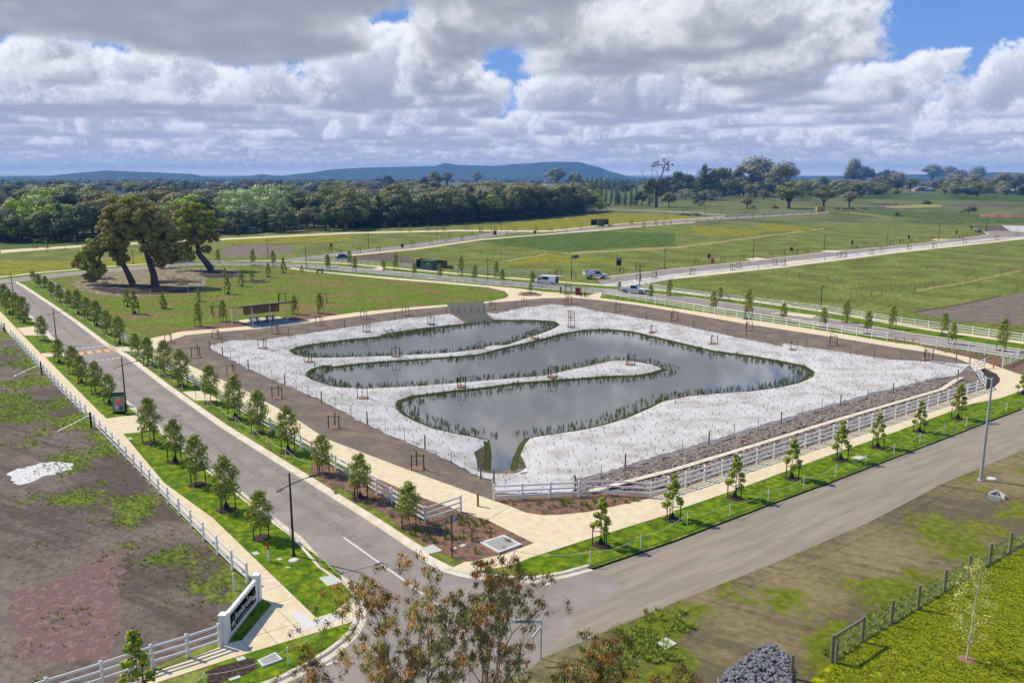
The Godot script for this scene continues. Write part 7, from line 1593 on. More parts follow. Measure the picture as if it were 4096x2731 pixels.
	for r in named:
		var d: Array = r[2]
		put_tree(g[r[0]][r[1]], Vector3(d[0], 0, d[1]), maxf(d[2], 2.0) * (1.3 if d[1] < -900.0 else 1.1), r[3] * 1.25, r[4], "")
	# poplars
	var pf := [69.65,-655.98,12.30,78.94,-705.89,9.75,82.57,-701.04,9.61,82.58,-666.70,13.62,84.64,-666.70,11.23,89.05,-689.21,9.29,89.96,-666.70,12.88,93.02,-655.98,13.19,97.07,-655.98,13.77,118.42,-705.89,7.54]
	for i in pf.size() / 3: put_tree(g.column[0], Vector3(pf[i * 3], 0, pf[i * 3 + 1]), pf[i * 3 + 2], 1.7, nth(i) + " poplar from the left in the front row left of the dead topped gum", "poplars in the front row")
	pf = [138.65,-1303.32,20.37,145.32,-1303.32,19.50,150.51,-1303.32,19.79,153.76,-1286.99,19.25,158.15,-1286.99,19.54,162.55,-1286.99,18.68,164.16,-1271.06,19.30,168.06,-1271.06,18.45,171.83,-1271.06,18.73,176.45,-1271.06,17.88,180.79,-1271.06,17.04,79.28,-888.35,21.93,84.01,-888.35,21.63,88.73,-888.35,21.01,92.22,-876.52,21.34,52.46,-1026.86,21.41,-210.12,-1490.77,14.24,-197.76,-1457.88,13.17,-191.31,-1457.88,12.66,-184.86,-1457.88,11.15]
	for i in pf.size() / 3: put_tree(g.column[0], Vector3(pf[i * 3], 0, pf[i * 3 + 1]), pf[i * 3 + 2], 1.7, nth(i) + " poplar of the back rows, the main row counted from the left first", "poplars in the back rows")
	# dark hedge of cypress along the woods' edge
	var hl := pts([-69.0,-376.5,-52.1,-385.5,-38.3,-399.7,-19.5,-425.9,3.5,-452.5,25.6,-489.9,44.5,-534.0])
	var hs := along(hl, 4.6)
	for i in hs.size():
		var p: Vector2 = hs[i]
		put_tree(g.cone[0] if i % 3 else g.round[0], Vector3(p.x + jit(0.8), 0, p.y + jit(0.8)), lerpf(14.0, 16.5, float(i) / hs.size()) * rng.randf_range(0.92, 1.08), 1.45, nth(i) + " dark tree from the left in the dense hedge along the woods", "trees of the dark hedge")
	# the woods: nearest trees one by one, the rest as one mass of each habit
	var front := pts([-185.1,-279.0,-175.1,-283.9,-161.8,-297.0,-149.9,-305.4,-127.9,-319.0,-112.9,-328.8,-89.7,-348.2,-69.6,-357.8,-69.4,-378.7,-39.7,-399.7,3.5,-452.5,44.5,-534.0])
	var spots := []
	for i in hs.size(): pass
	var clear := [pts([-126.7,-1026.9,-223.4,-1924.6,-198.6,-2461.1,-2.6,-2251.9,167.9,-1924.6,97.3,-1113.6,47.8,-888.3,7.9,-1026.9,-43.3,-952.6]), pts([42.1,-534.0,68.3,-597.3,116.3,-597.3,124.1,-671.1,204.1,-1106.6,95.0,-832.2,67.1,-782.6])]
	var rowz := 0.0
	var depth := 0.0
	while depth < 2300.0:
		var gap := 8.5 + depth * 0.055
		for q in along(front, gap):
			var p: Vector2 = q
			var n := p.normalized()
			p += n * (depth + jit(gap * 0.4)) + Vector2(-n.y, n.x) * (jit(gap * 0.45) + p.x * 0.0)
			p.x *= 1.0 + depth * 0.00012
			if depth < 12.0 and rng.randf() < 0.3: continue
			var inside := false
			for c in clear:
				if Geometry2D.is_point_in_polygon(p, c): inside = true
			if not inside: spots.append(p)
		depth += 8.0 + depth * 0.075
	spots.sort_custom(func(a, b): return a.length() < b.length())
	var mass := {}
	var many := 0
	for p in spots:
		var far: float = p.length()
		var u := rng.randf()
		var broad := bump.get_noise_2d(p.x * 30.0, p.y * 30.0)
		var src: Node3D = g.round[1] if u < 0.13 else g.round[0] if u < 0.40 else g.round[2] if u < 0.60 else g.gum[0] if u < 0.74 else g.gum[2] if u < 0.82 else g.gum[1] if u < 0.88 else g.dome[0] if u < 0.90 else g.dome[1] if u < 0.925 else g.round[3] if u < 0.955 else g.cone[0]
		var h := rng.randf_range(11.0, 16.0) + broad * 5.0
		if far > 420.0: h += 1.5
		var bear := rad_to_deg(atan2(p.x, -p.y))
		if bear > -20.5 and bear < -14.5 and far < 470.0: h *= 0.62
		if many < 190:
			many += 1
			var side: String = "left of the old gums" if p.x < -95.0 * far / 300.0 else "behind the old gums" if p.x < -48.0 * far / 300.0 else "right of the old gums" 
			var what: String = {g.round[1]: "rusty brown rounded tree", g.round[0]: "dark green rounded tree", g.round[2]: "olive rounded tree", g.gum[0]: "brown gum", g.gum[2]: "grey green gum", g.gum[1]: "olive gum", g.dome[0]: "pale willow", g.dome[1]: "bright green dome shaped tree", g.round[3]: "bright green rounded tree", g.cone[0]: "dark conifer"}[src]
			put_tree(src, Vector3(p.x, 0, p.y), h, rng.randf_range(1.2, 1.6), what + " in the woods " + side, what + "s in the woods " + side)
		else:
			if not mass.has(src): mass[src] = []
			var s: float = h / src.get_meta("tall")
			mass[src].append(Transform3D(Basis(Vector3.UP, rng.randf() * TAU).scaled(Vector3(s * 1.6, s, s * 1.6)), Vector3(p.x, 0, p.y)))
	# a wider belt of far woods under the hills, and among the houses on the right
	for k in 3400:
		var a := deg_to_rad(rng.randf_range(-40.0, 44.0)); var dd := rng.randf_range(950.0, 3400.0)
		if a > 0.02 and dd < 1150.0 + 300.0 * a: continue
		var p := Vector2(sin(a), -cos(a)) * dd
		if bump.get_noise_2d(p.x * 6.0 + 900.0, p.y * 6.0) < -0.06 + (0.05 if dd < 2200.0 else 0.0): continue
		var inside := false
		for c in clear:
			if Geometry2D.is_point_in_polygon(p, c): inside = true
		if inside: continue
		var src: Node3D = [g.round[0], g.round[1], g.gum[2], g.gum[0], g.round[2]][rng.randi() % 5]
		var h := rng.randf_range(8.0, 14.0)
		if not mass.has(src): mass[src] = []
		var s: float = h / src.get_meta("tall")
		mass[src].append(Transform3D(Basis(Vector3.UP, rng.randf() * TAU).scaled(Vector3(s * 1.6, s, s * 1.6)), Vector3(p.x, 0, p.y)))
	var homes := []
	var hp := [1062.6,-3018.3,1227.7,-3256.5,1742.8,-3866.8,777.3,-1671.4,617.2,-1261.2,1463.7,-2932.4,851.4,-1671.4,644.5,-1123.2,671.4,-1123.2,1140.6,-2334.6]
	for k in hp.size() / 2: homes.append([rad_to_deg(atan2(hp[k * 2], -hp[k * 2 + 1])), Vector2(hp[k * 2], hp[k * 2 + 1]).length(), 0.3 if k != 4 else 0.9])
	for q in along(pts([407.8,-1059.4,498.0,-1093.2,581.8,-1135.6,679.4,-1105.0]), 10.0):
		var p: Vector2 = q + Vector2(jit(4.0), jit(9.0))
		var hides := false
		for w in homes: if absf(rad_to_deg(atan2(p.x, -p.y)) - w[0]) < w[2] * 0.8: hides = true
		if hides or rng.randf() < 0.2: continue
		var src: Node3D = [g.gum[2], g.gum[0], g.gum[1]][rng.randi() % 3]
		put_tree(src, Vector3(p.x, 0, p.y), rng.randf_range(11.0, 16.5), rng.randf_range(1.0, 1.4), ("grey" if src == g.gum[2] else "brown" if src == g.gum[0] else "olive") + " gum in the long row at the right paddock's far edge", ("grey" if src == g.gum[2] else "brown" if src == g.gum[0] else "olive") + " gums of the long paddock row")
	for k in 1300:
		var a := deg_to_rad(rng.randf_range(11.0, 36.0)); var dd := rng.randf_range(900.0, 2000.0)
		var p := Vector2(sin(a), -cos(a)) * dd
		var hides := false
		for q in homes: if absf(rad_to_deg(a) - q[0]) < q[2] and dd < q[1] + 12.0: hides = true
		if hides: continue
		var src: Node3D = [g.gum[2], g.round[0], g.gum[0], g.gum[1], g.round[1], g.gum[2]][rng.randi() % 6]
		var s: float = rng.randf_range(10.0, 18.0) / src.get_meta("tall")
		if not mass.has(src): mass[src] = []
		mass[src].append(Transform3D(Basis(Vector3.UP, rng.randf() * TAU).scaled(Vector3(s * 1.3, s, s * 1.3)), Vector3(p.x, 0, p.y)))
	# the rise on the right: a belt of mixed trees behind the named ones
	var belt := pts([141.0,-803.0,168.0,-910.1,199.1,-910.1,253.0,-1023.8,268.8,-975.1,282.1,-910.1,313.2,-910.1,372.3,-998.8,388.4,-1093.2,660.7,-1776.2,549.2,-1776.2,410.4,-1702.7,315.0,-1776.2])
	var bi := 0
	for p in poly_random(belt, 190):
		var k := rng.randi() % 7
		var src: Node3D = [g.round[0], g.round[2], g.gum[2], g.round[0], g.gum[0], g.round[1], g.bush[1]][k]
		put_tree(src, Vector3(p.x, 0, p.y), rng.randf_range(10.0, 17.0) if k < 6 else 5.0, rng.randf_range(1.1, 1.5), ["dark rounded tree", "olive rounded tree", "grey gum", "dark rounded tree", "brown gum", "rusty rounded tree", "grey bush"][k] + " in the tree belt on the rise", ["dark rounded trees", "olive rounded trees", "grey gums", "dark rounded trees", "brown gums", "rusty rounded trees", "grey bushes"][k] + " of the tree belt on the rise")
	for p in poly_random(pts([33.0,-832.2,45.4,-576.3,75.9,-663.9,120.1,-617.0,127.9,-718.3,315.0,-1776.2,250.4,-2396.2,152.5,-1339.6,53.0,-1339.6]), 40):
		var src: Node3D = [g.round[0], g.column[0], g.round[2], g.column[0]][rng.randi() % 4]
		var col: bool = src == g.column[0]
		put_tree(src, Vector3(p.x, 0, p.y), rng.randf_range(10.0, 15.0), 1.7 if col else 1.2, "poplar among the mixed trees right of the dark hedge" if col else "rounded tree among the poplars right of the dark hedge", "poplars right of the dark hedge" if col else "rounded trees right of the dark hedge")
	for src in mass:
		stuff("far_woods", (src.get_node("crown") as MeshInstance3D).mesh, mass[src], "distant woods reading as one mass")
	for k in g:
		for t in g[k]:
			t.remove_meta("tall")
			if not placed_first.has(t): remove_child(t); t.queue_free()
	for t in get_children():
		if t.has_meta("tall"): t.remove_meta("tall")
	dead_gum(); hills()

func dead_gum():
	var f := Vector2(106.10, -616.32)
	var t := thing("dead_topped_gum", "tallest gum with bare dead limbs and one leafy head against the sky", "tree", Vector3(f.x, 0, f.y))
	var s: float = 34.05 / 28.0
	var w := Buf.new(); var c := Buf.new()
	w.tube([Vector3.ZERO, Vector3(0, 5, 0), Vector3(0.2, 10, 0), Vector3(1.2, 15, 0), Vector3(3.4, 21, 0), Vector3(4.6, 25, 0)], [1.1, 0.85, 0.75, 0.5, 0.3, 0.15], 9)
	var cols := hues("grey", 0.72); var dk := hues("gum", 0.72)
	for r in [[Vector3(0.1, 9, 0), Vector3(-4.2, 14, 0), 0.3], [Vector3(-4.2, 14, 0), Vector3(-9, 20, 0), 0.2], [Vector3(-9, 20, 0), Vector3(-11.4, 24, 0), 0.1], [Vector3(-9, 20, 0), Vector3(-7.6, 23, 0.5), 0.09], [Vector3(-4.2, 14, 0), Vector3(-3.2, 22, 0), 0.18], [Vector3(-3.2, 22, 0), Vector3(-4.6, 26, 0), 0.09], [Vector3(-3.2, 22, 0), Vector3(-2.0, 25, 0), 0.08], [Vector3(1.2, 15, 0), Vector3(-1.2, 23, 0), 0.22], [Vector3(3.4, 21, 0), Vector3(7.4, 24, 0), 0.2]]:
		limb(w, r[0], r[1], r[2], r[2] * 0.4, 0.1, 6)
	for r in [[Vector3(-1.6, 25.2, 0), 2.0], [Vector3(0.2, 26.2, 0.3), 1.6], [Vector3(4.8, 27.2, 0), 2.1], [Vector3(7.6, 25.2, 0), 1.9], [Vector3(3.2, 24.4, 0), 1.4], [Vector3(6.2, 22.8, 0), 1.2]]: 
		for k in 9: clump(c, r[0] + ball() * r[1] * 0.8, Vector3.ONE * r[1] * rng.randf_range(0.25, 0.45), 46, 0.45, 0.24, cols, 0.4, 0.2)
	for r in [[Vector3(-3.4, 15.4, 0), 3.0], [Vector3(-1.0, 13.4, 1), 3.2], [Vector3(2.0, 12.4, 0), 3.2], [Vector3(-6.0, 12.6, 0), 2.4], [Vector3(3.2, 15.6, 0), 2.4], [Vector3(-4.0, 10.0, 0), 2.2], [Vector3(4.2, 9.4, 0), 1.9]]: clump(c, r[0], Vector3(r[1], r[1] * 0.8, r[1]), 1700, 0.55, 0.32, dk, 0.4, 0.25)
	part("trunk", w.mesh(M.bark), t); part("crown", c.mesh(M.leaf), t)
	t.scale = Vector3.ONE * s

# a range of hills: crest line given as bearing (degrees) and height (metres) at a distance, falling off to both sides
func ridge(called: String, crest: Array, dist: float, depth: float, sd: int):
	var nz := FastNoiseLite.new(); nz.seed = sd; nz.frequency = 0.0018; nz.fractal_octaves = 5
	var b := Buf.new()
	var az0: float = crest[0]; var az1: float = crest[crest.size() - 2]
	var nu := 150; var nv := 16
	var grid := []
	for i in nu + 1:
		var az := lerpf(az0, az1, float(i) / nu)
		var h := 0.0
		for k in range(0, crest.size() - 2, 2):
			if az >= crest[k] and az <= crest[k + 2]:
				var f: float = (az - crest[k]) / (crest[k + 2] - crest[k]); f = f * f * (3.0 - 2.0 * f) * 0.5 + f * 0.5
				h = lerpf(crest[k + 1], crest[k + 3], f)
		var row := []
		for j in nv + 1:
			var v := float(j) / nv * 2.0 - 1.0
			var r := dist + v * depth
			var p := Vector2(sin(deg_to_rad(az)), -cos(deg_to_rad(az))) * r
			var fall := pow(cos(v * PI * 0.5), 1.3)
			var y := h * fall * (1.0 + 0.16 * nz.get_noise_2d(p.x, p.y) * (1.0 - fall) * 4.0) + nz.get_noise_2d(p.x * 5.0, p.y * 5.0) * h * 0.035 * fall - 4.0
			row.append(Vector3(p.x, y, p.y))
		grid.append(row)
	for i in nu:
		for j in nv:
			for tr in [[grid[i][j], grid[i + 1][j], grid[i + 1][j + 1]], [grid[i][j], grid[i + 1][j + 1], grid[i][j + 1]]]:
				b.flat(tr[0], tr[1], tr[2], Vector3.UP)
				for q in tr: b.u.append(Vector2.ZERO)
	b.u.clear()
	for q in b.v: b.u.append(Vector2(q.x, q.z))
	struct(called, b.mesh(M.hill))

func hills():
	M.hill = ground_mat(noise_tex(91, 0.02, [paint(70, 88, 74, 0.9), paint(84, 102, 84, 0.9), paint(100, 114, 92, 0.9)], [0.25, 0.5, 0.8], 5), 900.0, 130.0, "strong")
	var k := 5600.0 / 1900.0
	ridge("mountain", [-17.0, 0.0, -14.0, 14 * k, -11.5, 24 * k, -8.5, 28 * k, -5.2, 30 * k, -4.6, 36 * k, -3.5, 32 * k, -1.2, 31 * k, 1.0, 36 * k, 3.2, 40 * k, 4.4, 39 * k, 5.6, 30 * k, 6.8, 17 * k, 8.0, 7 * k, 9.5, 3 * k, 12.0, 0.0], 5600.0, 1500.0, 4)
	k = 4700.0 / 1900.0
	ridge("hill", [-38.0, 4 * k, -32.0, 8 * k, -29.0, 10 * k, -27.0, 17 * k, -25.7, 21 * k, -24.0, 19 * k, -21.0, 15 * k, -20.0, 9 * k, -18.5, 3 * k, -17.0, 0.0], 4700.0, 1100.0, 8)
	k = 5000.0 / 1900.0
	ridge("hill", [-21.0, 0.0, -19.5, 6 * k, -17.4, 9 * k, -16.6, 13 * k, -15.6, 10 * k, -14.6, 8 * k, -13.8, 13 * k, -12.8, 8 * k, -10.0, 4 * k, -8.0, 0.0], 5000.0, 1000.0, 12)
	k = 5300.0 / 1900.0
	ridge("hill", [8.0, 0.0, 14.0, 5 * k, 20.0, 8 * k, 26.0, 12 * k, 30.0, 16 * k, 33.0, 13 * k, 40.0, 8 * k], 5300.0, 1300.0, 16)

# ---------------------------------------------------------------- vehicles and people
# body lofted through stations along its length: [x, half width, sill height, belt height, roof height, roof half width]
func loft_body(st: Array) -> Buf:
	var b := Buf.new(); var rows := []
	for s in st:
		var w: float = s[1]; var r: Array = []
		for q in [[w * 0.9, s[2]], [w, s[2] + 0.18], [w, s[3] - 0.05], [w * 0.97, s[3]], [s[5], s[4] - 0.06], [s[5] - 0.09, s[4]]]: r.append(Vector3(s[0], q[1], q[0]))
		for i in range(5, -1, -1): r.append(Vector3(r[i].x, r[i].y, -r[i].z))
		rows.append(r)
	for i in rows.size() - 1:
		for k in 12:
			var a = rows[i][k]; var c = rows[i + 1][(k + 1) % 12]
			b.quad(a, rows[i + 1][k], c, rows[i][(k + 1) % 12], Vector3(0, (a.y + c.y) * 0.5 - 0.8, a.z + c.z) + (Vector3.UP * 3.0 if k == 5 else Vector3.ZERO) - (Vector3.UP * 3.0 if k == 11 else Vector3.ZERO))
	for e in [0, rows.size() - 1]:
		for k in range(1, 11): b.flat(rows[e][0], rows[e][k], rows[e][k + 1], Vector3(-1 if e == 0 else 1, 0, 0))
	return b

func wheels(t: Node3D, xs: Array, z: float, r: float):
	for x in xs:
		for s in [-1.0, 1.0]:
			var w := part("wheel", rod_mesh(r, r, 0.24, M.rubber, 18), t, Vector3(x, r, s * z), Basis(Vector3(1, 0, 0), PI / 2))
			part("rim", rod_mesh(r * 0.62, r * 0.6, 0.26, M.steel, 14), w, Vector3(0, 0, 0))

func panel4(t: Node3D, called: String, q: Array, toward: Vector3, mat: Material):
	var b := Buf.new(); b.quad(q[0], q[1], q[2], q[3], toward); part(called, b.mesh(mat), t)

func pickup(label: String, at: Vector3, turn: float, tray: bool) -> Node3D:
	var t := thing("pickup_truck", label, "pickup truck", at, turn)
	# x forward
	var st := [[-2.6, 0.86, 0.55, 1.02, 1.04, 0.8], [-0.62, 0.92, 0.42, 1.06, 1.08, 0.86], [-0.55, 0.92, 0.42, 1.06, 1.74, 0.68], [0.55, 0.92, 0.40, 1.06, 1.80, 0.70], [1.25, 0.92, 0.42, 1.08, 1.12, 0.84], [2.35, 0.88, 0.42, 1.0, 1.02, 0.76], [2.65, 0.78, 0.5, 0.8, 0.84, 0.66]]
	part("body", loft_body(st).mesh(M.car_white), t)
	for s in [-1.0, 1.0]:
		panel4(t, "side_window", [Vector3(-0.48, 1.12, 0.905 * s), Vector3(1.02, 1.12, 0.905 * s), Vector3(0.55, 1.66, 0.745 * s), Vector3(-0.45, 1.64, 0.735 * s)], Vector3(0, 0, s), M.glass)
		panel4(t, "headlight", [Vector3(2.42, 0.78, 0.86 * s), Vector3(2.42, 0.94, 0.84 * s), Vector3(2.64, 0.82, 0.6 * s), Vector3(2.66, 0.74, 0.62 * s)], Vector3(1, 0, s), M.steel)
		part("mirror", box_mesh(0.12, 0.16, 0.2, M.black), t, Vector3(0.95, 1.15, 1.02 * s))
	panel4(t, "windscreen", [Vector3(1.22, 1.14, 0.78), Vector3(1.22, 1.14, -0.78), Vector3(0.62, 1.74, -0.62), Vector3(0.62, 1.74, 0.62)], Vector3(1, 1, 0), M.glass)
	panel4(t, "rear_window", [Vector3(-0.64, 1.2, 0.7), Vector3(-0.64, 1.2, -0.7), Vector3(-0.585, 1.62, -0.6), Vector3(-0.585, 1.62, 0.6)], Vector3(-1, 0, 0), M.glass)
	part("grille", box_mesh(0.06, 0.3, 1.1, M.black), t, Vector3(2.65, 0.66, 0)); part("bumper", box_mesh(0.16, 0.2, 1.7, M.black), t, Vector3(2.6, 0.42, 0))
	wheels(t, [-1.65, 1.62], 0.82, 0.39)
	if tray:
		part("service_body", box_mesh(2.3, 0.75, 1.86, M.car_white), t, Vector3(-1.78, 1.28, 0)); part("rack", box_mesh(3.6, 0.05, 1.5, M.steel), t, Vector3(-1.0, 1.9, 0)); part("logo", box_mesh(0.9, 0.3, 0.02, M.red), t, Vector3(-1.2, 0.95, 0.945)); part("toolbox", box_mesh(0.7, 0.4, 1.7, M.steel), t, Vector3(-2.4, 1.86, 0))
	else:
		panel4(t, "tub", [Vector3(-2.5, 1.06, 0.68), Vector3(-0.72, 1.09, 0.72), Vector3(-0.72, 1.09, -0.72), Vector3(-2.5, 1.06, -0.68)], Vector3.UP, M.black)
		var b := Buf.new()
		for s in [-1.0, 1.0]: b.tube([Vector3(-1.6, 1.06, 0.76 * s), Vector3(-1.0, 1.5, 0.68 * s), Vector3(-0.6, 1.62, 0.6 * s)], [0.04, 0.04, 0.04], 6)
		part("sports_bar", b.mesh(M.car_white), t)
	return t

func van(label: String, at: Vector3, turn: float):
	var t := thing("delivery_van", label, "van", at, turn)
	var st := [[-2.35, 0.86, 0.42, 1.05, 1.94, 0.74], [-2.2, 0.9, 0.36, 1.05, 2.0, 0.78], [1.15, 0.9, 0.36, 1.05, 2.0, 0.78], [1.75, 0.9, 0.36, 1.08, 1.60, 0.74], [2.3, 0.86, 0.38, 1.0, 1.06, 0.78], [2.5, 0.78, 0.42, 0.8, 0.84, 0.68]]
	part("body", loft_body(st).mesh(M.car_white), t)
	for s in [-1.0, 1.0]:
		panel4(t, "front_window", [Vector3(0.95, 1.12, 0.9 * s), Vector3(1.95, 1.12, 0.89 * s), Vector3(1.55, 1.66, 0.79 * s), Vector3(0.95, 1.78, 0.8 * s)], Vector3(0, 0, s), M.glass)
		panel4(t, "side_window", [Vector3(-0.7, 1.2, 0.89 * s), Vector3(0.75, 1.2, 0.89 * s), Vector3(0.75, 1.74, 0.815 * s), Vector3(-0.7, 1.74, 0.815 * s)], Vector3(0, 0, s), M.glass)
		part("headlight", box_mesh(0.1, 0.2, 0.3, M.steel), t, Vector3(2.42, 0.78, 0.6 * s)); part("tail_light", box_mesh(0.05, 0.5, 0.12, M.red), t, Vector3(-2.36, 0.95, 0.78 * s))
	panel4(t, "windscreen", [Vector3(2.27, 1.1, 0.74), Vector3(2.27, 1.1, -0.74), Vector3(1.5, 1.80, -0.7), Vector3(1.5, 1.80, 0.7)], Vector3(1, 1, 0), M.glass)
	part("rear_opening", box_mesh(0.04, 1.35, 1.4, M.black), t, Vector3(-2.36, 1.12, 0)); part("tailgate", box_mesh(1.3, 0.06, 1.45, M.car_white), t, Vector3(-2.95, 2.0, 0), Basis(Vector3(0, 0, 1), -0.12))
	wheels(t, [-1.5, 1.5], 0.8, 0.34)

func car(label: String, at: Vector3, turn: float, col: Color):
	var t := thing("parked_car", label, "car", at, turn)
	var m := plain(col, 0.3); m.clearcoat_enabled = true
	var st := [[-2.1, 0.78, 0.5, 0.85, 0.9, 0.7], [-1.6, 0.88, 0.34, 0.95, 1.42, 0.6], [0.2, 0.9, 0.34, 0.95, 1.5, 0.64], [1.0, 0.88, 0.36, 0.95, 0.99, 0.78], [2.0, 0.8, 0.4, 0.75, 0.8, 0.7]]
	part("body", loft_body(st).mesh(m), t)
	for s in [-1.0, 1.0]: panel4(t, "side_window", [Vector3(-1.5, 0.99, 0.87 * s), Vector3(0.75, 0.99, 0.87 * s), Vector3(0.2, 1.42, 0.7 * s), Vector3(-1.4, 1.38, 0.68 * s)], Vector3(0, 0, s), M.glass)
	wheels(t, [-1.3, 1.3], 0.78, 0.32)

# one skin round a set of tapered bones (surface nets over a smooth union)
func skin(bones: Array, cell: float, mat: Callable) -> Buf:
	var lo := Vector3.ONE * 1e9; var hi := -lo
	for s in bones:
		var r := maxf(s[2], s[3]) + 0.06
		lo = lo.min(s[0] - Vector3.ONE * r).min(s[1] - Vector3.ONE * r); hi = hi.max(s[0] + Vector3.ONE * r).max(s[1] + Vector3.ONE * r)
	var n := Vector3i((hi - lo) / cell) + Vector3i(2, 2, 2)
	var f := PackedFloat32Array(); f.resize(n.x * n.y * n.z)
	for k in n.z:
		for j in n.y:
			for i in n.x:
				var p := lo + Vector3(i, j, k) * cell
				var d := 1.0
				for s in bones:
					var a: Vector3 = s[0]; var ab: Vector3 = s[1] - a
					var t := clampf((p - a).dot(ab) / maxf(ab.length_squared(), 1e-9), 0.0, 1.0)
					var e := p.distance_to(a + ab * t) - lerpf(s[2], s[3], t)
					var h := clampf(0.5 + 0.5 * (d - e) / 0.03, 0.0, 1.0)
					d = lerpf(d, e, h) - 0.03 * h * (1.0 - h)
				f[(k * n.y + j) * n.x + i] = d
	var at := {}
	for k in n.z - 1:
		for j in n.y - 1:
			for i in n.x - 1:
				var m := 0; var c := Vector3.ZERO; var cnt := 0
				for q in 8:
					if f[((k + (q >> 2)) * n.y + j + ((q >> 1) & 1)) * n.x + i + (q & 1)] < 0.0: m |= 1 << q
				if m == 0 or m == 255: continue
				for e in [[0, 1], [2, 3], [4, 5], [6, 7], [0, 2], [1, 3], [4, 6], [5, 7], [0, 4], [1, 5], [2, 6], [3, 7]]:
					if ((m >> e[0]) & 1) == ((m >> e[1]) & 1): continue
					var va := Vector3(e[0] & 1, (e[0] >> 1) & 1, e[0] >> 2); var vb := Vector3(e[1] & 1, (e[1] >> 1) & 1, e[1] >> 2)
					var fa := f[((k + int(va.z)) * n.y + j + int(va.y)) * n.x + i + int(va.x)]; var fb := f[((k + int(vb.z)) * n.y + j + int(vb.y)) * n.x + i + int(vb.x)]
					c += va.lerp(vb, fa / (fa - fb)); cnt += 1
				at[Vector3i(i, j, k)] = lo + (Vector3(i, j, k) + c / cnt) * cell
	var b := Buf.new()
	for v in at:
		for ax in 3:
			var u := Vector3i.ZERO; u[(ax + 1) % 3] = 1
			var w := Vector3i.ZERO; w[(ax + 2) % 3] = 1
			var d := Vector3i.ZERO; d[ax] = 1
			var q: Vector3i = v + d
			if q.x >= n.x or q.y >= n.y or q.z >= n.z: continue
			var s0 := f[(v.z * n.y + v.y) * n.x + v.x] < 0.0; var s1 := f[(q.z * n.y + q.y) * n.x + q.x] < 0.0
			if s0 == s1 or not (at.has(v - u) and at.has(v - w) and at.has(v - u - w)): continue
			var mid: Vector3 = (at[v] + at[v - u - w]) * 0.5
			b.quad(at[v], at[v - u], at[v - u - w], at[v - w], Vector3(d) * (1.0 if s0 else -1.0), mat.call(mid))
	return b

func person(label: String, at: Vector3, turn: float, top: Color, legs: Color, lean: float, holding: bool):
	var t := thing("person", label, "person", at, turn)
	var b := []
	var ch := Vector3(0, 1.28, lean)            # facing +z
	for s in [-1.0, 1.0]:
		b.append([Vector3(0.09 * s, 0.9, 0), Vector3(0.11 * s, 0.48, 0.04 * s), 0.088, 0.06]); b.append([Vector3(0.11 * s, 0.48, 0.04 * s), Vector3(0.12 * s, 0.09, -0.02 + 0.05 * s), 0.058, 0.042]); b.append([Vector3(0.12 * s, 0.05, -0.05 + 0.05 * s), Vector3(0.14 * s, 0.045, 0.14 + 0.05 * s), 0.048, 0.042])
		var el := ch + Vector3(0.27 * s, -0.20, 0.02); var wr := ch + Vector3(0.25 * s, -0.44, 0.12) if not holding else ch + Vector3(0.12 * s, -0.22, 0.30)
		b.append([ch + Vector3(0.19 * s, 0.10, 0), el, 0.058, 0.045]); b.append([el, wr, 0.043, 0.032])
		for k in 4: b.append([wr, wr + Vector3((k - 1.5) * 0.02, -0.10 + 0.008 * absf(k - 1.5), 0.05), 0.02, 0.010])
		b.append([wr, wr + Vector3(-0.05 * s, -0.05, 0.05), 0.017, 0.011])
	b.append([Vector3(0, 0.92, 0), Vector3(0, 1.08, lean * 0.4), 0.14, 0.14]); b.append([Vector3(0, 1.08, lean * 0.4), ch + Vector3(0, 0.02, 0), 0.14, 0.155]); b.append([ch + Vector3(-0.12, 0.09, 0), ch + Vector3(0.12, 0.09, 0), 0.075, 0.075])
	b.append([ch + Vector3(0, 0.12, 0.01), ch + Vector3(0, 0.26, 0.03), 0.056, 0.05]); b.append([ch + Vector3(0, 0.32, 0.04), ch + Vector3(0, 0.37, 0.02), 0.085, 0.092]); b.append([ch + Vector3(0, 0.30, 0.125), ch + Vector3(0, 0.34, 0.11), 0.016, 0.012])
	for s in [-1.0, 1.0]: b.append([ch + Vector3(0.09 * s, 0.33, 0.01), ch + Vector3(0.09 * s, 0.36, 0.01), 0.014, 0.014])
	var skin_c := sun_lit(196, 150, 122); var boot := Color(0.03, 0.025, 0.02)
	var paint_by := func(p: Vector3): return boot if p.y < 0.11 else legs if p.y < 0.93 else skin_c if p.y > ch.y + 0.17 or (p.y < ch.y - 0.38 and absf(p.x) > 0.2) or (holding and p.z > lean + 0.24) else top
	var m := plain(Color.WHITE, 0.8); m.vertex_color_use_as_albedo = true
	part("figure", skin(b, 0.026, paint_by).mesh(m), t)
	var hb := Buf.new(); hb.tube([ch + Vector3(0, 0.36, 0.02), ch + Vector3(0, 0.42, 0.02), ch + Vector3(0, 0.475, 0.015)], [0.112, 0.105, 0.05], 12); hb.box(ch + Vector3(0, 0.375, 0.13), Vector3(0.15, 0.015, 0.09))
	part("hat", hb.mesh(plain(paint(210, 206, 190), 0.8)), t)
	for s in [-1.0, 1.0]: part("eye", box_mesh(0.018, 0.01, 0.01, M.black), t, ch + Vector3(0.034 * s, 0.345, 0.121))
	part("mouth", box_mesh(0.045, 0.008, 0.01, plain(paint(150, 90, 80))), t, ch + Vector3(0, 0.285, 0.118))

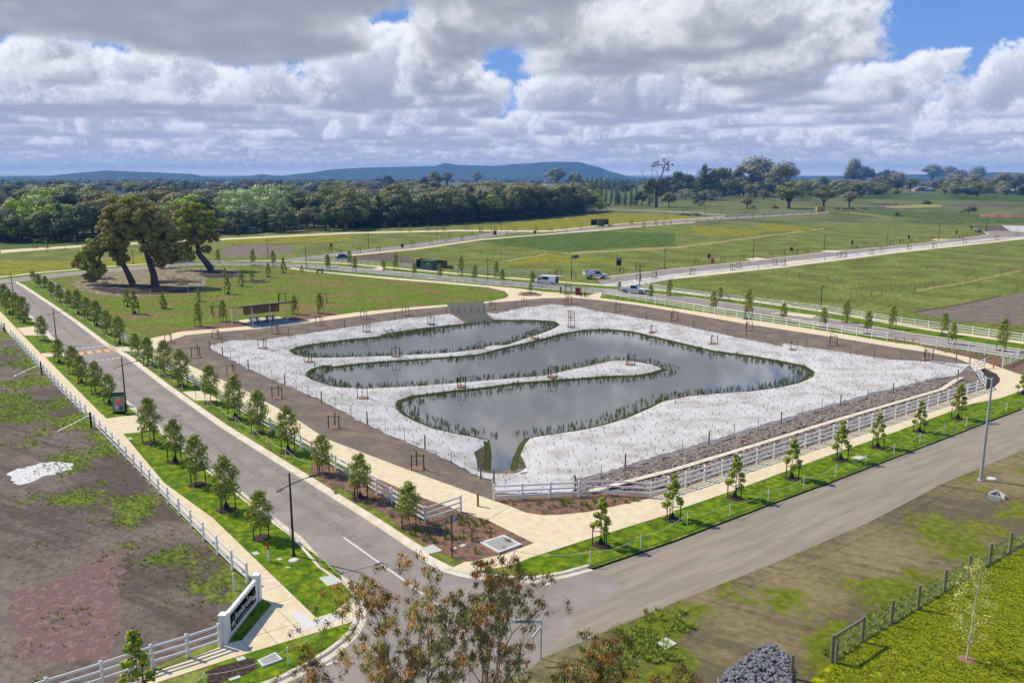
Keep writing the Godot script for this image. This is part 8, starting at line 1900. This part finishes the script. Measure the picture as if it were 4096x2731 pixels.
func build_vehicles():
	var e := Vector2(7.50, -176.98); van("white delivery van parked on the back road with its tailgate raised", Vector3(e.x, 0.015, e.y), deg_to_rad(155.0))
	e = Vector2(19.16, -187.48); pickup("white service pickup with rack turning into the side street", Vector3(e.x, 0.03, e.y), deg_to_rad(12.0), true)
	e = Vector2(24.22, -163.48); pickup("white double cab pickup parked right of the workers behind the fence", Vector3(e.x, 0.015, e.y), deg_to_rad(-22.0), false)
	e = Vector2(-47.41, -232.06); car("teal car beyond the left fence on the back street", Vector3(e.x, 0.03, e.y), deg_to_rad(30.0), paint(60, 104, 124))
	e = Vector2(193.28, -344.51); car("small dark car at the far bend of the side street", Vector3(e.x, 0.03, e.y), deg_to_rad(40.0), paint(92, 98, 104))
	var vest := sun_lit(206, 226, 40); var navy := sun_lit(44, 50, 72); var grey := sun_lit(92, 98, 112)
	e = Vector2(13.35, -158.76); person("worker in a lime yellow vest standing nearest the red crate", Vector3(e.x, 0.03, e.y), 0.9, vest, navy, 0.05, true)
	e = Vector2(14.06, -158.18); person("worker in a lime yellow vest standing farther from the red crate", Vector3(e.x, 0.03, e.y), -0.6, vest, navy, 0.02, true)
	e = Vector2(9.64, -162.99); person("person in dark grey clothes standing alone by the fence opening", Vector3(e.x, 0.03, e.y), 1.2, grey, sun_lit(60, 66, 84), 0.04, false)
	# orange digger and old bulldozer far off
	for r in [[Vector2(187.56, -596.48), "small orange loader on the far slope", paint(206, 110, 60), 4.6], [Vector2(338.48, -683.98), "old tan bulldozer on the rough ground at the right", paint(140, 116, 96), 7.0]]:
		var t := thing("earth_mover", r[1], "earth mover", Vector3(r[0].x, 0, r[0].y), 0.4)
		var s: float = r[3] / 4.6; var m := plain(r[2], 0.6)
		for z in [-0.9, 0.9]: part("track", box_mesh(3.2 * s, 0.8 * s, 0.5 * s, M.rubber), t, Vector3(0, 0.4 * s, z * s))
		part("engine", box_mesh(1.8 * s, 1.0 * s, 1.2 * s, m), t, Vector3(0.7 * s, 1.2 * s, 0)); part("cab", box_mesh(1.2 * s, 1.5 * s, 1.3 * s, m), t, Vector3(-0.8 * s, 1.6 * s, 0)); part("cab_window", box_mesh(1.22 * s, 0.7 * s, 1.1 * s, M.glass), t, Vector3(-0.8 * s, 1.85 * s, 0)); part("blade", box_mesh(0.2 * s, 1.1 * s, 2.9 * s, m), t, Vector3(2.1 * s, 0.6 * s, 0)); part("exhaust", rod_mesh(0.07 * s, 0.07 * s, 0.8 * s, M.black), t, Vector3(1.0 * s, 2.05 * s, 0.3 * s))
	# heaps of earth and rubble
	for r in [[Vector2(104.89, -490.11), "grey rubble heap at the near end of the rise fence", 6.0, 1.4, M.soil], [Vector2(286.36, -478.25), "red earth mound at the right edge", 18.0, 1.5, M.red_earth], [Vector2(254.60, -592.55), "low brown earth mound in the long grass", 12.0, 1.3, M.soil], [Vector2(228.98, -580.72), "dark brush heap behind the yellow container", 8.0, 1.6, M.soil], [Vector2(297.79, -670.49), "dark mound left of the bulldozer", 10.0, 1.4, M.soil]]:
		var b := Buf.new()
		for k in 9:
			var hb := Buf.new(); heap(hb, r[2] * rng.randf_range(0.3, 0.5), r[3] * rng.randf_range(0.6, 1.0))
			var o := Vector3(jit(r[2] * 0.8), 0, jit(r[2] * 0.35))
			for i in hb.v.size(): b.v.append(hb.v[i] + o); b.n.append(hb.n[i]); b.c.append(hb.c[i]); b.u.append(hb.u[i])
		var q := MeshInstance3D.new(); q.name = numbered("earth_mound"); q.mesh = b.mesh(r[4]); add_child(q); q.position = Vector3(r[0].x, 0, r[0].y); tag(q, r[1], "mound")

func build_all():
	var t0 := Time.get_ticks_msec()
	make_materials()
	M.red_earth = plain(paint(140, 102, 76), 0.95)
	build_ground()
	build_far()
	print("far ", Time.get_ticks_msec() - t0)
	rng.seed = 42
	build_fences(); build_furniture(); build_vehicles()
	print("things ", Time.get_ticks_msec() - t0)
	plant_streets(); plant_old_gums(); plant_front()
	print("plants ", Time.get_ticks_msec() - t0)
	ground_cover()
	print("cover ", Time.get_ticks_msec() - t0)
